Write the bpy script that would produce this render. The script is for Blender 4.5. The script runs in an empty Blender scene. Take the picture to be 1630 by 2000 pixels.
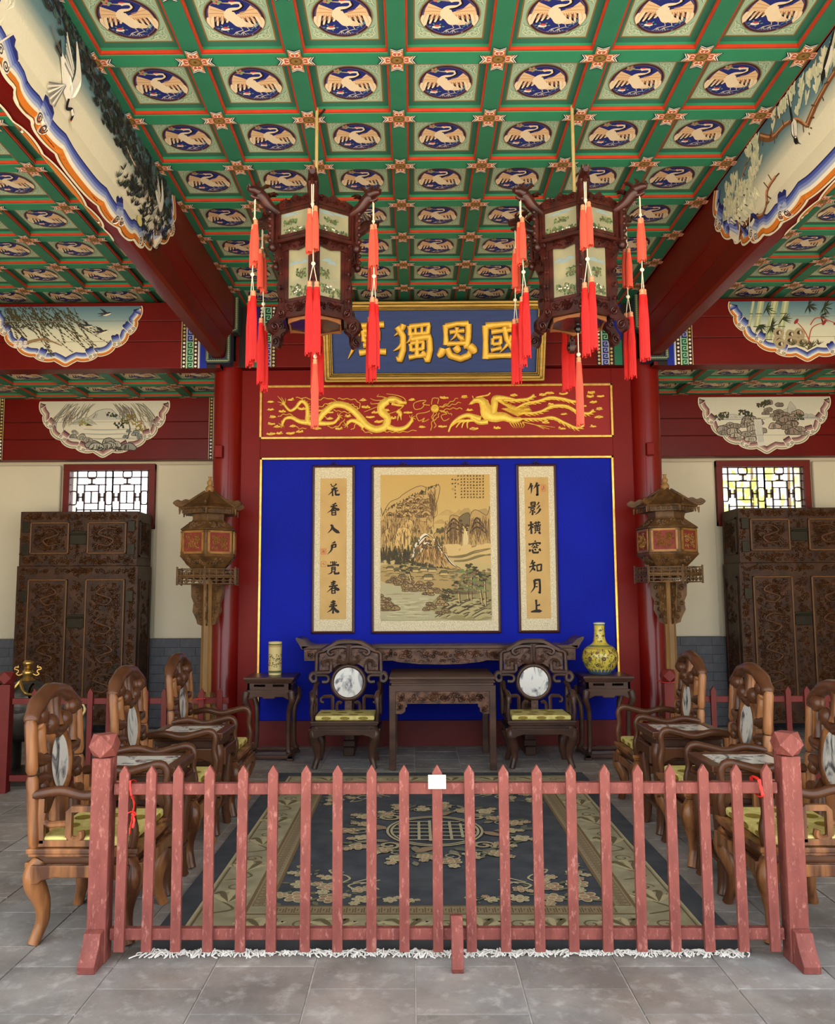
import bpy, bmesh, math, random
from math import sin, cos, pi, radians, atan2, hypot, sqrt
from mathutils import Vector, Matrix

SC = bpy.context.scene
COL = SC.collection
XC = 0.245            # centre line of the hall (camera stands a little left of it)

# ------------------------------------------------------------------ camera
CAM_H, FPX, CXP = 1.5, 1600.0, 793.0
cam_d = bpy.data.cameras.new('camera')
cam_d.sensor_fit = 'HORIZONTAL'
cam_d.sensor_width = 36.0
cam_d.lens = 36.0 * FPX / 1630.0
cam_d.shift_x = (815.0 - CXP) / 1630.0
cam_d.clip_start = 0.05
cam = bpy.data.objects.new('camera', cam_d)
COL.objects.link(cam)
_p, _y, _r = math.atan(164 / 1600.0), radians(-0.5), radians(0.25)
_f = Vector((sin(_y) * cos(_p), cos(_y) * cos(_p), sin(_p)))
_r0 = Vector((cos(_y), -sin(_y), 0)); _u0 = _r0.cross(_f)
_rt = cos(_r) * _r0 - sin(_r) * _u0; _up = sin(_r) * _r0 + cos(_r) * _u0
mw = Matrix((_rt, _up, -_f)).transposed().to_4x4()
mw.translation = Vector((0, 0, CAM_H))
cam.matrix_world = mw
SC.camera = cam

# ------------------------------------------------------------------ world, sun, exposure
W = bpy.data.worlds.new('overcast_sky'); SC.world = W; W.use_nodes = True
_bg = W.node_tree.nodes['Background']
_bg.inputs[0].default_value = (0.93, 0.97, 1.0, 1); _bg.inputs[1].default_value = 1.9
sun_d = bpy.data.lights.new('hazy_sun', 'SUN'); sun_d.energy = 14.0; sun_d.angle = radians(6)
sun_d.color = (1.0, 0.92, 0.78)
sun = bpy.data.objects.new('hazy_sun', sun_d); COL.objects.link(sun)
sun.rotation_euler = (radians(15), 0, radians(30))
SC.view_settings.view_transform = 'Standard'; SC.view_settings.look = 'None'
SC.view_settings.gamma = 1.0; SC.view_settings.use_curve_mapping = False
SC.view_settings.exposure = 0.85
SC.cycles.max_bounces = 8; SC.cycles.diffuse_bounces = 5; SC.cycles.glossy_bounces = 3
SC.cycles.transmission_bounces = 4; SC.cycles.caustics_reflective = False; SC.cycles.caustics_refractive = False

# ------------------------------------------------------------------ colour / materials
def lin(c):
    o = []
    for v in c[:3]:
        v = v / 255.0
        o.append(v / 12.92 if v <= 0.04045 else ((v + 0.055) / 1.055) ** 2.4)
    return o
MATS = {}
def M(name, rgb, rough=0.55, metal=0.0, var=0.12, scale=6.0, bump=0.0, bscale=40.0, coat=0.0, spec=0.3, rgb2=None, stretch=None, edge=(0.3, 0.7)):
    """procedural material: two tones of one colour mixed by noise, optional noise relief"""
    if name in MATS: return MATS[name]
    m = bpy.data.materials.new(name); m.use_nodes = True; MATS[name] = m
    n = m.node_tree.nodes; l = m.node_tree.links; b = n['Principled BSDF']
    c = lin(rgb)
    a = [min(1, x * (1 + var)) for x in c]; d = [x * (1 - var) for x in c]
    if rgb2: d = lin(rgb2)
    tc = n.new('ShaderNodeTexCoord'); src = tc.outputs['Object']
    if stretch:
        mp = n.new('ShaderNodeMapping'); mp.inputs['Scale'].default_value = stretch
        l.new(src, mp.inputs[0]); src = mp.outputs[0]
    nz = n.new('ShaderNodeTexNoise'); nz.inputs['Scale'].default_value = scale; nz.inputs['Detail'].default_value = 5
    l.new(src, nz.inputs['Vector'])
    rp = n.new('ShaderNodeValToRGB')
    rp.color_ramp.elements[0].position = edge[0]; rp.color_ramp.elements[1].position = edge[1]
    rp.color_ramp.elements[0].color = d + [1]; rp.color_ramp.elements[1].color = a + [1]
    l.new(nz.outputs[0], rp.inputs[0]); l.new(rp.outputs[0], b.inputs['Base Color'])
    b.inputs['Roughness'].default_value = rough; b.inputs['Metallic'].default_value = metal
    b.inputs['Specular IOR Level'].default_value = spec; b.inputs['Coat Weight'].default_value = coat
    b.inputs['Coat Roughness'].default_value = 0.15
    if bump:
        nb = n.new('ShaderNodeTexNoise'); nb.inputs['Scale'].default_value = bscale; nb.inputs['Detail'].default_value = 4
        l.new(src, nb.inputs['Vector'])
        bp = n.new('ShaderNodeBump'); bp.inputs['Strength'].default_value = bump; bp.inputs['Distance'].default_value = 0.01
        l.new(nb.outputs[0], bp.inputs['Height']); l.new(bp.outputs[0], b.inputs['Normal'])
    return m
def PAINT(name='pigment', rough=0.6, spec=0.3, grain=0.05):
    """flat painted colours carried by the mesh"""
    if name in MATS: return MATS[name]
    m = bpy.data.materials.new(name); m.use_nodes = True; MATS[name] = m
    n = m.node_tree.nodes; l = m.node_tree.links; b = n['Principled BSDF']
    at = n.new('ShaderNodeVertexColor'); at.layer_name = 'Col'
    nz = n.new('ShaderNodeTexNoise'); nz.inputs['Scale'].default_value = 60
    tc = n.new('ShaderNodeTexCoord'); l.new(tc.outputs['Object'], nz.inputs['Vector'])
    mr = n.new('ShaderNodeMapRange'); mr.inputs['To Min'].default_value = 1 - grain; mr.inputs['To Max'].default_value = 1 + grain
    l.new(nz.outputs[0], mr.inputs['Value'])
    mx = n.new('ShaderNodeMix'); mx.data_type = 'RGBA'; mx.blend_type = 'MULTIPLY'; mx.inputs['Factor'].default_value = 1
    l.new(at.outputs[0], mx.inputs['A']); l.new(mr.outputs[0], mx.inputs['B']); l.new(mx.outputs['Result'], b.inputs['Base Color'])
    b.inputs['Roughness'].default_value = rough; b.inputs['Specular IOR Level'].default_value = spec
    return m

# ------------------------------------------------------------------ geometry helpers
def catmull(p, n=8, closed=False):
    p = [tuple(q) for q in p]; L = len(p); out = []
    rng = range(L if closed else L - 1)
    for i in rng:
        if closed: a, b, c, d = p[(i - 1) % L], p[i], p[(i + 1) % L], p[(i + 2) % L]
        else: a, b, c, d = p[max(i - 1, 0)], p[i], p[i + 1], p[min(i + 2, L - 1)]
        for k in range(n):
            t = k / n
            out.append(tuple(0.5 * (2 * b[j] + (c[j] - a[j]) * t + (2 * a[j] - 5 * b[j] + 4 * c[j] - d[j]) * t * t + (3 * b[j] - a[j] - 3 * c[j] + d[j]) * t ** 3) for j in range(len(b))))
    if not closed: out.append(p[-1])
    return out
def lerp(a, b, t): return a + (b - a) * t
def arc(cx, cy, r, a0, a1, n=10, ry=None):
    ry = r if ry is None else ry
    return [(cx + r * cos(radians(lerp(a0, a1, i / n))), cy + ry * sin(radians(lerp(a0, a1, i / n)))) for i in range(n + 1)]
def spiral(cx, cy, r0, r1, a0, turns, n=18):
    return [(cx + lerp(r0, r1, i / n) * cos(a0 + turns * 2 * pi * i / n), cy + lerp(r0, r1, i / n) * sin(a0 + turns * 2 * pi * i / n)) for i in range(n + 1)]

class Frame:
    """flat drawing board: (u, v, lift) -> scene point"""
    def __init__(s, o, u, v): s.o = Vector(o); s.u = Vector(u); s.v = Vector(v); s.n = s.u.cross(s.v).normalized()
    def __call__(s, u, v, h=0.0): return s.o + s.u * u + s.v * v + s.n * h

class MB:
    def __init__(s): s.v = []; s.f = []; s.m = []; s.c = []; s.T = None; s.mi = 0; s.col = None
    def add(s, vs, fs, col=None):
        k = len(s.v)
        for p in vs:
            p = Vector(p)
            s.v.append(tuple(s.T @ p) if s.T else tuple(p))
        for f in fs: s.f.append(tuple(k + i for i in f)); s.m.append(s.mi); s.c.append(col if col is not None else s.col)
        return s
    def box(s, x0, x1, y0, y1, z0, z1):
        return s.add([(x0, y0, z0), (x1, y0, z0), (x1, y1, z0), (x0, y1, z0), (x0, y0, z1), (x1, y0, z1), (x1, y1, z1), (x0, y1, z1)],
                     [(3, 2, 1, 0), (4, 5, 6, 7), (0, 1, 5, 4), (1, 2, 6, 5), (2, 3, 7, 6), (3, 0, 4, 7)])
    def frustum(s, b, z0, t, z1):   # b,t = (x0,x1,y0,y1)
        return s.add([(b[0], b[2], z0), (b[1], b[2], z0), (b[1], b[3], z0), (b[0], b[3], z0), (t[0], t[2], z1), (t[1], t[2], z1), (t[1], t[3], z1), (t[0], t[3], z1)],
                     [(3, 2, 1, 0), (4, 5, 6, 7), (0, 1, 5, 4), (1, 2, 6, 5), (2, 3, 7, 6), (3, 0, 4, 7)])
    def prism(s, poly, F, h0, h1):
        """extrude 2-D outline on frame F between lifts"""
        n = len(poly)
        ar = sum(poly[i][0] * poly[(i + 1) % n][1] - poly[(i + 1) % n][0] * poly[i][1] for i in range(n))
        if ar < 0: poly = list(reversed(poly))
        vs = [F(u, v, h0) for u, v in poly] + [F(u, v, h1) for u, v in poly]
        fs = [tuple(reversed(range(n))), tuple(range(n, 2 * n))] + [(i, (i + 1) % n, n + (i + 1) % n, n + i) for i in range(n)]
        return s.add(vs, fs)
    def lathe(s, prof, n=24, c=(0, 0, 0), a0=0.0, sx=1.0, sy=1.0):
        vs = []; fs = []; L = len(prof)
        for i in range(n):
            a = a0 + 2 * pi * i / n
            for r, z in prof: vs.append((c[0] + sx * r * cos(a), c[1] + sy * r * sin(a), c[2] + z))
        for i in range(n):
            j = (i + 1) % n
            for k in range(L - 1): fs.append((i * L + k, j * L + k, j * L + k + 1, i * L + k + 1))
        if prof[0][0] > 1e-5: fs.append(tuple(reversed([i * L for i in range(n)])))
        if prof[-1][0] > 1e-5: fs.append(tuple(i * L + L - 1 for i in range(n)))
        return s.add(vs, fs)
    def ball(s, c, r, n=12, sx=1, sy=1, sz=1):
        m = max(4, n // 2)
        return s.lathe([(max(1e-6, r * sin(pi * k / m)), -sz * r * cos(pi * k / m)) for k in range(m + 1)], n, c, 0, sx, sy)
    def tube(s, pts, rad, n=8, flat=1.0, caps=True, ref=None, a0=None):
        """round bar along 3-D points; rad number or list; flat squeezes one axis"""
        P = [Vector(p) for p in pts]; L = len(P)
        R = rad if isinstance(rad, (list, tuple)) else [rad] * L
        vs = []; fs = []; N = Vector(ref) if ref else None
        for i in range(L):
            t = (P[min(i + 1, L - 1)] - P[max(i - 1, 0)])
            t = t.normalized() if t.length > 1e-9 else Vector((0, 0, 1))
            if N is None:
                N = t.cross(Vector((0, 0, 1)) if abs(t.z) < 0.9 else Vector((0, 1, 0)))
            N = (N - t * N.dot(t)); N = N.normalized() if N.length > 1e-9 else t.orthogonal().normalized()
            B = t.cross(N)
            for k in range(n):
                a = 2 * pi * k / n + (pi / n if a0 is None else a0)
                vs.append(P[i] + N * (R[i] * cos(a)) + B * (R[i] * flat * sin(a)))
        for i in range(L - 1):
            for k in range(n):
                j = (k + 1) % n
                fs.append((i * n + k, i * n + j, (i + 1) * n + j, (i + 1) * n + k))
        if caps: fs.append(tuple(reversed(range(n)))); fs.append(tuple((L - 1) * n + k for k in range(n)))
        return s.add(vs, fs)
    def band(s, pts, wid, h, F, prof=((-1, 0), (-0.62, 0.8), (0, 1), (0.62, 0.8), (1, 0)), col=None):
        """raised moulding along a 2-D path on frame F (wid = half width, number or list)"""
        L = len(pts); Wd = wid if isinstance(wid, (list, tuple)) else [wid] * L
        vs = []; fs = []; K = len(prof)
        for i in range(L):
            a = pts[max(i - 1, 0)]; b = pts[min(i + 1, L - 1)]
            dx, dy = b[0] - a[0], b[1] - a[1]; q = hypot(dx, dy) or 1
            nx, ny = dy / q, -dx / q
            for o, hh in prof:
                vs.append(F(pts[i][0] - nx * o * Wd[i], pts[i][1] - ny * o * Wd[i], hh * h * min(1, (Wd[i] / max(Wd)) ** 0.5 if max(Wd) > 0 else 0)))
        for i in range(L - 1):
            for k in range(K - 1): fs.append((i * K + k + 1, i * K + k, (i + 1) * K + k, (i + 1) * K + k + 1))
        return s.add(vs, fs, col)
    def build(s, name, mats=None, parent=None, smooth=None, bevel=0, seg=2):
        me = bpy.data.meshes.new(name); me.from_pydata(s.v, [], s.f)
        for m in (mats if isinstance(mats, (list, tuple)) else [mats]): me.materials.append(m)
        if any(s.m): me.polygons.foreach_set('material_index', s.m)
        if any(c is not None for c in s.c):
            at = me.color_attributes.new('Col', 'FLOAT_COLOR', 'CORNER'); buf = []
            for p in me.polygons:
                c = s.c[p.index]
                if c and isinstance(c[0], (list, tuple)):
                    for q in c: buf += [q[0], q[1], q[2], 1.0]
                else: buf += ([c[0], c[1], c[2], 1.0] if c else [1, 1, 1, 1]) * p.loop_total
            at.data.foreach_set('color', buf)
        if smooth:
            me.polygons.foreach_set('use_smooth', [True] * len(me.polygons))
            me.set_sharp_from_angle(angle=radians(smooth))
        o = bpy.data.objects.new(name, me); COL.objects.link(o)
        if parent: o.parent = parent
        if bevel:
            b = o.modifiers.new('edge', 'BEVEL'); b.width = bevel; b.segments = seg; b.limit_method = 'ANGLE'; b.angle_limit = radians(40); b.harden_normals = False
        return o
def tag(o, label=None, cat=None, group=None, kind=None):
    if label: o['label'] = label
    if cat: o['category'] = cat
    if group: o['group'] = group
    if kind: o['kind'] = kind
    return o
def thing(name, label, cat, loc=(0, 0, 0), rz=0.0, group=None):
    o = bpy.data.objects.new(name, None); COL.objects.link(o); o.empty_display_size = 0.1
    o.location = loc; o.rotation_euler = (0, 0, rz)
    return tag(o, label, cat, group)
def inst(src, name, parent, loc=(0, 0, 0), rz=0.0, scale=None):
    """another object with the same mesh"""
    o = bpy.data.objects.new(name, src.data); COL.objects.link(o); o.parent = parent
    o.location = loc; o.rotation_euler = (0, 0, rz)
    if scale: o.scale = scale
    for md in src.modifiers:
        if md.type == 'BEVEL':
            b = o.modifiers.new('edge', 'BEVEL'); b.width = md.width; b.segments = md.segments; b.limit_method = 'ANGLE'; b.angle_limit = md.angle_limit
    return o
def dup(root, loc, rz=0.0, label=None, group=None, parent=None):
    r = root.copy(); COL.objects.link(r); r.location = loc; r.rotation_euler = (0, 0, rz); r.parent = parent
    if label: r['label'] = label
    if group: r['group'] = group
    def rec(a, b):
        for ch in list(a.children):
            c = ch.copy(); COL.objects.link(c); c.parent = b; rec(ch, c)
    rec(root, r)
    return r

class Painter(MB):
    """coloured flat shapes, each lifted a hair above the last"""
    def __init__(s, F, step=1.2e-5, base=0.0004): super().__init__(); s.F = F; s.h = base; s.step = step
    def poly(s, pts, rgb, raw=False):
        s.h += s.step; n = len(pts)
        if n < 3: return
        ar = sum(pts[i][0] * pts[(i + 1) % n][1] - pts[(i + 1) % n][0] * pts[i][1] for i in range(n))
        if ar < 0: pts = list(reversed(pts))
        s.add([s.F(p[0], p[1], s.h) for p in pts], [tuple(range(n))], lin(rgb))
    def line(s, pts, w, rgb):
        """brush line; w half width (number or list)"""
        L = len(pts)
        if L < 2: return
        s.h += s.step
        Wd = w if isinstance(w, (list, tuple)) else [w] * L
        vs = []; fs = []
        for i in range(L):
            a = pts[max(i - 1, 0)]; b = pts[min(i + 1, L - 1)]
            dx, dy = b[0] - a[0], b[1] - a[1]; q = hypot(dx, dy) or 1
            nx, ny = dy / q * Wd[i], -dx / q * Wd[i]
            vs.append(s.F(pts[i][0] - nx, pts[i][1] - ny, s.h)); vs.append(s.F(pts[i][0] + nx, pts[i][1] + ny, s.h))
        for i in range(L - 1): fs.append((2 * i + 1, 2 * i + 3, 2 * i + 2, 2 * i))
        s.add(vs, fs, lin(rgb))
    def taper(s, pts, w, rgb, n=5, tip=0.15):
        c = catmull(pts, n) if len(pts) > 2 else [tuple(lerp(pts[0][k], pts[1][k], i / 4) for k in (0, 1)) for i in range(5)]
        L = len(c)
        s.line(c, [w * max(tip, sin(pi * min(0.95, 0.12 + 0.83 * i / (L - 1))) ** 0.7) for i in range(L)], rgb)
    def disc(s, cx, cy, rx, ry, rgb, n=20, rot=0.0):
        c, q = cos(rot), sin(rot)
        s.poly([(cx + rx * cos(a) * c - ry * sin(a) * q, cy + rx * cos(a) * q + ry * sin(a) * c) for a in [2 * pi * k / n for k in range(n)]], rgb)
    def grad(s, x0, x1, y0, y1, stops, n=10):
        """vertical blend between colours: stops [(t, rgb)] from y0 to y1"""
        s.h += s.step
        def at(t):
            for (a, ca), (b, cb) in zip(stops, stops[1:]):
                if t <= b: k = (t - a) / (b - a) if b > a else 0; return [lerp(p, q, k) for p, q in zip(lin(ca), lin(cb))]
            return lin(stops[-1][1])
        for i in range(n):
            a, b = i / n, (i + 1) / n
            ca, cb = at(a), at(b)
            s.add([s.F(x0, lerp(y0, y1, a), s.h), s.F(x1, lerp(y0, y1, a), s.h), s.F(x1, lerp(y0, y1, b), s.h), s.F(x0, lerp(y0, y1, b), s.h)], [(0, 1, 2, 3)], [ca, ca, cb, cb])

# ------------------------------------------------------------------ shared materials
RED = M('red_lacquer', (116, 12, 6), 0.45, var=0.1, scale=3, spec=0.16, coat=0.02, bump=0.04, bscale=25)
RED_DK = M('red_lacquer_beam', (104, 13, 7), 0.38, var=0.12, scale=2.5, spec=0.2, coat=0.06, bump=0.05, bscale=18)
GOLDL = M('gilt_moulding', (214, 170, 84), 0.32, 0.75, var=0.2, scale=20)
GOLD = M('gold_leaf', (250, 208, 90), 0.42, 0.25, var=0.12, scale=30, bump=0.25, bscale=160)
PIG = PAINT()
# ================================================================== SETTING
def stone_mat():
    m = bpy.data.materials.new('grey_floor_stone'); m.use_nodes = True; MATS['stone'] = m
    n = m.node_tree.nodes; l = m.node_tree.links; b = n['Principled BSDF']
    g = n.new('ShaderNodeNewGeometry'); oi = n.new('ShaderNodeObjectInfo')
    def noise(sc, det=6):
        q = n.new('ShaderNodeTexNoise'); q.inputs['Scale'].default_value = sc; q.inputs['Detail'].default_value = det; q.inputs['Roughness'].default_value = 0.65
        l.new(g.outputs['Position'], q.inputs['Vector']); return q
    def ramp(src, a, ca, bb, cb):
        r = n.new('ShaderNodeValToRGB'); r.color_ramp.elements[0].position = a; r.color_ramp.elements[1].position = bb
        r.color_ramp.elements[0].color = lin(ca) + [1]; r.color_ramp.elements[1].color = lin(cb) + [1]; l.new(src, r.inputs[0]); return r
    def mix(f, a, c, mode='MIX'):
        x = n.new('ShaderNodeMix'); x.data_type = 'RGBA'; x.blend_type = mode
        if isinstance(f, float): x.inputs['Factor'].default_value = f
        else: l.new(f, x.inputs['Factor'])
        l.new(a, x.inputs['A'])
        if isinstance(c, tuple): x.inputs['B'].default_value = (*c, 1)
        else: l.new(c, x.inputs['B'])
        return x.outputs['Result']
    base = ramp(noise(2.2).outputs[0], 0.35, (118, 112, 109), 0.66, (156, 151, 148)).outputs[0]
    warm = ramp(noise(0.9, 3).outputs[0], 0.4, (255, 246, 240), 0.65, (240, 246, 250)).outputs[0]
    c = mix(1.0, base, warm, 'MULTIPLY')
    dust = ramp(noise(11, 9).outputs[0], 0.52, (0, 0, 0), 0.68, (150, 150, 150)).outputs[0]
    c = mix(dust, c, tuple(lin((212, 208, 204))))
    dirt = ramp(noise(7).outputs[0], 0.6, (0, 0, 0), 0.76, (170, 170, 170)).outputs[0]
    c = mix(dirt, c, tuple(lin((104, 95, 90))))
    mr = n.new('ShaderNodeMapRange'); mr.inputs['To Min'].default_value = 0.86; mr.inputs['To Max'].default_value = 1.12
    l.new(oi.outputs['Random'], mr.inputs['Value'])
    c = mix(1.0, c, mr.outputs[0], 'MULTIPLY')
    l.new(c, b.inputs['Base Color']); b.inputs['Roughness'].default_value = 0.62
    bp = n.new('ShaderNodeBump'); bp.inputs['Strength'].default_value = 0.25; bp.inputs['Distance'].default_value = 0.006
    l.new(noise(30).outputs[0], bp.inputs['Height']); l.new(bp.outputs[0], b.inputs['Normal'])
    return m
STONE = stone_mat()
MORTAR = M('pale_mortar', (196, 190, 184), 0.9, var=0.25, scale=9)
XL, XR, YB, YF = XC - 5.6, XC + 5.6, 9.62, 2.45

floor = tag(MB().box(XL - 0.3, XR + 0.3, -1.6, YB + 0.3, -0.2, -0.006).build('floor', MORTAR), kind='structure')
tag(MB().box(-40, 40, -40, -1.7, -0.4, -0.25).build('ground', M('bounce_paving', (190, 176, 152), 0.8, var=0.1, scale=1.5)), kind='structure')  # unseen paving added outside, pale and warm to bounce light onto the ceiling
TW, TL = 0.41, 0.385
_tiles = []
for i in range(-14, 15):
    off = (TL / 2 if i % 2 else 0.0) + 0.04
    for j in range(-4, 26):
        x0, y0 = i * TW, j * TL + off
        if x0 < XL or x0 + TW > XR or y0 + TL > YB or y0 < -1.5: continue
        _tiles.append((x0, y0))
def tile_mb(mb, x, y, w=TW, l=TL):
    g = 0.0022
    return mb.frustum((x + g, x + w - g, y + g, y + l - g), -0.012, (x + g + 0.002, x + w - g - 0.002, y + g + 0.002, y + l - g - 0.002), 0.0)
def in_view(x, y): return y > 2.6 and abs(x - 0.05) < y * 0.56 + 0.3
near = sorted([t for t in _tiles if in_view(t[0] + TW / 2, t[1] + TL / 2)], key=lambda t: (t[1], abs(t[0])))
keep = set(near[:290])
first = None
for t in near[:290]:
    if first is None:
        first = tile_mb(MB(), 0, 0).build('tile', STONE, floor); first.location = (t[0], t[1], 0)
    else: inst(first, 'tile', floor, (t[0], t[1], 0))
mb = MB()
for t in _tiles:
    if t not in keep: tile_mb(mb, *t)
tag(mb.build('tile_field', STONE, floor), kind='stuff')

# ---- white walls with grey brick dado
PLASTER = M('cream_plaster', (222, 212, 186), 0.85, var=0.05, scale=1.6, bump=0.05, bscale=12)
BRICK = M('grey_brick', (96, 97, 102), 0.8, var=0.16, scale=7, bump=0.15, bscale=45)
WIN = [(-4.137, -3.05), (3.56, 4.66)]     # window openings in the back wall
WZ0, WZ1 = 2.3, 3.07
mb = MB(); DZ = 1.02
def wallseg(x0, x1, z0, z1): mb.box(x0, x1, YB, YB + 0.3, z0, z1)
wallseg(XL - 0.3, WIN[0][0], DZ, 4.8); wallseg(WIN[0][1], WIN[1][0], DZ, 4.8); wallseg(WIN[1][1], XR + 0.3, DZ, 4.8)
for a, b in WIN: wallseg(a, b, DZ, WZ0); wallseg(a, b, WZ1, 4.8)
wall_back = tag(mb.build('wall_back', PLASTER), kind='structure')
# plaster piers standing proud of the window bays
mb = MB()
for a, b in [(XL, -4.17), (-3.02, XC - 2.0), (XC + 2.2, 3.53), (4.69, XR)]:
    mb.box(a, b, YB - 0.07, YB, DZ, 3.06)
mb.build('plaster_pier', PLASTER, wall_back, bevel=0.02)
for nm, x in (('wall_left', XL), ('wall_right', XR)):
    s = -1 if nm == 'wall_left' else 1
    w = tag(MB().box(min(x, x + s * 0.3), max(x, x + s * 0.3), YF, YB + 0.3, DZ, 4.8).build(nm, PLASTER), kind='structure')
    MB().box(min(x, x + s * 0.28), max(x, x + s * 0.28), YF, YB + 0.3, 0, DZ).build('dado', BRICK, w)
# brick dado of the back wall, course by course
BW, BH = 0.36, 0.1
fb = None
MB().box(XL, XR, YB - 0.06, YB + 0.28, 0, DZ).build('dado_core', M('grey_mortar', (70, 71, 76), 0.9), wall_back)
def brick_at(x0, x1, z):
    global fb
    w = x1 - x0
    if w < 0.05: return
    if fb is None: fb = MB().box(0, 1, 0, 0.02, 0.002, BH - 0.002).build('brick', BRICK, wall_back); o = fb
    else: o = inst(fb, 'brick', wall_back)
    o.location = (x0 + 0.0015, YB - 0.075, z); o.scale = (w - 0.003, 1, 1)
for r in range(10):
    for a, b in [(-4.95, -4.35), (-3.06, XC - 1.95), (XC + 1.95, 3.58)]:
        x = math.floor((a - (r % 2) * BW / 2) / BW) * BW + (r % 2) * BW / 2
        while x < b:
            brick_at(max(a, x), min(b, x + BW), 0.02 + r * BH); x += BW

# ---- lattice windows
WOODRED = M('window_red_wood', (110, 30, 22), 0.45, var=0.12, scale=5)
LATT = M('dark_lattice', (66, 34, 24), 0.5, var=0.15, scale=8)
gm = bpy.data.materials.new('window_glass'); gm.use_nodes = True; MATS['window_glass'] = gm
_n = gm.node_tree.nodes; _b = _n['Principled BSDF']
_b.inputs['Transmission Weight'].default_value = 1; _b.inputs['Roughness'].default_value = 0.05; _b.inputs['IOR'].default_value = 1.05
_b.inputs['Base Color'].default_value = (1, 1, 1, 1)
def lattice_window(idx, x0, x1):
    w = bpy.data.objects.new('window_%d' % idx, None); COL.objects.link(w); tag(w, kind='structure')
    y = YB - 0.02; mb = MB(); fw = 0.075
    mb.box(x0, x0 + fw, y - 0.04, y + 0.08, WZ0, WZ1); mb.box(x1 - fw, x1, y - 0.04, y + 0.08, WZ0, WZ1)
    mb.box(x0, x1, y - 0.045, y + 0.08, WZ1 - 0.075, WZ1); mb.box(x0, x1, y - 0.045, y + 0.08, WZ0, WZ0 + 0.05)
    mb.build('window_frame', WOODRED, w, bevel=0.004)
    MB().box(x0 + fw, x1 - fw, y + 0.045, y + 0.05, WZ0 + 0.05, WZ1 - 0.075).build('pane', gm, w)
    a, b, t = x0 + fw, x1 - fw, WZ1 - 0.075
    W_ = b - a; mb = MB(); r = 0.0055
    def X(u): return a + W_ * u
    def Z(v): return t - 0.083 * v
    def bar(u0, v0, u1, v1, k=1):
        xa, xb, za, zb = X(u0), X(u1), Z(v0), Z(v1)
        mb.box(min(xa, xb) - r * k, max(xa, xb) + r * k, y - 0.005, y + 0.025, min(za, zb) - r * k, max(za, zb) + r * k)
    # pattern unit repeated twice across the opening
    bar(0, 0.02, 1, 0.02)
    for hx in (0.0, 0.45):
        U = lambda c: min(1.0, hx + c)
        for c, v0, v1 in [(.08, 0, 2), (.44, 0, 6.6), (.53, 0, 6.6), (.175, 2, 6.6), (.262, 2.95, 4.65), (.355, 2, 5.6), (.08, 2, 3.2), (.08, 5.3, 6.6), (.262, 5.6, 6.6)]: bar(U(c), v0, U(c), v1)
        for v, c0, c1 in [(.96, 0, .21), (.96, .32, .55), (2, .08, .44), (2.95, .175, .355), (4.65, .175, .355), (5.6, .08, .44), (2, 0, .0), (6.6, 0, .55)]: bar(U(c0), v, U(c1), v)
        for c, v, rx, rz in [(.265, .5, .057, .46), (.035, 3.9, .042, .98), (.485, 3.9, .042, .98)]:
            cx, cz = X(U(c)), Z(v); rx *= W_; rz *= .083
            pts = [(cx + rx * (abs(cos(q)) ** 0.4) * (1 if cos(q) > 0 else -1), y + 0.01, cz + rz * (abs(sin(q)) ** 0.4) * (1 if sin(q) > 0 else -1)) for q in [2 * pi * k / 20 for k in range(21)]]
            mb.tube(pts, 0.008, 6)
        for c, v, vert in [(.265, 1.5, 1), (.128, 3.8, 0), (.4, 3.8, 0)]:
            cx, cz = X(U(c)), Z(v)
            if vert:
                mb.box(cx - .007, cx + .007, y - .008, y + .028, cz - .036, cz + .036)
                for g in (-1, 1): mb.box(cx - .04, cx + .04, y - .008, y + .028, cz + g * .034 - .007, cz + g * .034 + .007)
            else:
                mb.box(cx - .036, cx + .036, y - .008, y + .028, cz - .007, cz + .007)
                for g in (-1, 1): mb.box(cx + g * .03 - .009, cx + g * .03 + .009, y - .008, y + .028, cz - .05, cz + .05)
    for v in (.96, 2, 3.2, 4.7, 5.6): bar(.98, v, 1, v)
    mb.build('lattice', LATT, w)
lattice_window(1, *WIN[0]); lattice_window(2, *WIN[1])
# greenery outside, behind the right window
def hedge():
    random.seed(5); mb = MB()
    for k in range(900):
        p = Vector((random.uniform(2.6, 6.4), random.uniform(11.2, 12.4), random.uniform(0.0, 4.2)))
        a = random.uniform(0, 6.28); s_ = random.uniform(0.06, 0.14)
        d = Vector((cos(a), random.uniform(-.4, .4), sin(a))) * s_; e = Vector((-sin(a), random.uniform(-.4, .4), cos(a))) * s_ * 0.4
        mb.add([p - d, p - e, p + d, p + e], [(0, 1, 2, 3)])
    leafm = M('sunlit_leaf', (206, 214, 120), 0.6, var=0.2, scale=2)
    root = thing('shrub', 'sunlit yellow-green shrub outside the right lattice window', 'shrub', (4.4, 11.8, -0.2))
    o = mb.build('foliage', leafm, root); o.location = (-4.4, -11.8, 0.2)
    mb = MB()
    for k in range(7):
        x = -1.6 + k * 0.53
        mb.tube([(x, 0, 0), (x + .05, .1, 1.2), (x - .08, -.1, 2.6), (x, 0, 3.9)], [.05, .04, .03, .012], 6)
    mb.build('stem', M('shrub_stem', (90, 70, 50), 0.8), root)
hedge()

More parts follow.
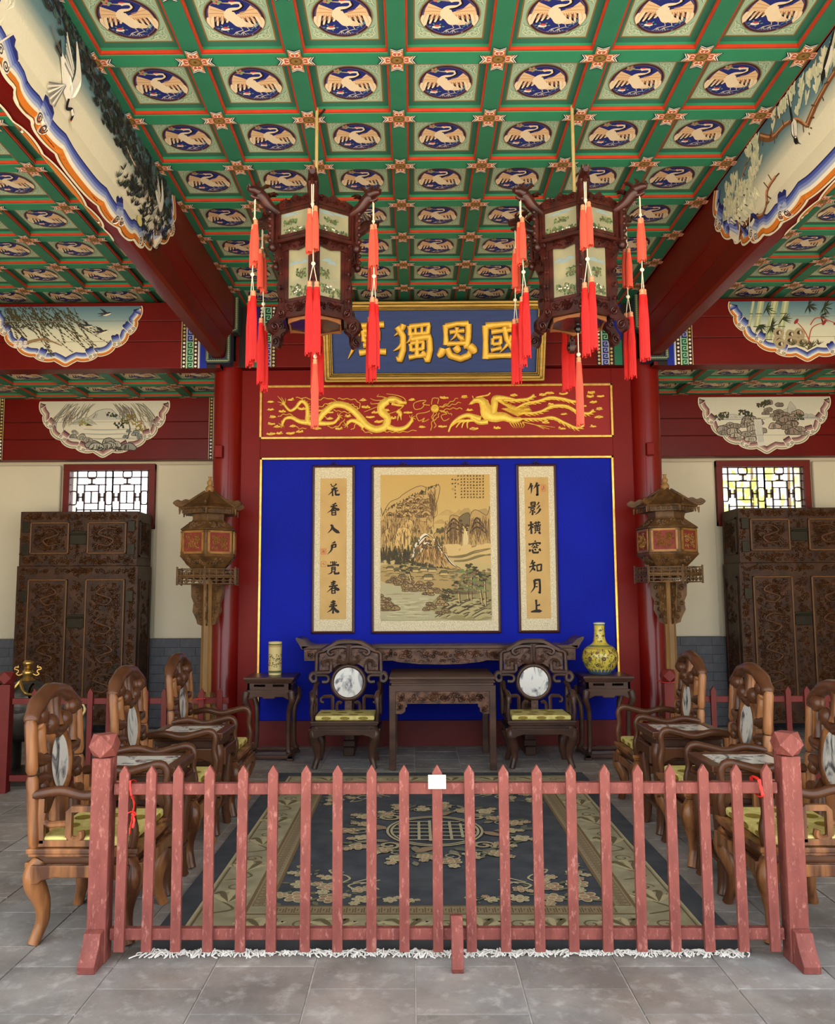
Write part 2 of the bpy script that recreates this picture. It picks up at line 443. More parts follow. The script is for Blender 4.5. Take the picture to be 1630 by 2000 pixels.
# ================================================================== COFFERED CEILING
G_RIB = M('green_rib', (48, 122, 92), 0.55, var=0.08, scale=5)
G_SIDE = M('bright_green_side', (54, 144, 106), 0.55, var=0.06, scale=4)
VERM = M('vermilion_bead', (192, 62, 38), 0.5, var=0.1, scale=10)
def rgbv(*a): return a
def crane_medallion():
    F = Frame((0, 0, 0), (1, 0, 0), (0, -1, 0)); R = 0.165
    p = Painter(lambda u, v, h=0: F(u * R, v * R, h), step=6e-5, base=0.001)
    p.disc(0, 0, 1.0, 1.0, (150, 112, 62), 40); p.disc(0, 0, .965, .965, (56, 40, 62), 40)
    p.disc(0, 0, .89, .89, (120, 96, 120), 40); p.disc(0, 0, .865, .865, (38, 50, 128), 40)
    cream, wing, tan, dk = (246, 228, 196), (236, 204, 158), (206, 150, 112), (28, 24, 40)
    # wings with separated dark-tipped feathers
    for s_, root, fan in ((-1, (-.1, .12), [(-.2, .26), (-.45, .42), (-.7, .56), (-.8, .3), (-.86, 0), (-.84, -.3)]), (1, (.05, .02), [(.1, .16), (.38, .26), (.62, .56), (.8, .34), (.88, .05), (.84, -.28)])):
        p.poly([root] + fan + [(s_ * .74, -.42), (s_ * .66, -.1), (s_ * .3, -.1), (s_ * .12, -.16)], wing)
        tips = 8
        for k in range(tips):
            t = k / (tips - 1)
            bx, by = s_ * lerp(.14, .7, t), lerp(-.06, .06, t)
            ex, ey = s_ * lerp(.2, .8, t ** .9), lerp(-.2, -.46, t)
            p.taper([(bx, by), (lerp(bx, ex, .5) + s_ * .02, lerp(by, ey, .5)), (ex, ey)], .055, dk if k % 2 == 0 else cream, 4)
        for k in range(6):
            t = (k + .5) / 6
            p.taper([(s_ * lerp(.16, .6, t), lerp(.05, .1, t)), (s_ * lerp(.2, .72, t), lerp(-.12, -.2, t))], .02, tan)
        p.line(catmull([(s_ * .2, .24), (s_ * .5, .34), (s_ * .72, .4)], 5), .012, tan)
        p.line(catmull([(s_ * .2, .16), (s_ * .5, .2), (s_ * .8, .2)], 5), .012, tan)
        p.line(catmull([(s_ * .86, .02), (s_ * .9, -.2), (s_ * .82, -.5)], 5), [.04, .045, .05, .05, .05, .05, .045, .04, .03, .02, .01], cream)
    # tail, body, neck
    p.poly(catmull([(.1, -.1), (.4, -.22), (.66, -.38), (.5, -.44), (.2, -.42)], 5, True), (238, 214, 176))
    p.poly(catmull([(-.2, .3), (.0, .3), (.12, .08), (.28, -.12), (.32, -.3), (.16, -.44), (-.02, -.4), (-.16, -.2), (-.3, -.02), (-.32, .16)], 5, True), cream)
    nk = catmull([(-.18, .14), (-.06, .34), (.2, .42), (.32, .52), (.3, .66), (.14, .68), (.0, .64)], 6)
    p.line(nk, [lerp(.17, .05, min(1, i / (len(nk) * .35))) for i in range(len(nk))], cream)
    p.line(catmull([(-.02, .3), (.2, .36), (.38, .52), (.34, .7)], 5), .03, dk)
    p.disc(.03, .69, .09, .06, cream, 12); p.disc(.06, .75, .1, .035, (196, 60, 60), 10)
    p.line([(-.04, .67), (-.34, .7)], [.03, .006], (206, 190, 150))
    for q in range(5):
        p.disc(-.42 + .09 * cos(q * 1.3), .74 + .08 * sin(q * 1.3), .08, .05, (206, 130, 110) if q % 2 else (150, 170, 120), 8, q)
    for x in (-.02, .2):
        p.line([(x + .1, -.4), (x + .18, -.58), (x - .08, -.68)], .018, (206, 200, 186))
        for q in (-.16, -.04, .08): p.line([(x - .06, -.66), (x - .04 + q * .8, -.8)], .014, (206, 200, 186))
    p.disc(-.42, -.52, .15, .07, (250, 236, 226), 12); p.disc(-.4, -.46, .1, .05, (214, 86, 80), 10)
    for q in range(6): p.disc(-.42 + .22 * cos(q), -.5 + .12 * sin(q), .05, .03, (104, 150, 140), 8, q)
    for q in range(7): p.disc(.42 + .07 * q * (1 - .05 * q), -.6 + .05 * (q % 3) + .05 * q, .06, .022, (110, 150, 170), 8, q * .7)
    for q in range(5): p.disc(-.2 + .16 * q, -.78 + .05 * (q % 2), .05, .02, (120, 150, 180), 8, q)
    return p
def coffer_panel():
    F = Frame((0, 0, 0), (1, 0, 0), (0, -1, 0))
    p = Painter(F, step=1e-4, base=0.0)
    p.poly([(-.25, -.25), (.25, -.25), (.25, .25), (-.25, .25)], (60, 122, 102))
    p.poly([(-.196, -.196), (.196, -.196), (.196, .196), (-.196, .196)], (150, 118, 60))
    p.poly([(-.188, -.188), (.188, -.188), (.188, .188), (-.188, .188)], (172, 206, 178))
    for sx in (-1, 1):
        for sy in (-1, 1):
            Q = lambda pts: [(sx * (.182 - a), sy * (.182 - b)) for a, b in pts]
            for off, c in ((0.003, (88, 140, 116)), (0, (206, 224, 190))):
                for path in ([(.006, .105), (.02, .07), (.012, .04), (.03, .02), (.05, .03)], [(.105, .006), (.07, .02), (.04, .012), (.02, .03), (.03, .05)],
                             [(.03, .03), (.05, .05), (.07, .035), (.06, .02)], [(.02, .085), (.04, .075), (.035, .06)], [(.085, .02), (.075, .04), (.06, .035)]):
                    p.line(catmull(Q([(a + off, b + off) for a, b in path]), 4), .0038 if not off else .003, c)
    return p
def rosette():
    F0 = Frame((0, 0, 0), (1, 0, 0), (0, -1, 0)); p = Painter(lambda u, v, h=0: F0(u * .72, v * .66, h), step=5e-5, base=0.0006)
    for k in range(4):
        c, s_ = cos(k * pi / 2), sin(k * pi / 2)
        Q = lambda pts: [(x * c - y * s_, x * s_ + y * c) for x, y in pts]
        for e, w, rgb in ((.158, .05, (26, 26, 58)), (.150, .05, (244, 236, 222)), (.141, .05, (30, 34, 84)), (.133, .05, (240, 226, 200)), (.126, .05, (200, 118, 74))):
            p.poly(Q([(.03, -w), (e, -w), (e - .028, 0), (e, w), (.03, w)]), rgb)
        p.poly(Q(catmull([(.045, 0), (.065, -.036), (.098, -.034), (.1, 0), (.098, .034), (.065, .036)], 3, True)), (238, 222, 198))
        p.poly(Q(catmull([(.05, 0), (.068, -.028), (.092, -.026), (.09, 0), (.092, .026), (.068, .028)], 3, True)), (204, 92, 64))
        p.line(Q([(.055, 0), (.08, 0)]), .006, (244, 224, 200))
        for sg in (-1, 1): p.line(Q([(.1, sg * .012), (.118, sg * .038)]), .004, (248, 232, 210))
    p.disc(0, 0, .056, .056, (120, 92, 52), 8, pi / 8); p.disc(0, 0, .04, .04, (150, 118, 62), 8); p.disc(0, 0, .014, .014, (96, 66, 40), 8)
    return p
SP, SY = 0.58, 0.583
ROWS = [4.41 + SY * k for k in range(-3, 8)]
def coffer_field(ceil, xs, ys, zb, depth=0.06, protos={}, skip=0):
    """ribs, boards, medallions and painted crossings of one coffered field; zb = underside of the ribs"""
    hw = 0.05
    def rib(p, q, along):
        L_ = q - p; mb = MB()
        if along == 'y':
            mb.box(-hw, hw, 0, L_, 0.004, depth); mb.mi = 1
            for s_ in (-1, 1): mb.box(s_ * 0.055 - 0.0065, s_ * 0.055 + 0.0065, 0, L_, 0.010, 0.03)
        else:
            mb.box(0, L_, -hw, hw, 0.004, depth); mb.mi = 1
            for s_ in (-1, 1): mb.box(0, L_, s_ * 0.055 - 0.0065, s_ * 0.055 + 0.0065, 0.010, 0.03)
        return mb
    ya = ys[0] + (.08 if skip else 0)
    key = ('y', round(ys[-1] - ya, 3))
    for x in xs:
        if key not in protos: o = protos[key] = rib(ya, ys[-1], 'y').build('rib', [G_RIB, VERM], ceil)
        else: o = inst(protos[key], 'rib', ceil)
        o.location = (x, ya, zb)
    key = ('x', round(xs[-1] - xs[0], 3))
    for y in ys[skip:]:
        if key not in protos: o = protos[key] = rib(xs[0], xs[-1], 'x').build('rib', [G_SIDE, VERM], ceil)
        else: o = inst(protos[key], 'rib', ceil)
        o.location = (xs[0], y, zb + 0.0015)
    for a, b in zip(xs, xs[1:]):
        for c, d in zip(ys, ys[1:]):
            if 'panel' not in protos:
                o = protos['panel'] = coffer_panel().build('coffer_board', PIG, ceil)
                m = protos['med'] = crane_medallion().build('crane_medallion', PIG, o)
            else:
                o = inst(protos['panel'], 'coffer_board', ceil); m = inst(protos['med'], 'crane_medallion', o)
            o.location = ((a + b) / 2, (c + d) / 2, zb + depth - 0.004)
            o.scale = ((b - a) / SP, (d - c) / SY, 1); m.location = (0, 0, -0.0045)
    for x in xs:
        for y in ys[skip:]:
            if 'ros' not in protos: o = protos['ros'] = rosette().build('crossing_rosette', PIG, ceil)
            else: o = inst(protos['ros'], 'crossing_rosette', ceil)
            o.location = (x, y, zb - 0.0015)
ZC_ = 4.56
ceiling = tag(MB().box(XL - 0.3, XR + 0.3, 1.5, YB + 0.3, ZC_ + 0.063, ZC_ + 0.4).build('ceiling', M('ceiling_boards', (52, 76, 60), 0.8)), kind='structure')  # front edge drawn forward unseen to keep sun off the front floor
coffer_field(ceiling, [0.5 + SP * k for k in range(-4, 4)], ROWS, ZC_)
coffer_field(ceiling, [-2.15 - SP * k for k in range(5, -1, -1)], ROWS, ZC_)
coffer_field(ceiling, [2.63 + SP * k for k in range(0, 6)], ROWS, ZC_)
ZL = 3.832
tag(MB().box(XL, XR, 8.57, 8.62, 3.95, 4.95).build('wall_upper', MATS['ceiling_boards']), kind='structure')
for k, (a, b) in enumerate([(-4.62, -2.0), (2.5, 5.3)]):
    c2 = tag(MB().box(a - 0.8 * (k == 0), b + 0.6 * (k == 1), 8.3, YB + 0.1, ZL + 0.063, ZL + 0.2).build('ceiling', MATS['ceiling_boards']), kind='structure')
    xs = [-5.08 + 0.61 * q for q in range(6)] if k == 0 else [2.52 + 0.61 * q for q in range(6)]
    coffer_field(c2, xs, [8.33, 8.885, 9.44], ZL, skip=1)

# ================================================================== COLUMNS, SCREEN WALL
YS = 8.45   # face of the screen wall
mb = MB()
wall_screen = tag(MB().box(XC - 2.07, XC + 2.07, YS + 0.03, YS + 0.16, 0.0, 3.9).build('wall_screen', RED), kind='structure')
XA, XB_ = -1.60, 2.085     # inner edge of the red surround
BLUE = M('ultramarine_panel', (20, 34, 168), 0.75, var=0.06, scale=1.2, bump=0.03, bscale=6, rgb2=(18, 30, 152), spec=.12)
mb = MB()
mb.box(XC - 2.07, XA, YS, YS + 0.03, 0, 3.88); mb.box(XB_, XC + 2.07, YS, YS + 0.03, 0, 3.88)
mb.box(XA, XB_, YS, YS + 0.03, 2.945, 3.14); mb.box(XA, XB_, YS, YS + 0.03, 3.715, 3.88)
mb.build('surround', RED, wall_screen, bevel=0.004)
MB().box(XA, XB_, YS + 0.022, YS + 0.032, 0.25, 2.945).build('blue_panel', BLUE, wall_screen)
mb = MB(); mb.box(XA, XB_, YS - 0.02, YS + 0.03, 0.0, 0.235); mb.box(XA, XB_, YS - 0.026, YS + 0.03, 0.235, 0.25)
mb.build('plinth', M('dull_red_plinth', (100, 26, 22), 0.5, var=0.12, scale=4), wall_screen)
def moulding(x0, x1, z0, z1, y, w, parent, mat, name='gilt_moulding', d=0.012, bottom=True):
    mb = MB()
    for a, b, c, e in ((x0, x1, z1 - w, z1), (x0, x1, z0, z0 + w), (x0, x0 + w, z0, z1), (x1 - w, x1, z0, z1)):
        if not bottom and c == z0 and b - a > 1: continue
        mb.box(a, b, y - d, y + 0.004, c, e)
    return mb.build(name, mat, parent, bevel=0.003)
moulding(XA, XB_, 0.25, 2.945, YS + 0.004, 0.024, wall_screen, GOLDL, bottom=False)
DZ0, DZ1 = 3.14, 3.715
moulding(XA - 0.01, XB_ + 0.01, DZ0, DZ1, YS + 0.002, 0.024, wall_screen, GOLDL)
MB().box(XA, XB_, YS + 0.012, YS + 0.028, DZ0, DZ1).build('dragon_board', M('bright_red_board', (146, 16, 10), 0.45, var=0.08, scale=3, coat=0.0), wall_screen)

COLR = M('column_red_lacquer', (118, 16, 10), 0.28, var=0.1, scale=2.5, coat=0.2, bump=0.05, bscale=9)
for sx in (-1, 1):
    x = XC + sx * 2.19
    side = 'left' if sx < 0 else 'right'
    c = thing('column', 'round red lacquered column at the %s edge of the blue screen' % side, 'column', (x, 8.47, 0), 0, 'red columns')
    MB().lathe([(0.155, 0), (0.155, 0.1), (0.15, 0.12), (0.148, 3.95)], 40).build('shaft', COLR, c, smooth=40)
    MB().lathe([(0.21, 0), (0.21, 0.03), (0.17, 0.07), (0.155, 0.07)], 32).build('base', M('column_stone', (110, 106, 104), 0.7), c, smooth=30)
    j = tag(MB().box(-0.04, 0.04, -0.03, 0.03, -0.065, 0.065).build('junction_box', RED, None, bevel=0.008),
            'small dark red junction box fixed on the %s column' % side, 'junction box', 'column junction boxes')
    j.location = (x + sx * 0.02 - 0.03, 8.47 - 0.172, 2.985)
# ================================================================== PAINTED BEAMS
CREAM = (236, 226, 196)
class Cloth(Painter):
    """half-round painted cloth pattern hanging over a beam: u along the beam, v downwards negative"""
    def __init__(s, F, a, b, expo, k, colours, sky, blocks, n=120, tip=0.05, base=0.002, scal=11, rows=14):
        super().__init__(F, step=3e-6, base=base)
        s.a, s.b, s.k = a, b, k
        edge = []
        for i in range(n + 1):
            th = pi * i / n
            c, q = cos(th), sin(th)
            w = 1 - 0.035 * (1 - abs(sin(scal * th)) ** 0.7)
            x = a * (1 if c >= 0 else -1) * abs(c) ** (2 / expo) * w; y = -b * abs(q) ** (2 / expo) * w
            y -= tip * b * math.exp(-((th - pi / 2) / 0.07) ** 2) - tip * b * 0.8
            edge.append((x, min(0, y)))
        s.edge = edge
        def inset(d):
            out = []
            for i, p in enumerate(edge):
                a_, b_ = edge[max(i - 1, 0)], edge[min(i + 1, n)]
                dx, dy = b_[0] - a_[0], b_[1] - a_[1]; q = hypot(dx, dy) or 1
                # travelling right -> bottom -> left: inward is on the right-hand side
                out.append((p[0] + d * dy / q, min(0.0, p[1] - d * dx / q)))
            return out
        d = 0; cur = inset(0)
        # background first
        din = k * sum(w for w, _ in colours); inner = inset(din * 0.9)
        s.inner = inner
        h = s.h
        def sk(t):
            for (p, cp), (q, cq) in zip(sky, sky[1:]):
                if t <= q: z = (t - p) / (q - p); return [lerp(e, f, z) for e, f in zip(lin(cp), lin(cq))]
            return lin(sky[-1][1])
        um = max(p[0] for p in inner) * .999; cols_ = 110
        def depth(u):
            best = 0.0
            for p, q in zip(inner, inner[1:]):
                if (p[0] - u) * (q[0] - u) <= 0 and p[0] != q[0]: best = min(best, lerp(p[1], q[1], (u - p[0]) / (q[0] - p[0])))
            return best
        us = [um * sin(pi / 2 * (2 * i / cols_ - 1)) for i in range(cols_ + 1)]; ds = [depth(u) for u in us]
        for i in range(cols_):
            for r in range(rows):
                t0, t1 = r / rows, (r + 1) / rows
                vs = [(us[i], ds[i] * t1), (us[i + 1], ds[i + 1] * t1), (us[i + 1], ds[i + 1] * t0), (us[i], ds[i] * t0)]
                s.add([F(v[0], v[1], h) for v in vs], [(0, 1, 2, 3)], [sk(min(1, -v[1] / b)) for v in vs])
        s.h += 0.0004
        for w, rgb in colours:
            d2 = d + w * k; nxt = inset(d2); c = lin(rgb); s.h += 6e-5
            for i in range(n):
                s.add([F(*cur[i], s.h), F(*cur[i + 1], s.h), F(*nxt[i + 1], s.h), F(*nxt[i], s.h)], [(3, 2, 1, 0)], c)
            cur, d = nxt, d2
        s.h += 0.0004
        for t in blocks: s.block(t, n, colours, k, d)
        s.h += 0.0004
    def block(s, t, n, colours, k, d):
        i = int(t * n); p = s.edge[i]; a_, b_ = s.edge[max(i - 1, 0)], s.edge[min(i + 1, n)]
        dx, dy = b_[0] - a_[0], b_[1] - a_[1]; q = hypot(dx, dy) or 1
        tx, ty = dx / q, dy / q; nx, ny = ty, -tx
        P = lambda a, b: (p[0] + tx * a * k + nx * b * k, min(-0.001, p[1] + ty * a * k + ny * b * k))
        blues = [c for _, c in colours if c[2] > c[0] + 20] or [c for _, c in colours[-4:]]
        white = (240, 232, 210)
        s.poly([P(-.72, .3), P(.72, .3), P(.72, 1.0), P(-.72, 1.0)], white)
        m = len(blues)
        for j in range(m):
            z0 = 1.0 + 1.15 * j / m; z1 = 1.0 + 1.15 * (j + 1) / m
            w0 = 0.66; s.poly([P(-w0, z0), P(w0, z0), P(w0, z1), P(w0 * .5, z1 + .16), P(0, z1), P(-w0 * .5, z1 + .16), P(-w0, z1)], blues[j])
        for sg in (-1, 1):
            s.line([P(sg * .72, .35), P(sg * .69, 2.2)], .05 * k, white)
            cc = P(sg * .4, .62); s.disc(cc[0], cc[1], .38 * k, .38 * k, white, 14)
            s.line([(cc[0] + x, cc[1] + y) for x, y in spiral(0, 0, .31 * k, .05 * k, 0.5, 1.6 * sg, 16)], .045 * k, (70, 60, 70))
BL = [(0.16, CREAM), (0.07, (120, 70, 30)), (0.34, (214, 122, 40)), (0.24, (242, 234, 212)), (0.2, (176, 186, 214)), (0.22, (120, 136, 196)), (0.22, (72, 88, 168)), (0.12, (34, 42, 110))]
MV = [(0.2, (232, 222, 196)), (0.1, (40, 84, 60)), (0.3, (226, 214, 190)), (0.26, (188, 150, 140)), (0.24, (146, 104, 104)), (0.12, (88, 58, 62)), (0.1, (226, 214, 190))]
SKYB = [(0, (72, 108, 122)), (0.3, (104, 138, 146)), (0.5, (214, 210, 186)), (1, (240, 230, 200))]
SKYS = [(0, (84, 122, 140)), (0.22, (130, 160, 166)), (0.42, (214, 216, 194)), (1, (242, 232, 204))]  # painted sky whose darker top also carries shade of the set-back upper board
SKYM = [(0, (206, 204, 186)), (0.5, (226, 220, 198)), (1, (228, 222, 200))]
def rnd(a, b): return random.uniform(a, b)
# ---- little painters' vocabulary
def tuft(p, x, y, r, n, rgb, spread=pi, a0=pi / 2, w=None):
    for k in range(n):
        a = a0 + rnd(-spread / 2, spread / 2); q = r * rnd(.6, 1)
        c = [max(0, min(255, v + rnd(-14, 14))) for v in rgb]
        p.line([(x, y), (x + q * .5 * cos(a), y + q * .5 * sin(a)), (x + q * cos(a), y + q * sin(a))], [w or r * .09, (w or r * .09), r * .01], c)
def branch(p, pts, w0, w1, rgb, n=5):
    c = catmull(pts, n); L = len(c); p.line(c, [lerp(w0, w1, i / (L - 1)) for i in range(L)], rgb); return c
def swallow(p, x, y, s_, rot=0.0, flip=1):
    c, q = cos(rot), sin(rot)
    T = lambda pts: [(x + s_ * (flip * u * c - v * q), y + s_ * (flip * u * q + v * c)) for u, v in pts]
    dk = (44, 44, 52)
    p.poly(T([(-.5, 0), (-.2, .14), (.25, .1), (.4, 0), (.1, -.14), (-.3, -.12)]), (232, 224, 204))
    p.poly(T([(-.55, .02), (-.3, .16), (.3, .14), (.2, .04), (-.2, .02)]), dk)
    p.poly(T([(-.15, .08), (.1, .5), (.55, .85), (.3, .4), (.2, .08)]), dk)
    p.poly(T([(-.05, .05), (.4, .3), (.95, .4), (.5, .12), (.2, 0)]), (64, 62, 66))
    p.poly(T([(.3, .1), (1.0, .05), (.5, 0)]), dk); p.poly(T([(.3, .04), (.95, -.3), (.45, -.06)]), dk)
def crane_fly(p, x, y, s_, rot=0.0, flip=1):
    c, q = cos(rot), sin(rot)
    T = lambda pts: [(x + s_ * (flip * u * c - v * q), y + s_ * (flip * u * q + v * c)) for u, v in pts]
    wh, dk = (238, 234, 220), (30, 30, 34)
    p.poly(T(catmull([(-.5, 0), (-.1, .16), (.35, .1), (.45, -.02), (.1, -.14), (-.3, -.1)], 4, True)), wh)
    p.poly(T(catmull([(.2, .06), (.05, .5), (-.3, .95), (-.1, .9), (.3, .6), (.42, .1)], 4, True)), wh)
    for k in range(9):
        t = k / 8; p.line(T([(.1 - .1 * t, .2 + .2 * t), (-.25 - .35 * t, .05 + .55 * t)]), .02 * s_, wh if k % 3 else (150, 150, 146))
        p.line(T([(.1, -.05), (-.1 + .5 * t, -.5 - .1 * sin(t * 3))]), .018 * s_, (226, 222, 206) if k % 2 else (120, 120, 118))
    for k in range(5): p.line(T([(-.4, -.02), (-.62, -.12 + .07 * k)]), .03 * s_, dk)
    nk = catmull([(.4, .02), (.58, -.04), (.66, .1), (.8, .12), (.92, .02)], 5)
    p.line(T(nk), .035 * s_, dk); p.line(T([(.66, .1), (.8, .13)]), .03 * s_, wh)
    p.disc(*T([(.9, .04)])[0], .05 * s_, .035 * s_, (200, 70, 60), 8); p.line(T([(.92, .02), (1.12, -.06)]), [.02 * s_, .005 * s_], (200, 190, 150))
    for g in (-.03, .03): p.line(T([(-.45, g), (-.95, -.05 + g)]), .012 * s_, (120, 110, 100))
def magpie(p, x, y, s_, rot=0.0, flip=1):
    c, q = cos(rot), sin(rot)
    T = lambda pts: [(x + s_ * (flip * u * c - v * q), y + s_ * (flip * u * q + v * c)) for u, v in pts]
    dk = (26, 26, 30)
    p.poly(T(catmull([(-.2, .1), (.1, .22), (.36, .16), (.3, 0), (.05, -.14), (-.2, -.04)], 4, True)), (238, 232, 216))
    p.poly(T(catmull([(-.25, .12), (.1, .26), (.3, .22), (.05, .08), (-.3, .02)], 4, True)), dk)
    p.disc(*T([(.38, .2)])[0], .13 * s_, .11 * s_, dk, 10, rot); p.line(T([(.46, .2), (.62, .16)]), [.03 * s_, .004 * s_], dk)
    p.line(T([(-.2, .06), (-.6, .0), (-1.2, -.1)]), [.06 * s_, .05 * s_, .02 * s_], dk)
def rocks(p, x, y, w, h, n, base, seed=1, ink=(58, 50, 44)):
    random.seed(seed)
    for k in range(n):
        t = k / max(1, n - 1); cx = x + rnd(-w, w) * (1 - .6 * (1 - t)); cy = y + h * (1 - t) * rnd(.85, 1.05); r = rnd(.5, 1) * w * .36
        pts = [(cx + r * rnd(.8, 1.1) * cos(a), cy + r * rnd(.5, .75) * max(-.45, sin(a))) for a in [2 * pi * j / 9 for j in range(9)]]
        cc = catmull(pts, 3, True); g = rnd(.86, 1.1); c = [min(255, v * g) for v in base]
        p.poly(cc, c); p.line(cc + cc[:1], r * .05, ink)
        for q in range(4):
            u = rnd(-.5, .5); p.taper([(cx + u * r, cy + r * .45), (cx + u * r * 1.2, cy + r * .05), (cx + u * r * 1.5, cy - r * .25)], r * .045, ink, 3)
def peak(p, x, y, w, h, rgb, ink, n=9, seed=0, lines=12, rough=.1):
    """ink mountain: jagged outline with hanging texture strokes"""
    random.seed(seed)
    prof = [(x - w, y)] + [(x + w * (2 * t - 1), y + h * (1 - abs(2 * t - 1) ** 1.4) * rnd(1 - rough * 2, 1 + rough)) for t in [(k + 1) / (n + 1) for k in range(n)]] + [(x + w, y)]
    c = catmull(prof, 4); p.poly(c, rgb); p.line(c, w * .014, ink)
    for k in range(lines):
        t = rnd(.12, .88); top = y + h * (1 - abs(2 * t - 1) ** 1.4) * rnd(.5, .93); cx = x + w * (2 * t - 1); d = (1 if t > .5 else -1) * w * .1
        p.taper([(cx, top), (cx + d * .5, lerp(top, y, .35)), (cx + d * 1.2, lerp(top, y, .75))], w * .018, [v + rnd(0, 50) for v in ink], 3)

# ---- the two great beams running out towards the viewer
PROF = [(.16, 4.57), (.16, 4.28), (.15, 4.215), (.088, 4.12), (.08, 4.0), (.072, 3.95), (.05, 3.925), (0.0, 3.922)]
PLEN = [0]
for a_, b_ in zip(PROF, PROF[1:]): PLEN.append(PLEN[-1] + hypot(b_[0] - a_[0], b_[1] - a_[1]))
def beam_map(xb, side, rev):
    """side=+1: face looking +X; rev: u runs to -Y"""
    def F(u, v, h=0.0):
        d = max(0.0, min(PLEN[-1] - 1e-6, -v)); i = 0
        while i < len(PLEN) - 2 and PLEN[i + 1] < d: i += 1
        t = (d - PLEN[i]) / (PLEN[i + 1] - PLEN[i]); a, b = PROF[i], PROF[i + 1]
        tx, tz = b[0] - a[0], b[1] - a[1]; q = hypot(tx, tz)
        nx, nz = -tz / q, tx / q
        return Vector((xb + side * (lerp(a[0], b[0], t) + nx * h), 4.55 + (-u if rev else u), lerp(a[1], b[1], t) + nz * h))
    return F
def flip_if(p, want):   # mirror winding when the mapping is left-handed
    return p
def great_beam(sx):
    xb = XC + sx * 2.23
    nm = 'left' if sx < 0 else 'right'
    root = thing('ceiling_beam', ('long red beam on the left painted with pine tree and flying cranes' if sx < 0 else 'long red beam on the right painted with white magnolia blossom and magpies'), 'beam', (xb, 5.4, 3.922), 0, 'painted beams running towards the viewer')
    off = Vector((-xb, -5.4, -3.922))
    F = Frame((xb, 2.5, 0), (1, 0, 0), (0, 0, 1))
    prof = [(a, z) for a, z in PROF] + [(-a, z) for a, z in reversed(PROF[:-1])]
    mb = MB(); mb.prism(prof, F, 0, -5.72)
    o = mb.build('beam_body', RED_DK, root, smooth=25); o.location = off
    # ridge mouldings on the red ends
    mb = MB()
    for s_ in (-1, 1):
        for ox, z in ((.155, 4.225), (.086, 4.115)):
            mb.tube([(xb + s_ * ox, 6.2, z), (xb + s_ * ox, 8.2, z)], .006, 6)
    o = mb.build('bead', RED, root); o.location = off
    for s_ in (1, -1):
        inner = (s_ == -sx); rev = (s_ == -1)
        p = Cloth(beam_map(xb, s_, rev), 1.5, PLEN[-1] - 0.004, 3.0, 0.09, BL, SKYB, [.1, .2, .31, .42, .58, .69, .8, .9], 200, 0.0, base=.005, scal=17, rows=48)
        random.seed(3)
        if inner and sx < 0: paint_pine(p)
        elif inner: paint_magnolia(p)
        o = p.build('painted_cloth', PIG, root); o.location = off
    # patterned hoop where the beam meets the column head
    mb = MB(); mb.col = lin((44, 58, 52))
    g = [(a + .03, z - .035) for a, z in ((.16, 4.57), (.16, 4.235), (.085, 4.235), (.08, 3.95))]
    mb.box(xb - .2, xb + .2, 8.16, 8.3, 4.2, 4.57); mb.col = lin((40, 50, 74)); mb.box(xb - .125, xb + .125, 8.15, 8.3, 3.875, 4.2)
    o = mb.build('hoop', PIG, root, bevel=.01); o.location = off
    F2 = Frame((xb, 8.148, 0), (1, 0, 0), (0, 0, 1)); p = Painter(F2, 5e-5, .001)
    for s_ in (-1, 1):
        path = [(s_ * .185, 4.56), (s_ * .185, 4.218), (s_ * .108, 4.205), (s_ * .108, 3.893), (0, 3.893)]
        for d in (0, 1):
            pass
        for a, b in zip(path, path[1:]):
            L_ = hypot(b[0] - a[0], b[1] - a[1]); m = max(2, int(L_ / .02))
            p.line([a, b], .02, (52, 76, 66)); p.line([a, b], .003, (190, 170, 110))
            for k in range(m):
                t = (k + .5) / m; cx, cy = lerp(a[0], b[0], t), lerp(a[1], b[1], t)
                p.line([(cx - .012, cy - .006), (cx, cy + .008), (cx + .012, cy - .004)], .0025, (150, 160, 130))
    o = p.build('hoop_pattern', PIG, root); o.location = off + Vector((0, -.014, 0))
    return root
def paint_pine(p):
    dk = (34, 40, 40)
    trunk = branch(p, [(1.28, -.50), (1.1, -.36), (.92, -.3), (.75, -.22), (.55, -.24), (.35, -.2), (.1, -.15)], .045, .015, (120, 104, 92), 6)
    p.line(trunk, .006, (220, 206, 184)); branch(p, [(.92, -.3), (.8, -.34), (.62, -.37), (.5, -.33)], .02, .006, (206, 190, 168))
    for q in range(26):
        a = rnd(0, 6.28); u, v = 1.2 + .14 * rnd(-1, 1), -.46 + .1 * rnd(-1, 1)
        p.line([(u + .014 * cos(t), v + .014 * sin(t)) for t in [k for k in range(7)]], .003, (60, 50, 44))
    for cu, cv, su, sv, n in [(.55, -.16, .34, .13, 130), (.2, -.18, .24, .12, 90), (.8, -.32, .22, .13, 80), (1.1, -.16, .26, .12, 90), (1.2, -.32, .14, .1, 36), (-.05, -.14, .3, .11, 90), (-.35, -.1, .28, .09, 70), (-.7, -.08, .25, .07, 50), (1.02, -.52, .12, .06, 26), (.5, -.4, .14, .05, 22)]:
        for k in range(n):
            u, v = cu + su * rnd(-1, 1), min(-.02, cv + sv * rnd(-1, 1))
            tuft(p, u, v, rnd(.04, .075), 6, dk if random.random() < .75 else (70, 82, 78), spread=2.6, a0=pi * .62, w=.0042)
    crane_fly(p, -.5, -.34, .27, -.6, 1); crane_fly(p, 1.02, -.26, .2, -.6, 1)
    p.disc(.86, -.5, .05, .035, (230, 220, 140), 12)
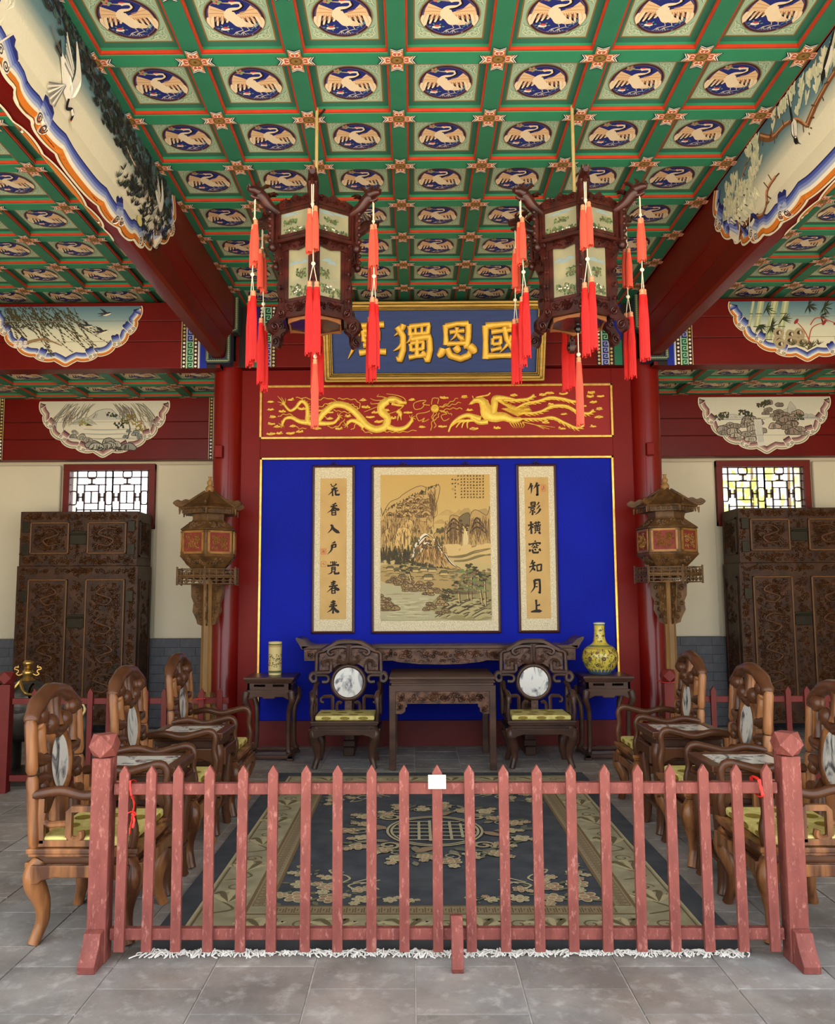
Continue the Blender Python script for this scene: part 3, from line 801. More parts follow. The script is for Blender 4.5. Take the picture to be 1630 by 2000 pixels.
def paint_magnolia(p):
    br = (124, 78, 48)
    for pts, w in [([(-1.25, -.5), (-1.0, -.46), (-.8, -.52), (-.66, -.42), (-.5, -.4)], .022), ([(-1.2, -.48), (-1.05, -.34), (-.98, -.2), (-.8, -.1)], .02),
                   ([(-.62, -.05), (-.45, -.16), (-.28, -.18), (-.12, -.24), (-.02, -.34)], .026), ([(-.02, -.34), (.14, -.28), (.34, -.24), (.5, -.28), (.66, -.2), (.9, -.24), (1.2, -.2)], .026),
                   ([(-.45, -.16), (-.4, -.08), (-.2, -.05)], .012), ([(.5, -.28), (.62, -.38), (.8, -.4)], .012), ([(.34, -.24), (.4, -.12), (.6, -.06)], .014)]:
        c = branch(p, pts, w, w * .3, br); p.line([(u + .004, v + w * .3) for u, v in c], w * .22, (196, 140, 96))
        for u, v in c[::2]:
            a = rnd(0, 6.28); p.line([(u, v), (u + .05 * cos(a), v + .05 * sin(a))], .005, (92, 62, 44))
    for cu, cv, su, sv, n in [(-1.1, -.22, .14, .12, 34), (-.92, -.32, .2, .12, 40), (-.72, -.2, .1, .08, 12), (.2, -.14, .3, .08, 40), (.55, -.18, .26, .12, 46), (.9, -.2, .26, .12, 40), (-.3, -.07, .2, .04, 14), (-.75, -.07, .1, .04, 12)]:
        for k in range(n):
            u, v = cu + su * rnd(-1, 1), min(-.02, cv + sv * rnd(-1, 1))
            if random.random() < .45: p.disc(u, v, .02, .008, (84, 70, 50), 6, rnd(0, 3))
            for j in range(4):
                a = pi / 2 + rnd(-.9, .9); q = rnd(.03, .05); p.disc(u + q * .5 * cos(a), v + q * .5 * sin(a), q, .013, (232, 228, 196) if j % 3 else (204, 208, 176), 8, a)
    magpie(p, -.14, -.26, .2, 1.9, -1); magpie(p, .3, -.12, .24, 1.1, -1); magpie(p, -.98, -.5, .16, -.2, 1)
great_beam(-1); great_beam(1)

# ---- cross beams (three boards high) with painted half-rounds
def meander(p, x, z0, z1, w, line_rgb, bg, dark):
    p.poly([(x - w, z0), (x + w, z0), (x + w, z1), (x - w, z1)], bg)
    s_ = w * 1.9; n = max(1, round((z1 - z0) / s_)); s_ = (z1 - z0) / n
    for k in range(n):
        zb = z0 + k * s_
        pts = [(-.8, 0), (-.8, .85), (.75, .85), (.75, .22), (-.2, .22), (-.2, .55), (.3, .55)]
        q = [(x + a * w, zb + b * s_) for a, b in pts]
        p.line([q[0], (q[0][0], zb + s_)], w * .13, line_rgb)
        for a, b in zip(q[1:], q[2:]): p.line([a, b], w * .13, line_rgb)
    for s2 in (-1, 1): p.line([(x + s2 * w, z0), (x + s2 * w, z1)], w * .08, (210, 200, 150))
def end_bands(p, xs, dirn, z0, zm, z1):
    """painted band from the column outwards: dark, blue/green field, pearls, key pattern, pearls"""
    x = xs; d = dirn
    def rect(a, b, za, zb, c): p.poly([(x + d * a, za), (x + d * b, za), (x + d * b, zb), (x + d * a, zb)], c)
    rect(0, .1, z0, z1, (34, 24, 22)); rect(.1, .17, z0, zm, (20, 40, 150) if d < 0 or True else 0); rect(.1, .17, zm, z1, (24, 36, 140))
    rect(.17, .18, z0, z1, (150, 170, 206)); rect(.18, .19, z0, z1, (232, 228, 214))
    for za, zb, lc, bg, pc in ((z0, zm, (150, 206, 170), (20, 84, 62), (240, 234, 220)), (zm, z1, (150, 160, 220), (26, 32, 96), (206, 170, 90))):
        for c0 in (.215, .335):
            rect(c0 - .022, c0 + .022, za, zb, (44, 24, 24)); n = int((zb - za) / .037)
            for k in range(n): p.disc(x + d * c0, lerp(za, zb, (k + .5) / n), .0125, .0125, pc, 10)
        meander(p, x + d * .275, za, zb, .036, lc, bg, None)
        rect(.357, .362, za, zb, (220, 206, 160))
JOINT = M('dark_joint_core', (50, 12, 10), 0.7)  # dark red core showing in the joints between boards
def cross_beam(name, label, x0, x1, y, tiers, th=0.26, group=None):
    root = thing(name, label, 'beam', ((x0 + x1) / 2, y + th / 2, tiers[0]), 0, group)
    off = Vector((-(x0 + x1) / 2, -(y + th / 2), -tiers[0]))
    for k, (a, b) in enumerate(zip(tiers, tiers[1:])):
        mb = MB()
        mb.box(x0, x1, y, y + th, a + .0025, b - .0025)
        o = mb.build('beam_board', RED_DK, root, bevel=.006); o.location = off
    o = MB().box(x0, x1, y + .012, y + th - .01, tiers[0] + .01, tiers[-1] - .004).build('core', JOINT, root); o.location = off
    return root, off
TI = [3.836, 4.122, 4.34, 4.54]; YBM = 8.2
def half_round(root, off, cx, top, y, a, b, cols, sky, blocks, k, fn, tiers):
    F0 = Frame((cx, y, top), (1, 0, 0), (0, 0, 1))
    p = Cloth(F0, a, b, 2.1, k, cols, sky, blocks, 110, .05)
    random.seed(11); fn(p, a, b)
    for t in tiers[1:-1]:
        v = t - top
        if v < -0.02:
            w = a * sqrt(max(0, 1 - (v / b) ** 2)) * .985; p.line([(-w, v), (w, v)], .0022, (150, 140, 120))
    o = p.build('painted_cloth', PIG, root); o.location = off
def sc_willow(p, a, b):
    ink = (66, 58, 44)
    for k in range(46):
        u = rnd(-.95, .1) * a; v = -rnd(0, .12)
        L_ = rnd(.25, .75) * b; dx = rnd(.1, .6)
        if u < -.6 * a: dx *= .6; L_ *= .6
        c = branch(p, [(u, v), (u + dx * .3, v - L_ * .5), (u + dx * .75, v - L_)], .003, .0012, ink, 6)
        for q in c[2::1]:
            if abs(q[0] / a) ** 2 + abs(q[1] / b) ** 2 > .72: continue
            for j in range(2):
                s_ = rnd(-1, 1); p.taper([q, (q[0] + .022 + .01 * s_, q[1] - .012 * s_ - .012)], .005, (58 + rnd(0, 30), 52 + rnd(0, 24), 38), 3)
    for k in range(180):
        u, v = rnd(-.85, -.1) * a, -rnd(0, .34) * b
        if (u / a) ** 2 > .7: continue
        p.taper([(u, v), (u + rnd(-.02, .04), v - rnd(.01, .03))], .006, (52 + rnd(0, 26), 50 + rnd(0, 22), 40), 3)
    branch(p, [(-.55 * a, -.62 * b), (-.3 * a, -.55 * b), (-.05 * a, -.66 * b)], .02, .004, (150, 120, 88))
    for q in range(6): p.disc(-.66 * a + .05 * (q % 3), -.6 * b - .04 * (q // 3), .022, .02, (236, 224, 214), 8)
    swallow(p, .52 * a, -.14 * b, .1, .3, -1); swallow(p, .28 * a, -.34 * b, .1, .1, -1); swallow(p, .48 * a, -.44 * b, .11, .35, -1)
def sc_bamboo(p, a, b):
    for u0, w in ((-.68, .032), (-.5, .036), (-.36, .034), (-.78, .014)):
        top, bot = (u0 + .12) * a, (u0 - .03) * a
        for s_ in range(4):
            t0, t1 = s_ / 4, (s_ + .97) / 4
            x_ = lambda t: lerp(top, bot, t); y_ = lambda t: -t * .86 * b
            if (x_(t1) / a) ** 2 + (y_(t1) / b) ** 2 > .74: continue
            p.poly([(x_(t0) - w, y_(t0)), (x_(t0) + w, y_(t0)), (x_(t1) + w, y_(t1)), (x_(t1) - w, y_(t1))], (172, 184, 142))
            p.poly([(x_(t0) - w * .3, y_(t0)), (x_(t0) + w * .3, y_(t0)), (x_(t1) + w * .3, y_(t1)), (x_(t1) - w * .3, y_(t1))], (206, 210, 170))
            p.line([(x_(t1) - w * 1.1, y_(t1)), (x_(t1) + w * 1.1, y_(t1))], .005, (84, 92, 60))
    for cu, cv, n in [(-.6, -.4, 16), (-.45, -.42, 16), (-.3, -.3, 10), (.05, -.08, 16), (.25, -.1, 14), (.45, -.2, 12), (.55, -.1, 12), (.2, -.25, 8), (-.5, -.12, 10), (.4, -.5, 14), (.6, -.4, 10)]:
        tuft(p, cu * a, cv * b, .11, n, (44, 54, 36), spread=3.6, a0=-.4, w=.0055)
    for k in range(9):
        u, v = rnd(-.38, -.05) * a, -rnd(.5, .78) * b
        p.poly(catmull([(u - .06, v), (u - .02, v + .05), (u + .05, v + .02), (u + .04, v - .04), (u - .03, v - .05)], 3, True), (176, 160, 128))
        p.disc(u, v, .022, .03, (52, 46, 40), 10, rnd(0, 3)); p.disc(u + .01, v, .012, .02, (214, 200, 170), 8)
    for pts in ([(.05, -.72), (-.02, -.5), (-.12, -.34)], [(.02, -.72), (.08, -.45), (.24, -.36)], [(.06, -.4), (.16, -.28), (.4, -.38)]):
        q = [(u * a, v * b) for u, v in pts]; branch(p, q, .006, .004, (176, 74, 58)); p.disc(*q[-1], .035, .016, (150, 48, 44), 10, .9 if pts[0][0] != .06 else .2)
    for k in range(14): tuft(p, rnd(-.3, .7) * a * .8, -rnd(.7, .82) * b, .07, 7, (84, 78, 46), spread=2.4, a0=pi / 2, w=.004)
def sc_grotto(p, a, b):
    ink = (62, 58, 50)
    for k in range(90):
        t = rnd(.1, .9); th = pi * (1 - t); r = rnd(.62, .86)
        u, v = r * a * .92 * cos(th), -.02 - .3 * b * (1 - sin(th)) - rnd(0, .12) * b
        if abs(u) < .15 * a: continue
        d = 1 if u > 0 else -1
        p.taper([(u, v), (u + d * .05, v - .07), (u + d * .06, v - .16)], .004, (90 + rnd(0, 50), 86 + rnd(0, 46), 76 + rnd(0, 40)), 3)
    for k in range(30):
        d = random.choice((-1, 1)); u = d * rnd(.1, .6) * a; p.taper([(u, -.03), (u + d * .1, -.08 - rnd(0, .1)), (u + d * .2, -.2 - rnd(0, .1))], .005, (130, 128, 112), 3)
    peak(p, .0, -.34 * b, .22, .16, (196, 196, 180), (120, 118, 108), seed=4); peak(p, -.24, -.42 * b, .16, .1, (186, 188, 170), (110, 110, 100), seed=6)
    for v, w in ((-.5, .5), (-.58, .42), (-.66, .5)): p.taper([(-.3 * a, v * b), (0, v * b - .01), (w * a, v * b)], .008, (176, 180, 168))
    for u, v, c in [(.3, -.36, (96, 92, 46)), (.42, -.3, (120, 108, 48)), (.24, -.44, (52, 54, 40)), (.5, -.42, (150, 132, 60)), (-.3, -.38, (150, 140, 80)), (.12, -.26, (60, 62, 48)), (.56, -.5, (140, 130, 70))]:
        for k in range(16): p.disc(u * a + rnd(-.06, .06), v * b + rnd(-.035, .035), .016, .01, [q + rnd(-16, 16) for q in c], 7, rnd(0, 3))
    branch(p, [(.36 * a, -.68 * b), (.4 * a, -.5 * b), (.36 * a, -.36 * b)], .008, .004, ink)
    rocks(p, .42 * a, -.66 * b, .14, .08, 7, (150, 156, 152), 3); rocks(p, .05 * a, -.84 * b, .3, .05, 8, (170, 168, 154), 5); rocks(p, -.4 * a, -.7 * b, .16, .1, 7, (176, 172, 158), 8)
    p.poly([(-.28 * a, -.44 * b), (-.24 * a, -.4 * b), (-.16 * a, -.44 * b)], (70, 60, 50)); p.poly([(-.26 * a, -.44 * b), (-.17 * a, -.44 * b), (-.17 * a, -.5 * b), (-.26 * a, -.5 * b)], (224, 214, 180))
    for k in range(30): p.disc(rnd(-.2, .3) * a, -rnd(.82, .88) * b, .014, .009, (58, 60, 48), 6, rnd(0, 3))
def sc_falls(p, a, b):
    ink = (66, 60, 54)
    peak(p, .3, -.4 * b, .14, .2, (190, 188, 176), (130, 128, 120), seed=2); peak(p, .5, -.4 * b, .14, .07, (184, 184, 174), (130, 128, 120), seed=9); peak(p, -.4, -.38 * b, .2, .06, (206, 204, 190), (150, 148, 140), seed=12)
    p.line([(-.72 * a, -.4 * b), (.0, -.4 * b)], .004, (150, 148, 138))
    rocks(p, .12 * a, -.52 * b, .2, .28, 16, (146, 132, 116), 21); rocks(p, .36 * a, -.66 * b, .24, .26, 16, (170, 150, 132), 22)
    rocks(p, -.36 * a, -.66 * b, .28, .16, 14, (168, 158, 142), 23); rocks(p, -.3 * a, -.76 * b, .2, .08, 8, (186, 178, 160), 24)
    p.poly([(-.17 * a, -.4 * b), (-.06 * a, -.4 * b), (-.03 * a, -.86 * b), (-.13 * a, -.88 * b)], (222, 220, 206))
    for k in range(7): p.line([(-.15 * a + .012 * k, -.42 * b), (-.12 * a + .01 * k, -.8 * b)], .0016, (150, 150, 142))
    for u, v in ((-.68, -.36), (-.6, -.32), (-.32, -.28), (-.05, -.14), (.02, -.1), (.5, -.36), (-.26, -.3)):
        for k in range(22): p.disc(u * a + rnd(-.05, .05), v * b + rnd(-.03, .03), .016, .009, (50 + rnd(0, 30), 52 + rnd(0, 26), 44), 7, rnd(0, 3))
    branch(p, [(-.33 * a, -.5 * b), (-.3 * a, -.38 * b), (-.31 * a, -.28 * b)], .006, .003, ink)
xl, xr = XC - 2.32, XC + 2.32
for sx in (-1, 1):
    nm = 'left' if sx < 0 else 'right'
    x0, x1 = (XL, xl + .1) if sx < 0 else (xr - .1, XR)
    lab = ('red cross beam at left painted with willow and swallows' if sx < 0 else 'red cross beam at right painted with green bamboo and red orchids')
    root, off = cross_beam('cross_beam', lab, x0, x1, YBM, TI, .2, group='painted cross beams')
    cx = -3.57 if sx < 0 else 4.03
    half_round(root, off, cx, 4.5, YBM, .79, .635, BL, SKYS, [.16, .27, .39, .61, .73, .84], .062, sc_willow if sx < 0 else sc_bamboo, TI)
    p = Painter(Frame((0, YBM, 0), (1, 0, 0), (0, 0, 1)), 4e-5, .002)
    end_bands(p, xl + .06 if sx < 0 else xr - .06, sx, TI[0], TI[1], TI[3])
    o = p.build('key_pattern_band', PIG, root); o.location = off
    lab = ('far red cross beam above the left window with a misty village painting' if sx < 0 else 'far red cross beam above the right window with a waterfall painting')
    TB = [3.1, 3.345, 3.55, 3.84]
    root, off = cross_beam('cross_beam', lab, XL if sx < 0 else XC + 2.1, XC - 2.1 if sx < 0 else XR, 9.44, TB, .17, 'painted cross beams')
    cx = -3.63 if sx < 0 else 4.11
    half_round(root, off, cx, 3.8, 9.44, .78, .67, MV, SKYM, [.16, .27, .39, .61, .73, .84], .068, sc_grotto if sx < 0 else sc_falls, TB)
    p = Painter(Frame((0, 9.44, 0), (1, 0, 0), (0, 0, 1)), 4e-5, .002)
    end_bands(p, (-2.2 if sx < 0 else 2.62) - sx * .17, sx, TB[0], TB[1], TB[3]); end_bands(p, -5.17 if sx < 0 else 5.7, -sx, TB[0], TB[1], TB[3])
    o = p.build('key_pattern_band', PIG, root); o.location = off
TCN = [3.885, 4.13, 4.35, 4.54]
root, off = cross_beam('cross_beam', 'dark red cross beam behind the blue name board', XC - 2.1, XC + 2.1, 8.36, TCN, .2, 'painted cross beams')
p = Painter(Frame((0, 8.36, 0), (1, 0, 0), (0, 0, 1)), 4e-5, .002)
for sx in (-1, 1):
    x = XC + sx * 2.06
    def rect(a, b, za, zb, c): p.poly([(x - sx * a, za), (x - sx * b, za), (x - sx * b, zb), (x - sx * a, zb)], c)
    rect(0, .12, 3.885, 4.54, (34, 26, 22)); rect(.12, .2, 4.15, 4.54, (24, 34, 140)); rect(.12, .2, 3.885, 4.15, (34, 110, 84))
    for c0 in (.23, .36):
        rect(c0 - .025, c0 + .025, 3.885, 4.54, (40, 24, 24))
        for k in range(17): p.disc(x - sx * c0, 3.905 + k * .0385, .0135, .0135, (240, 234, 220) if k > 7 else (206, 176, 120), 10)
    meander(p, x - sx * .295, 4.15, 4.54, .038, (140, 200, 166), (18, 70, 52), None); meander(p, x - sx * .295, 3.885, 4.15, .038, (150, 160, 224), (24, 28, 80), None)
o = p.build('key_pattern_band', PIG, root); o.location = off
# ================================================================== THINGS ON THE SCREEN WALL
# ---- brush characters: strokes in a 0..100 box (x right, y down), (points, width)
def stroke_w(n, w, kind):
    o = []
    for i in range(n):
        t = i / (n - 1)
        if kind == 'h': o.append(w * (0.75 + 0.25 * abs(2 * t - 1)))            # even bar
        elif kind == 'p': o.append(w * max(0.08, 1 - t ** 1.6 * 0.95))           # tapering sweep
        elif kind == 'n': o.append(w * (0.35 + 0.9 * sin(min(1, t * 1.12) * pi * 0.62) if t < .9 else 0.55))  # swelling press
        elif kind == 'd': o.append(w * (0.35 + 0.85 * sin(pi * (0.25 + 0.65 * t))))   # dot
        elif kind == 'k': o.append(w * (1.0 if t < .8 else max(.12, 1 - (t - .8) * 4.4)))   # bar with hook
        else: o.append(w)
    return o
CH = {
 '國': [('h', 8, [(10, 12), (12, 92)]), ('h', 8, [(10, 14), (50, 10), (90, 10)]), ('k', 8, [(90, 10), (92, 60), (90, 95), (82, 88)]), ('h', 7, [(14, 86), (90, 84)]),
        ('h', 6, [(24, 28), (78, 22)]), ('h', 5, [(28, 42), (28, 58)]), ('h', 5, [(28, 42), (48, 40), (47, 56)]), ('h', 5, [(29, 57), (48, 56)]), ('h', 5, [(24, 72), (50, 66)]), ('k', 6, [(56, 16), (62, 45), (80, 72), (82, 62)]), ('p', 6, [(76, 38), (64, 58), (46, 78)]), ('d', 5, [(68, 12), (76, 20)])],
 '恩': [('h', 7, [(22, 10), (24, 58)]), ('h', 7, [(22, 14), (50, 8), (78, 8)]), ('k', 7, [(78, 8), (78, 40), (74, 62), (66, 58)]), ('h', 6, [(26, 56), (74, 54)]), ('h', 5, [(32, 28), (68, 24)]), ('p', 5, [(50, 16), (48, 34), (34, 48)]), ('n', 5, [(50, 30), (58, 40), (68, 46)]),
        ('d', 7, [(16, 66), (12, 78), (4, 86)]), ('k', 7, [(26, 66), (34, 84), (60, 92), (80, 84), (78, 72)]), ('d', 7, [(46, 62), (52, 70), (56, 76)]), ('d', 8, [(80, 60), (90, 70), (96, 78)])],
 '獨': [('p', 7, [(30, 8), (24, 22), (6, 36)]), ('k', 7, [(14, 14), (28, 36), (28, 70), (20, 94), (10, 86)]), ('p', 6, [(30, 46), (20, 62), (4, 72)]), ('h', 6, [(44, 12), (46, 34)]), ('h', 6, [(44, 14), (92, 8), (88, 30)]), ('h', 5, [(46, 32), (90, 29)]), ('h', 4, [(58, 12), (59, 30)]), ('h', 4, [(74, 11), (74, 30)]),
        ('p', 6, [(50, 34), (46, 44), (36, 54)]), ('k', 7, [(48, 44), (92, 38), (94, 70), (88, 95), (78, 88)]), ('h', 5, [(46, 54), (48, 72)]), ('h', 5, [(46, 54), (78, 50), (76, 68)]), ('h', 5, [(48, 70), (77, 67)]), ('h', 6, [(62, 42), (62, 84)]), ('h', 6, [(42, 88), (80, 82)]), ('d', 5, [(74, 74), (84, 86)])],
 '厚': [('h', 7, [(24, 12), (60, 10), (92, 8)]), ('p', 8, [(26, 12), (22, 50), (2, 90)]), ('h', 6, [(40, 22), (42, 48)]), ('h', 6, [(40, 24), (78, 20), (76, 46)]), ('h', 5, [(42, 35), (76, 33)]), ('h', 5, [(42, 47), (76, 45)]), ('h', 6, [(40, 58), (78, 54), (62, 66)]), ('k', 7, [(62, 64), (64, 92), (52, 88)]), ('h', 7, [(30, 76), (60, 72), (96, 74)])],
 '花': [('p', 6, [(30, 4), (36, 16)]), ('p', 6, [(70, 2), (62, 14), (30, 30)]), ('h', 5, [(34, 16), (44, 22)]), ('p', 8, [(58, 26), (40, 60), (8, 88)]), ('h', 7, [(42, 50), (44, 94)]), ('h', 6, [(34, 44), (78, 34)]), ('k', 7, [(62, 40), (66, 84), (90, 84), (92, 74)]), ('h', 5, [(58, 62), (84, 52)])],
 '香': [('p', 6, [(70, 4), (50, 14), (36, 16)]), ('h', 6, [(28, 30), (78, 22)]), ('h', 7, [(52, 10), (52, 54)]), ('p', 7, [(50, 32), (34, 56), (4, 76)]), ('n', 8, [(54, 32), (72, 48), (96, 52)]), ('h', 6, [(38, 58), (40, 94)]), ('h', 6, [(38, 60), (66, 58), (66, 94)]), ('h', 5, [(40, 76), (64, 74)]), ('h', 5, [(40, 92), (66, 90)])],
 '入': [('p', 9, [(44, 24), (36, 54), (8, 84)]), ('n', 10, [(34, 20), (56, 56), (96, 82)]), ('h', 6, [(28, 26), (44, 22)])],
 '戶': [('p', 7, [(66, 4), (50, 12), (38, 14)]), ('h', 6, [(36, 30), (40, 48)]), ('h', 7, [(36, 30), (70, 22), (66, 44)]), ('h', 5, [(40, 46), (68, 42)]), ('p', 9, [(42, 30), (36, 64), (8, 96)])],
 '覺': [('p', 5, [(34, 6), (30, 24)]), ('h', 5, [(46, 4), (48, 30)]), ('h', 5, [(60, 4), (58, 30)]), ('h', 4, [(40, 14), (64, 10)]), ('h', 4, [(42, 24), (66, 20)]), ('p', 5, [(74, 8), (66, 26)]), ('d', 6, [(16, 30), (12, 44)]), ('k', 6, [(14, 38), (60, 32), (90, 30), (80, 42)]), ('h', 5, [(38, 48), (40, 74)]), ('h', 5, [(38, 48), (66, 46), (64, 74)]), ('h', 4, [(40, 58), (64, 56)]), ('h', 4, [(40, 66), (64, 64)]), ('p', 7, [(44, 74), (34, 90), (10, 98)]), ('k', 7, [(58, 74), (62, 94), (90, 92), (92, 80)])],
 '春': [('h', 6, [(34, 18), (70, 10)]), ('h', 5, [(34, 30), (66, 24)]), ('h', 6, [(20, 46), (84, 36)]), ('p', 8, [(54, 2), (46, 48), (4, 88)]), ('n', 9, [(56, 36), (72, 60), (98, 70)]), ('h', 6, [(40, 60), (42, 96)]), ('h', 6, [(40, 60), (64, 56), (64, 96)]), ('h', 5, [(42, 76), (62, 74)]), ('h', 5, [(42, 94), (64, 92)])],
 '來': [('h', 6, [(34, 18), (68, 10)]), ('d', 6, [(36, 28), (40, 40)]), ('p', 6, [(66, 22), (58, 38)]), ('h', 6, [(22, 48), (80, 40)]), ('h', 8, [(52, 2), (52, 70), (50, 98)]), ('p', 8, [(50, 48), (36, 72), (6, 90)]), ('n', 9, [(54, 48), (72, 76), (96, 88)])],
 '竹': [('p', 8, [(34, 6), (24, 32), (6, 60)]), ('h', 6, [(24, 32), (46, 24)]), ('p', 7, [(36, 30), (34, 62), (30, 86)]), ('p', 8, [(78, 2), (66, 26), (48, 50)]), ('h', 7, [(60, 30), (94, 20)]), ('k', 8, [(78, 28), (78, 96), (66, 88)])],
 '影': [('h', 6, [(28, 6), (30, 30)]), ('h', 6, [(28, 8), (60, 4), (58, 28)]), ('h', 4, [(30, 18), (58, 16)]), ('h', 5, [(30, 29), (58, 27)]), ('h', 6, [(8, 44), (62, 36)]), ('h', 5, [(26, 52), (28, 66)]), ('h', 5, [(26, 52), (52, 48), (50, 64)]), ('h', 5, [(28, 65), (50, 63)]), ('k', 6, [(40, 64), (40, 96), (30, 90)]), ('p', 5, [(28, 72), (14, 88)]), ('d', 5, [(50, 72), (58, 84)]), ('p', 6, [(88, 4), (78, 20), (64, 30)]), ('p', 6, [(92, 28), (80, 46), (64, 58)]), ('p', 8, [(98, 52), (82, 78), (56, 98)])],
 '橫': [('h', 7, [(4, 34), (46, 24)]), ('h', 8, [(26, 4), (28, 96)]), ('p', 6, [(26, 36), (18, 58), (2, 74)]), ('d', 6, [(32, 40), (44, 52)]), ('h', 6, [(48, 18), (94, 12)]), ('h', 5, [(62, 4), (64, 32)]), ('h', 5, [(80, 2), (78, 30)]), ('h', 6, [(46, 38), (98, 30)]), ('h', 5, [(54, 46), (56, 74)]), ('h', 5, [(54, 48), (90, 42), (88, 72)]), ('h', 4, [(56, 60), (88, 57)]), ('h', 5, [(72, 36), (72, 74)]), ('h', 5, [(56, 73), (88, 71)]), ('p', 6, [(60, 80), (48, 96)]), ('d', 7, [(80, 80), (94, 96)])],
 '窗': [('d', 6, [(52, 2), (56, 12)]), ('d', 7, [(14, 22), (10, 38)]), ('k', 6, [(14, 30), (60, 20), (92, 20), (82, 32)]), ('p', 5, [(42, 28), (34, 42), (20, 50)]), ('k', 5, [(60, 26), (64, 38), (82, 38)]), ('p', 5, [(52, 40), (40, 52)]), ('h', 5, [(34, 56), (66, 48)]), ('d', 5, [(60, 46), (70, 58)]), ('d', 7, [(18, 66), (10, 84)]), ('k', 7, [(32, 66), (38, 90), (72, 90), (76, 78)]), ('d', 6, [(50, 62), (58, 74)]), ('d', 7, [(80, 62), (94, 78)])],
 '知': [('p', 7, [(34, 2), (26, 22), (12, 34)]), ('h', 6, [(22, 26), (52, 18)]), ('h', 6, [(6, 52), (56, 40)]), ('p', 9, [(36, 22), (34, 58), (4, 96)]), ('d', 7, [(36, 60), (50, 78)]), ('h', 6, [(62, 38), (66, 84)]), ('h', 7, [(62, 40), (96, 32), (92, 80)]), ('h', 6, [(66, 80), (92, 78)])],
 '月': [('p', 9, [(42, 4), (42, 56), (12, 98)]), ('k', 8, [(42, 6), (80, 2), (82, 60), (80, 98), (66, 90)]), ('h', 5, [(44, 30), (66, 28)]), ('h', 5, [(44, 54), (66, 52)])],
 '上': [('h', 8, [(52, 4), (54, 86)]), ('h', 7, [(54, 48), (80, 40)]), ('n', 9, [(12, 92), (50, 86), (92, 86)])],
}
def char_paths(c, cx, cy, s_):
    for kind, w, pts in CH[c]:
        q = catmull([(cx + (x - 50) / 100 * s_, cy - (y - 50) / 100 * s_) for x, y in pts], 5) if (len(pts) > 2 and kind in 'pnd') else []
        if not q:
            q = []
            for a, b in zip(pts, pts[1:]):
                m = 6
                for k in range(m): q.append((cx + (lerp(a[0], b[0], k / m) - 50) / 100 * s_, cy - (lerp(a[1], b[1], k / m) - 50) / 100 * s_))
            q.append((cx + (pts[-1][0] - 50) / 100 * s_, cy - (pts[-1][1] - 50) / 100 * s_))
        yield q, [v / 100 * s_ for v in stroke_w(len(q), w, kind)]

# ---- big name board leaning forward from the beam
BRASS = M('brass_frame', (150, 120, 56), 0.34, 0.55, var=0.25, scale=12, stretch=(0.4, 1, 3))
def name_board():
    w, h, tilt = 1.14, 0.405, radians(22)
    root = thing('name_board', 'large blue name board with four gold characters under the ceiling', 'sign', (XC - 0.02, 8.2, 4.1))
    root.rotation_euler = (tilt, 0, 0)
    F = Frame((0, 0, 0), (1, 0, 0), (0, 0, 1))
    MB().box(-w + .03, w - .03, 0.0, .05, -h + .03, h - .03).build('board', M('name_board_blue', (36, 60, 118), 0.5, var=0.12, scale=9, stretch=(.3, 1, 4)), root)
    mb = MB()
    for a, b, c in ((0, .028, .05), (.028, .06, .075), (.06, .075, .062), (.075, .09, .04)):
        W_, H_ = w, h
        for s_ in (-1, 1):
            mb.box(-W_ + a, W_ - a, -c, .06, s_ * (H_ - b) if s_ > 0 else -H_ + a, H_ - a if s_ > 0 else -(H_ - b))
            mb.box(s_ * (W_ - b) if s_ > 0 else -W_ + a, W_ - a if s_ > 0 else -(W_ - b), -c, .06, -H_ + a, H_ - a)
    mb.build('frame', BRASS, root, bevel=.006)
    GB = M('gilded_character', (240, 190, 74), 0.38, 0.2, var=0.1, scale=20)
    DK = M('character_drop_shadow', (40, 28, 20), 0.6)  # dark copy of each stroke, offset down and right as a painted drop shadow
    for k, c in enumerate('國恩獨厚'):
        mb = MB(); mo = MB(); cx = .69 - k * .46
        for q, ww in char_paths(c, cx, 0, .42):
            mb.band(q, [v * 1.15 for v in ww], .024, F, prof=((-1, 0), (-.8, .75), (-.3, 1), (.3, 1), (.8, .75), (1, 0)))
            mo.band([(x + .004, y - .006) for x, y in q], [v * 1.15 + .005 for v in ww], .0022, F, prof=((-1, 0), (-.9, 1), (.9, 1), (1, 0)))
        o = mb.build('character', GB, root, smooth=60); mo.build('outline', DK, o)  # outline holds the painted shadow of its character
    for s_ in (-1, 1): MB().box(s_ * .6 - .02, s_ * .6 + .02, .05, .16, .28, .32).build('bracket', M('iron', (50, 46, 44), .5, .6), root)
name_board()

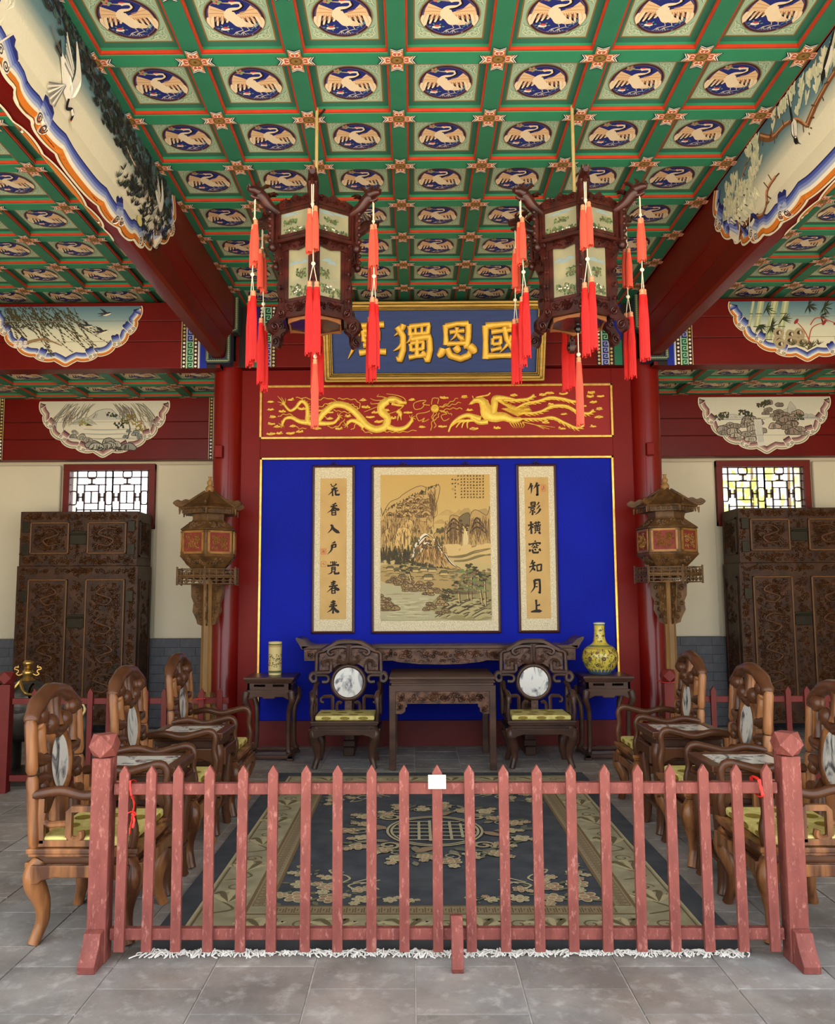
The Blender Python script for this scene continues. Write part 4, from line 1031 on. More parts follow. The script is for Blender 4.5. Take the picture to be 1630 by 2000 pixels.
# ---- gold dragon and phoenix in relief
def px(x, y): return ((x - 507) / 690.0, (857 - y) / 107.0)
def gold_relief():
    w, h = XB_ - XA, DZ1 - DZ0
    root = thing('relief_carving', 'gilded dragon facing a phoenix across a flaming pearl on red board', 'relief', ((XA + XB_) / 2, YS, DZ0))
    F = Frame((-w / 2, .008, 0), (1, 0, 0), (0, 0, 1))
    S = 690.0
    # pixel -> board coordinates
    def A(x, y, z=4.528, ox=500.0): return ((ox + x / z - 507) / S * w, (857 - (740 + y / z)) / 107.0 * h)
    def path(pts, n=6, **k): return catmull([A(*q, **k) for q in pts], n)
    d = MB()
    B = lambda pts, w0, w1, hh=.016, mid=None, n=6, **k: (lambda c: d.band(c, [lerp(w0, w1, i / (len(c) - 1)) if mid is None else (lerp(w0, mid, i / (len(c) - 1) * 2) if i < len(c) / 2 else lerp(mid, w1, i / (len(c) - 1) * 2 - 1)) for i in range(len(c))], hh, F))(path(pts, n, **k))
    u = w / S / 4.528
    B([(240, 215), (290, 270), (340, 250), (390, 190), (440, 220), (450, 300), (450, 370), (490, 390), (540, 360), (600, 290), (680, 225), (770, 225), (850, 270), (920, 340), (980, 410), (1060, 445), (1140, 420), (1160, 340), (1110, 290), (1110, 230), (1160, 190)], 11 * u, 36 * u, .02, 29 * u)
    for pts, a, b in [([(450, 380), (380, 370), (310, 335), (250, 345), (225, 395)], 20, 9), ([(540, 385), (620, 390), (690, 380), (730, 330)], 20, 8), ([(960, 420), (900, 380), (840, 365), (800, 400)], 24, 9), ([(1160, 420), (1240, 445), (1320, 430), (1370, 380), (1380, 350)], 22, 10)]:
        B(pts, a * 1.2 * u, b * 1.1 * u, .014)
        e = pts[-1]
        for a_ in (-1.2, -.4, .4, 1.2, 2.3):
            q = atan2(e[1] - pts[-2][1], e[0] - pts[-2][0]) + a_; B([e, (e[0] + 22 * cos(q), e[1] + 22 * sin(q)), (e[0] + 36 * cos(q + .3), e[1] + 36 * sin(q + .3))], 6 * u, 2 * u, .01, n=3)
    # tail flames, head, horns, whiskers, beard
    for e in ((180, 140), (215, 150), (180, 190), (200, 220), (250, 160)): B([(240, 215), ((240 + e[0]) / 2 + 6, (215 + e[1]) / 2), e], 6 * u, 2.5 * u, .009, n=3)
    d.band(path([(1130, 210), (1180, 180), (1240, 180), (1290, 205), (1335, 205)]), [x * u for x in [22] * 6 + [30] * 6 + [26] * 6 + [16] * 6 + [10]], .024, F)
    B([(1200, 215), (1260, 230), (1310, 235)], 14 * u, 7 * u, .018); B([(1225, 190), (1250, 195)], 6 * u, 4 * u, .03)
    for pts in ([(1160, 165), (1110, 150), (1070, 148), (1085, 130)], [(1140, 205), (1080, 212), (1020, 215), (1015, 200)], [(1150, 180), (1080, 185), (1040, 180), (1010, 165)], [(1330, 200), (1310, 165), (1250, 140), (1155, 125)], [(1300, 245), (1240, 285), (1150, 310)], [(1180, 200), (1100, 230), (1000, 270), (955, 288)]):
        B(pts, 4.5 * u, 3 * u, .008)
    B([(1250, 280), (1275, 300), (1270, 330)], 20 * u, 18 * u, .014); B([(1258, 330), (1252, 370)], 8 * u, 3 * u, .01, n=3); B([(1280, 330), (1285, 365)], 8 * u, 3 * u, .01, n=3)
    # spines along the back and scale ridges
    body = path([(390, 190), (440, 220), (450, 300), (450, 370)], 4) + path([(600, 290), (680, 225), (770, 225), (850, 270), (920, 340), (980, 410)], 6)
    for i in range(len(body) - 1):
        (x0, y0), (x1, y1) = body[i], body[i + 1]; q = hypot(x1 - x0, y1 - y0) or 1
        if q > .2: continue
        nx, ny = -(y1 - y0) / q, (x1 - x0) / q; d.band([(x0 + nx * 18 * u, y0 + ny * 18 * u), (x0 + nx * 34 * u + (x0 - x1) * .4, y0 + ny * 34 * u)], [7 * u, 1.5 * u], .012, F)
    # wavy ribbons of flame
    def wavy(pts, amp, nn, ww=4.2, **k):
        c = path(pts, 10, **k); L_ = len(c); out = []
        for i in range(L_):
            a, b = c[max(0, i - 1)], c[min(L_ - 1, i + 1)]; q = hypot(b[0] - a[0], b[1] - a[1]) or 1
            s_ = amp * u * sin(i / L_ * nn * 2 * pi); out.append((c[i][0] - (b[1] - a[1]) / q * s_, c[i][1] + (b[0] - a[0]) / q * s_))
        d.band(out, ww * u, .008, F)
    for pts, n in [([(345, 155), (430, 160), (540, 175), (620, 160), (720, 190)], 5), ([(480, 215), (560, 240), (620, 210), (700, 205)], 4), ([(720, 165), (800, 170), (880, 180), (920, 230), (890, 265)], 5), ([(185, 330), (240, 305), (320, 310)], 3), ([(680, 270), (760, 285), (860, 300)], 4), ([(780, 350), (740, 400), (690, 425), (630, 420)], 3), ([(880, 380), (870, 420), (840, 450)], 2), ([(930, 420), (950, 460), (1030, 480)], 3), ([(1130, 465), (1200, 470), (1300, 470), (1420, 455)], 5), ([(350, 420), (390, 435), (440, 430)], 2), ([(800, 210), (860, 225), (905, 260)], 3), ([(600, 330), (640, 350), (660, 340)], 2)]:
        wavy(pts, 5, n)
    root_d = d.build('dragon', GOLD, root, smooth=50)
    # pearl with flames
    d = MB(); cx, cy = A(1585, 262)
    d.band([(cx + 30 * u * cos(a), cy + 30 * u * sin(a)) for a in [2 * pi * k / 24 for k in range(25)]], 8 * u, .014, F)
    d.band([(cx - 26 * u, cy), (cx + 26 * u, cy)], [24 * u, 24 * u], .012, F); d.band([(cx + a, cy + b) for a, b in spiral(0, 0, 20 * u, 3 * u, 0, 1.5)], 3.5 * u, .02, F)
    for pts in ([(1540, 230), (1480, 215), (1500, 190), (1440, 190), (1400, 220), (1410, 270), (1460, 260), (1490, 220)], [(1540, 280), (1480, 300), (1420, 320), (1440, 370), (1490, 345), (1470, 380), (1530, 355)], [(1560, 225), (1560, 180), (1610, 165), (1615, 220)], [(1570, 300), (1560, 350), (1590, 400), (1580, 440)], [(1600, 300), (1570, 350), (1555, 400), (1550, 460)],
                [(1620, 300), (1610, 340), (1570, 370)]): wavy(pts, 4, 3)
    for ex, ey in ((1790, 165), (1815, 205), (1830, 262), (1740, 320)): wavy([(1625, 250 if ey < 250 else 285), ((1625 + ex) / 2, (262 + ey) / 2), (ex, ey)], 6, 4)
    wavy([(1640, 290), (1690, 310), (1640, 330), (1660, 370), (1710, 350)], 4, 2)
    d.build('flaming_pearl', GOLD, root, smooth=50)
    # phoenix: pixel grid of the right-hand zoom
    d = MB(); kw = dict(z=4.405, ox=840.0)
    B([(350, 215), (400, 185), (450, 190), (480, 240), (500, 300), (560, 330), (640, 330), (720, 360), (790, 350)], 12 * u, 18 * u, .026, 60 * u, **kw)
    B([(375, 190), (420, 180), (450, 200)], 22 * u, 22 * u, .024, **kw); B([(375, 205), (335, 222)], 12 * u, 2 * u, .014, n=4, **kw); B([(400, 160), (440, 150), (500, 140), (525, 120)], 6 * u, 8 * u, .01, **kw); B([(380, 165), (370, 145)], 6 * u, 5 * u, .01, n=3, **kw)
    for k in range(9): B([(470 + 4 * k, 190 + 14 * k), (495 + 5 * k, 182 + 14 * k), (508 + 4 * k, 196 + 14 * k)], 7 * u, 3 * u, .018, n=3, **kw)
    # wings
    B([(545, 300), (560, 230), (570, 170), (650, 165), (740, 180)], 34 * u, 8 * u, .022, 30 * u, **kw)
    for k in range(8): B([(560 + 8 * k, 170 + 2 * k), (590 + 16 * k, 190 + 10 * k), (640 + 34 * k, 190 + 16 * k)], 8 * u, 3 * u, .014, n=4, **kw)
    B([(440, 350), (380, 330), (320, 315), (250, 340), (190, 390), (160, 460)], 30 * u, 7 * u, .02, **kw)
    for k in range(4): B([(420 - 40 * k, 360), (330 - 30 * k, 370), (315 - 50 * k + 10, 430 - 4 * k)], 14 * u, 5 * u, .014, n=5, **kw)
    B([(350, 320), (420, 375), (500, 370)], 18 * u, 26 * u, .02, **kw)
    # tail plumes with serrated edges
    for pts in ([(770, 350), (860, 350), (960, 350), (1060, 340), (1160, 385), (1260, 430), (1325, 412)], [(760, 300), (870, 300), (960, 285), (1060, 240), (1180, 240), (1280, 290), (1370, 305), (1415, 275)], [(740, 260), (830, 215), (940, 195), (1040, 165), (1150, 175), (1260, 200), (1320, 160)], [(640, 190), (740, 185), (850, 175), (905, 140)]):
        B(pts, 8 * u, 12 * u, .016, 15 * u, **kw)
        c = path(pts, 5, **kw)
        for i in range(3, len(c) - 2, 2):
            dx, dy = c[i + 1][0] - c[i - 1][0], c[i + 1][1] - c[i - 1][1]; q = hypot(dx, dy); nx, ny = dy / q, -dx / q
            d.band([(c[i][0] + nx * 8 * u, c[i][1] + ny * 8 * u), (c[i][0] + nx * 26 * u + dx, c[i][1] + ny * 26 * u + dy)], [9 * u, 2 * u], .01, F)
    for k in range(12): B([(620 + 12 * k, 260 + 6 * k), (720 + 10 * k, 250 + 5 * k), (850 + 5 * k, 220 + 9 * k)], 5 * u, 2 * u, .012, n=4, **kw)
    for e in ((1080, 425), (1030, 440), (985, 440)): B([(800, 375), (900, 400), e], 4 * u, 3 * u, .008, **kw)
    for k in range(6): B([(690 + 22 * k, 380), (705 + 22 * k, 405), (725 + 14 * k, 430)], 7 * u, 2 * u, .012, n=3, **kw)
    o = d.build('phoenix', GOLD, root, smooth=50)
    # small clouds
    random.seed(8); cl = None
    spots = [(120, 190), (300, 172), (120, 260), (225, 278), (140, 328), (130, 390), (180, 415), (320, 412), (125, 482), (200, 475), (300, 478), (380, 462), (535, 435), (730, 438), (400, 258), (480, 320), (550, 345), (650, 345), (810, 325), (1010, 335), (1060, 292), (1085, 378), (945, 180), (970, 245), (1210, 345), (1345, 295), (1470, 425), (1380, 180), (540, 275), (650, 288), (1150, 275), (520, 240)]
    spots2 = [(125, 160), (110, 412), (300, 155), (345, 268), (380, 435), (580, 428), (730, 142), (980, 140), (1040, 125), (1160, 132), (1400, 125), (1390, 157), (1480, 155), (1415, 208), (1325, 238), (1465, 268), (1160, 308), (1290, 358), (1460, 338), (1410, 418), (1140, 435), (1000, 382), (1050, 225), (840, 268)]
    for (x, y), k2 in [(q, {}) for q in spots] + [(q, kw) for q in spots2]:
        cx, cy = A(x, y, **k2); mb = MB(); n = random.randint(3, 5)
        for k in range(n):
            ox, oy = (k - (n - 1) / 2) * 15 * u, rnd(-4, 9) * u
            mb.band([(cx + ox - 10 * u, cy + oy - 3 * u), (cx + ox, cy + oy + 3 * u), (cx + ox + 10 * u, cy + oy - 2 * u)], [4 * u, 10 * u, 4 * u], .01, F)
        mb.band([(cx - 34 * u, cy - 4 * u), (cx, cy - 7 * u), (cx + 34 * u, cy - 2 * u)], [1.5 * u, 5 * u, 1.5 * u], .008, F)
        mb.build('cloud', GOLD, root, smooth=60)
gold_relief()

# ---- three framed works
MOUNT = M('speckled_silk_mount', (228, 216, 184), 0.7, var=0.1, scale=140, rgb2=(196, 184, 152), edge=(.42, .58))
SILK = M('tan_silk', (206, 172, 112), 0.75, var=0.06, scale=5, rgb2=(196, 160, 102))
FRAMEW = M('dark_rosewood_frame', (64, 16, 18), 0.3, var=0.2, scale=8, coat=0.4)
def framed(name, label, cat, x0, x1, z0, z1, mount, hooks, group=None):
    cx, cz = (x0 + x1) / 2, z0
    root = thing(name, label, cat, (cx, YS + .02, cz), 0, group)
    a, b, h = x0 - cx, x1 - cx, z1 - z0
    mb = MB(); f = .026
    for q, e in ((0, .03), (.007, .038)):
        mb.box(a + q, b - q, -e, 0, h - f + q, h - q); mb.box(a + q, b - q, -e, 0, q, f - q); mb.box(a + q, a + f - q, -e, 0, q, h - q); mb.box(b - f + q, b - q, -e, 0, q, h - q)
    mb.build('frame', FRAMEW, root, bevel=.007)
    MB().box(a + .01, b - .01, -.02, -.006, .01, h - .01).build('mount', MOUNT, root)
    mb = MB()
    mb.box(a + f, b - f, -.0225, -.02, f, h - f) if False else None
    for t in hooks:
        hx = lerp(a, b, t); mb = MB()
        Fh = Frame((hx, -.012, h), (1, 0, 0), (0, 0, 1))
        for s_ in (-1, 1): mb.band(catmull([(s_ * .038, .003), (s_ * .03, .018), (s_ * .012, .02), (0, .036)], 4), .003, .008, Fh); mb.band(spiral(s_ * .014, .01, .009, .002, 0, 1.2), .002, .008, Fh)
        mb.build('hanger', M('dark_brass', (120, 96, 60), .35, .7), root)
    S_ = (a + mount[0], b - mount[0], mount[2], h - mount[1])
    MB().box(S_[0], S_[1], -.0235, -.019, S_[2], S_[3]).build('silk', SILK, root)
    F = Frame((0, -.0238, 0), (1, 0, 0), (0, 0, 1))
    return root, F, S_
INK = (34, 26, 22)
def scroll(text, label, x0, x1, z0, z1, seals, xs):
    root, F, S_ = framed('calligraphy_panel', label, 'calligraphy', x0, x1, z0, z1, (.085, .14, .145), (.5,), 'framed calligraphy on the blue panel')
    p = Painter(F, 1e-5, .0002); n = len(text); cx = (S_[0] + S_[1]) / 2 + xs; H_ = S_[3] - S_[2]
    for k, c in enumerate(text):
        p = Painter(F, 1e-5, .0002)
        for q, ww in char_paths(c, cx, S_[3] - H_ * (.085 + .138 * k), .142): p.line(q, [v * 1.02 for v in ww], INK)
        p.build('brushed_character', PIG, root)
    for sx, sz, w, h, solid in seals:
        p = Painter(F, 1e-5, .0002)
        c = (190, 110, 70) if solid else (196, 130, 80)
        for a, b in (((-w, -h), (w, -h)), ((w, -h), (w, h)), ((w, h), (-w, h)), ((-w, h), (-w, -h))): p.line([(sx + a[0], sz + a[1]), (sx + b[0], sz + b[1])], .003, c)
        if solid: p.poly([(sx - w, sz - h), (sx + w, sz - h), (sx + w, sz + h), (sx - w, sz + h)], (204, 146, 92))
        random.seed(int(sz * 1000))
        for q in range(5): p.line([(sx + rnd(-.7, .7) * w, sz + rnd(-.7, .7) * h), (sx + rnd(-.7, .7) * w, sz + rnd(-.7, .7) * h)], .0025, (170, 84, 56))
        p.build('seal', PIG, root)
scroll('花香入戶覺春來', 'tall framed calligraphy scroll left of the landscape painting', -1.05, -.607, 1.12, 2.862, [(-.1, .84, .026, .027, True), (-.1, .71, .026, .027, False)], .0)
scroll('竹影橫窗知月上', 'tall framed calligraphy scroll right of the landscape painting', 1.07, 1.487, 1.12, 2.862, [(.07, 1.49, .02, .034, True)], -.03)

def landscape():
    root, F, S_ = framed('landscape_painting', 'wide framed ink landscape of cliffs and river on the blue panel', 'painting', -.435, .89, 1.118, 2.86, (.095, .105, .13), (.25, .74))
    x0, x1, z0, z1 = S_; W_, H_ = x1 - x0, z1 - z0
    G = lambda u, v, h=0: F(x0 + W_ * u, z0 + H_ * (1 - v), h)       # u,v in 0..1, v downwards
    # painter in units where u spans 0..1 and v 0..1.31 (square pixels)
    K = H_ / W_
    G2 = lambda u, v, h=0: F(x0 + W_ * min(1, max(0, u)), z1 + W_ * min(0, max(-K, v)), h)            # v negative downwards
    p = Painter(G2, 2e-6, .0002); ink = (72, 56, 36)
    P_ = lambda X_, Y_: ((X_ - 125) / 1315.0, -(Y_ - 145) / 1315.0)     # zoom pixels -> painting units
    p.grad(0, 1, -K, 0, [(0, (176, 168, 128)), (.22, (186, 172, 124)), (.5, (206, 178, 116)), (1, (204, 168, 96))], 16)
    def shape(pts, rgb, outline=.0024, n=4, ik=ink):
        c = catmull([P_(*q) for q in pts], n, True); p.poly(c, rgb)
        if outline: p.line(c + c[:1], outline, ik)
        return c
    def inkst(pts, w, rgb=ink, n=4): p.taper([P_(*q) for q in pts], w, rgb, n)
    random.seed(21)
    # pale far peaks
    for x, y, w, h, c in [(930, 640, 110, 70, (196, 164, 102)), (1070, 640, 80, 70, (190, 158, 98)), (1150, 630, 90, 90, (178, 150, 96)), (840, 740, 80, 55, (190, 156, 92)), (1360, 640, 130, 90, (176, 148, 98))]:
        a, b = P_(x, y); peak(p, a, b, w / 1315, h / 1315, c, (150, 120, 72), seed=x, lines=5)
    # left massif
    shape([(125, 560), (150, 640), (165, 600), (235, 480), (340, 430), (400, 380), (540, 300), (620, 280), (690, 300), (830, 275), (825, 400), (790, 520), (770, 640), (730, 780), (640, 860), (600, 930), (480, 1130), (300, 1140), (200, 1130), (125, 1140)], (200, 166, 104))
    def column(x, top, w, bot, c):
        shape([(x - w, top + 60), (x - w * .4, top), (x + w * .4, top + 6), (x + w, top + 70), (x + w * 1.05, bot), (x - w * 1.05, bot)], c, .0022, 3, (118, 90, 54))
        for k in range(5):
            o = rnd(-.8, .8) * w; inkst([(x + o, top + 50 + rnd(0, 40)), (x + o * 1.1, lerp(top, bot, .4)), (x + o * 1.1, lerp(top, bot, rnd(.5, .8)))], .0034, (120 + rnd(-20, 20), 92, 58))
    for x, top, w, bot, c in [(160, 700, 40, 1000, (184, 150, 92)), (240, 620, 50, 1080, (196, 162, 100)), (215, 800, 46, 1100, (206, 172, 108)), (330, 650, 60, 950, (180, 146, 90)), (520, 620, 50, 850, (190, 156, 96)), (640, 600, 60, 840, (188, 152, 94)), (650, 520, 50, 700, (198, 162, 100)), (440, 680, 80, 1100, (212, 176, 110)), (400, 780, 90, 1120, (220, 184, 116)), (560, 760, 40, 900, (192, 156, 96)), (720, 470, 36, 760, (200, 166, 104)), (770, 420, 30, 640, (206, 172, 110))]: column(x, top, w, bot, c)
    for k in range(34):
        t = k / 33; x, y = rnd(230, 700), rnd(330, 640)
        if y < 620 - (x - 130) * .55: continue
        r = rnd(26, 62); a = [(x - r, y + r * .5), (x - r * .7, y - r * .2), (x, y - r * .55), (x + r * .7, y - r * .2), (x + r, y + r * .5)]
        g = rnd(.82, 1.08); c = (188 * g, 152 * g, 96 * g); shape(a, c, .003, 3, (96, 72, 44))
        for q in range(3): inkst([(x + rnd(-.7, .7) * r, y + r * .45), (x + rnd(-.7, .7) * r, y + r * .1)], .006, (84, 62, 38))
    for k in range(70):
        t = random.random(); x = lerp(160, 820, t); y = lerp(610, 275, t ** .8) + rnd(-14, 14); inkst([(x, y + 8), (x + rnd(-6, 6), y - rnd(8, 24))], .004, (66, 60, 36), 2)
    for k in range(16): inkst([(rnd(680, 810), rnd(300, 420)), (rnd(720, 790), rnd(430, 560)), (rnd(730, 770), rnd(560, 720))], .0035, (110, 84, 50))
    for k in range(330):      # dry hatching over the massif
        x = rnd(150, 760); top = 640 - (x - 130) * .5; y = rnd(max(330, top), 1060)
        if x > 620 and y > 820: continue
        g = rnd(.5, 1.0); inkst([(x, y), (x + rnd(-8, 8), y + rnd(14, 30)), (x + rnd(-14, 14), y + rnd(34, 70))], .0024, (150 * g, 118 * g, 72 * g), 2)
    # right cliffs and waterfall
    shape([(760, 880), (860, 820), (940, 740), (960, 650), (1010, 640), (1090, 700), (1110, 1040), (900, 1090)], (186, 150, 92)); shape([(1170, 1000), (1190, 700), (1230, 590), (1290, 580), (1400, 640), (1440, 540), (1440, 980), (1300, 1000)], (190, 156, 98))
    shape([(1060, 680), (1130, 620), (1190, 620), (1190, 760), (1100, 760)], (120, 104, 70))
    for k in range(26):
        x = rnd(900, 1090); inkst([(x, rnd(700, 760)), (x + rnd(-14, 14), 860), (x + rnd(-20, 20), rnd(940, 1060))], .004, (110, 84, 52))
        x = rnd(1190, 1430); inkst([(x, rnd(640, 720)), (x + rnd(-20, 20), 820), (x + rnd(-26, 26), rnd(880, 980))], .004, (116, 90, 58))
    for y, rr in ((690, 60), (740, 80), (800, 100)):
        inkst([(1010 - rr, y + 60), (1000, y - 10), (1020 + rr, y + 60)], .008, (70, 54, 34)); inkst([(1290 - rr, y + 60), (1280, y - 20), (1300 + rr, y + 70)], .008, (76, 58, 38))
    for k in range(16): a, b = P_(rnd(1070, 1180), rnd(700, 820)); p.disc(a, b, .014, .009, (86, 68, 42), 8)
    for k in range(8): inkst([(1140 - 3 * k + 6, 800), (1120 + 6 * k, 880), (1112 + 7 * k, 1050)], .0045, (228, 210, 160) if k % 2 else (206, 182, 126))
    for k in range(160):
        x = random.choice((rnd(900, 1090), rnd(1190, 1430))); y = rnd(680, 960); g = rnd(.5, 1.0); inkst([(x, y), (x + rnd(-8, 8), y + 20), (x + rnd(-12, 12), y + rnd(30, 60))], .0022, (150 * g, 118 * g, 74 * g), 2)
    # mist bank
    for k in range(30): a, b = P_(rnd(940, 1440), rnd(1000, 1120)); p.disc(a, b, rnd(.03, .06), rnd(.015, .028), (214, 184, 124), 14)
    for k in range(16): a, b = P_(rnd(1040, 1440), rnd(1130, 1220)); p.disc(a, b, rnd(.03, .06), rnd(.012, .02), (204, 176, 118), 12)
    for pts in ([(930, 1130), (1100, 1130), (1250, 1080), (1440, 1040)], [(1000, 1190), (1150, 1180), (1300, 1130), (1440, 1110)]):
        for k in range(5): inkst([(x, y + rnd(-12, 12)) for x, y in pts], .006, (128, 112, 70))
    # snowy middle peak
    shape([(500, 1160), (540, 1010), (590, 930), (650, 865), (700, 870), (770, 930), (860, 1060), (960, 1200), (1080, 1290), (800, 1260), (600, 1220)], (196, 160, 98))
    for pts, w in [([(505, 1160), (550, 1000), (600, 920), (660, 868), (700, 900)], .014), ([(600, 1080), (660, 970), (700, 980), (760, 1010)], .01), ([(760, 920), (850, 1050), (940, 1190), (1020, 1250)], .012), ([(560, 1010), (610, 950), (660, 900)], .008)]:
        inkst(pts, w, (236, 226, 200)); inkst([(x + 12, y + 14) for x, y in pts], w * .5, (70, 54, 36))
    for k in range(24): x = rnd(560, 900); inkst([(x, rnd(1000, 1060)), (x + rnd(-30, 10), 1120), (x + rnd(-50, 30), rnd(1160, 1210))], .005, (150, 112, 66))
    for k in range(20): a, b = P_(rnd(620, 800), rnd(920, 1040)); p.disc(a, b, .014, .009, (96, 74, 48), 7, rnd(0, 2))
    for k in range(120): x = rnd(540, 930); y = rnd(950 + abs(x - 690) * .7, 1230); g = rnd(.5, .95); inkst([(x, y), (x + (x - 690) * .06, y + 24), (x + (x - 690) * .12, y + 50)], .0026, (150 * g, 112 * g, 66 * g), 2)
    # dark conifers around the foot of the cliffs
    def fir(x, y, s_, c=(64, 58, 36)):
        inkst([(x, y), (x, y - s_)], .003, c, 2)
        for k in range(6):
            t = k / 6; w = s_ * .28 * (1 - t); inkst([(x - w, y - s_ * t * .95), (x, y - s_ * (t * .95 + .12)), (x + w, y - s_ * t * .95)], .004, [q + rnd(-10, 16) for q in c], 2)
    for k in range(70): fir(rnd(130, 520), rnd(1090, 1240), rnd(70, 120))
    for k in range(60): x = rnd(500, 960); fir(x, lerp(1215, 1310, (x - 500) / 460) + rnd(-10, 20), rnd(24, 46), (74, 70, 44))
    for k in range(26): fir(rnd(480, 600), rnd(920, 1130), rnd(30, 60), (96, 84, 52)); fir(rnd(770, 880), rnd(920, 1080), rnd(30, 50), (96, 84, 52))
    for k in range(12): fir(rnd(720, 900), rnd(830, 860), rnd(40, 60), (96, 82, 50))
    # village terrace
    shape([(125, 1240), (400, 1230), (700, 1260), (1000, 1290), (1180, 1330), (1180, 1500), (800, 1560), (500, 1500), (125, 1420)], (176, 150, 96), 0)
    for k in range(60): x, y = rnd(130, 1150), rnd(1260, 1420); inkst([(x - 30, y), (x, y + rnd(-8, 8)), (x + 40, y)], .004, (120, 106, 66))
    for x, y, s_ in [(240, 1270, 50), (330, 1290, 50), (530, 1290, 60), (640, 1280, 55), (740, 1290, 60), (880, 1330, 60), (690, 1380, 70), (380, 1370, 50), (320, 1310, 34)]:
        a = [P_(x - s_, y), P_(x - s_ * .5, y - s_ * .5), P_(x + s_ * .6, y - s_ * .5), P_(x + s_, y)]; p.poly(a, (110, 104, 72)); p.line(a + a[:1], .003, (80, 64, 40))
        p.poly([P_(x - s_ * .7, y), P_(x + s_ * .7, y), P_(x + s_ * .7, y + s_ * .5), P_(x - s_ * .7, y + s_ * .5)], (204, 176, 116)); p.line([P_(x - s_ * .7, y + s_ * .5), P_(x + s_ * .7, y + s_ * .5)], .0025, (90, 70, 44))
    # river
    shape([(125, 1480), (300, 1490), (480, 1530), (620, 1590), (860, 1590), (860, 1650), (700, 1720), (760, 1790), (900, 1850), (850, 1864), (125, 1864)], (180, 172, 134), 0)
    for k in range(60): y = rnd(1540, 1850); x = rnd(180, 640); inkst([(x, y), (x + 60, y + rnd(-5, 5)), (x + rnd(100, 200), y)], .0035, (158, 148, 112) if k % 2 else (204, 196, 156))
    def boulders(cx, cy, w, h, n):
        for k in range(n):
            x, y = cx + rnd(-w, w), cy + rnd(-h, h); r = rnd(22, 52)
            g = rnd(.8, 1.08); shape([(x - r, y + r * .4), (x - r * .7, y - r * .3), (x, y - r * .5), (x + r * .7, y - r * .25), (x + r, y + r * .4)], (162 * g, 136 * g, 90 * g), .003, 3, (86, 66, 44))
            inkst([(x - r * .3, y - r * .2), (x - r * .2, y + r * .3)], .005, (84, 64, 42), 2)
    boulders(330, 1420, 160, 40, 20); boulders(560, 1480, 170, 50, 26); boulders(720, 1550, 130, 30, 12); boulders(180, 1670, 50, 90, 18); boulders(230, 1720, 80, 30, 10)
    # near right bank with rocks and trees
    shape([(660, 1720), (720, 1680), (840, 1590), (1000, 1500), (1180, 1420), (1440, 1380), (1440, 1864), (840, 1864), (920, 1830), (780, 1790)], (150, 138, 92), 0)
    for k in range(40):
        x = rnd(880, 1400); y = rnd(1640, 1830); inkst([(x - 120, y + 40), (x - 20, y - 10), (x + 60, y + 10), (x + 160, y - 20)], .006, (76, 66, 46)); inkst([(x - 110, y + 54), (x - 10, y + 6), (x + 90, y + 20)], .01, (180, 166, 116))
    boulders(720, 1720, 60, 34, 7); boulders(860, 1780, 70, 30, 7); boulders(860, 1640, 50, 60, 8)
    def tree(x, y, h, lean, dens=26):
        c = [(x, y), (x + lean * .4, y - h * .5), (x + lean, y - h)]; inkst(c, .008, (198, 172, 118)); inkst([(q + 8, w) for q, w in c], .004, (54, 42, 28))
        for k in range(dens): a, b = P_(x + lean + rnd(-70, 70), y - h + rnd(-60, 90)); p.disc(a, b, .017, .009, [q * rnd(.8, 1.25) for q in (70, 64, 40)], 7, rnd(-.4, .4))
    for x, y, h, l in [(1060, 1680, 200, -10), (1160, 1640, 250, 0), (1200, 1660, 380, 10), (1330, 1700, 260, -40), (1370, 1720, 330, -10), (1290, 1480, 160, 0), (910, 1640, 80, 20), (490, 1430, 190, -60)]: tree(x, y, h, l)
    for k in range(110): a, b = P_(rnd(980, 1440), rnd(1280, 1560)); p.disc(a, b, rnd(.012, .026), .01, [q * rnd(.85, 1.2) for q in (120, 112, 72)], 7, rnd(-.3, .3))
    for k in range(3): inkst([(940, 1530 + 12 * k), (1100, 1555 + 12 * k), (1290, 1556 + 10 * k)], .0035, (90, 70, 44))
    # small column text, top right
    random.seed(33)
    cols = [(1360, 165, 425, 8), (1322, 165, 425, 8), (1285, 165, 425, 8), (1248, 165, 425, 8), (1211, 165, 425, 8), (1174, 165, 425, 8), (1136, 165, 425, 8), (1098, 165, 425, 8), (1060, 165, 260, 3), (1025, 210, 420, 6), (990, 205, 260, 2)]
    for cx, a, b, n in cols:
        for k in range(n):
            cy = lerp(a, b, k / max(1, n - 1)); r = 11
            for q in range(5):
                if random.random() < .5: p.line([P_(cx - r * rnd(.5, 1), cy + rnd(-r, r)), P_(cx + r * rnd(.5, 1), cy + rnd(-r, r) - 3)], .0016, (70, 54, 32))
                else: xx = cx + rnd(-.6, .6) * r; p.line([P_(xx, cy - r * rnd(.4, 1)), P_(xx + rnd(-4, 4), cy + r * rnd(.4, 1))], .0018, (70, 54, 32))
    a, b = P_(995, 322); p.line([(a - .008, b - .006), (a + .008, b - .006), (a + .008, b + .006), (a - .008, b + .006), (a - .008, b - .006)], .0015, (150, 100, 60))
    # trim everything to the silk
    p.build('painting', PIG, root)
landscape()
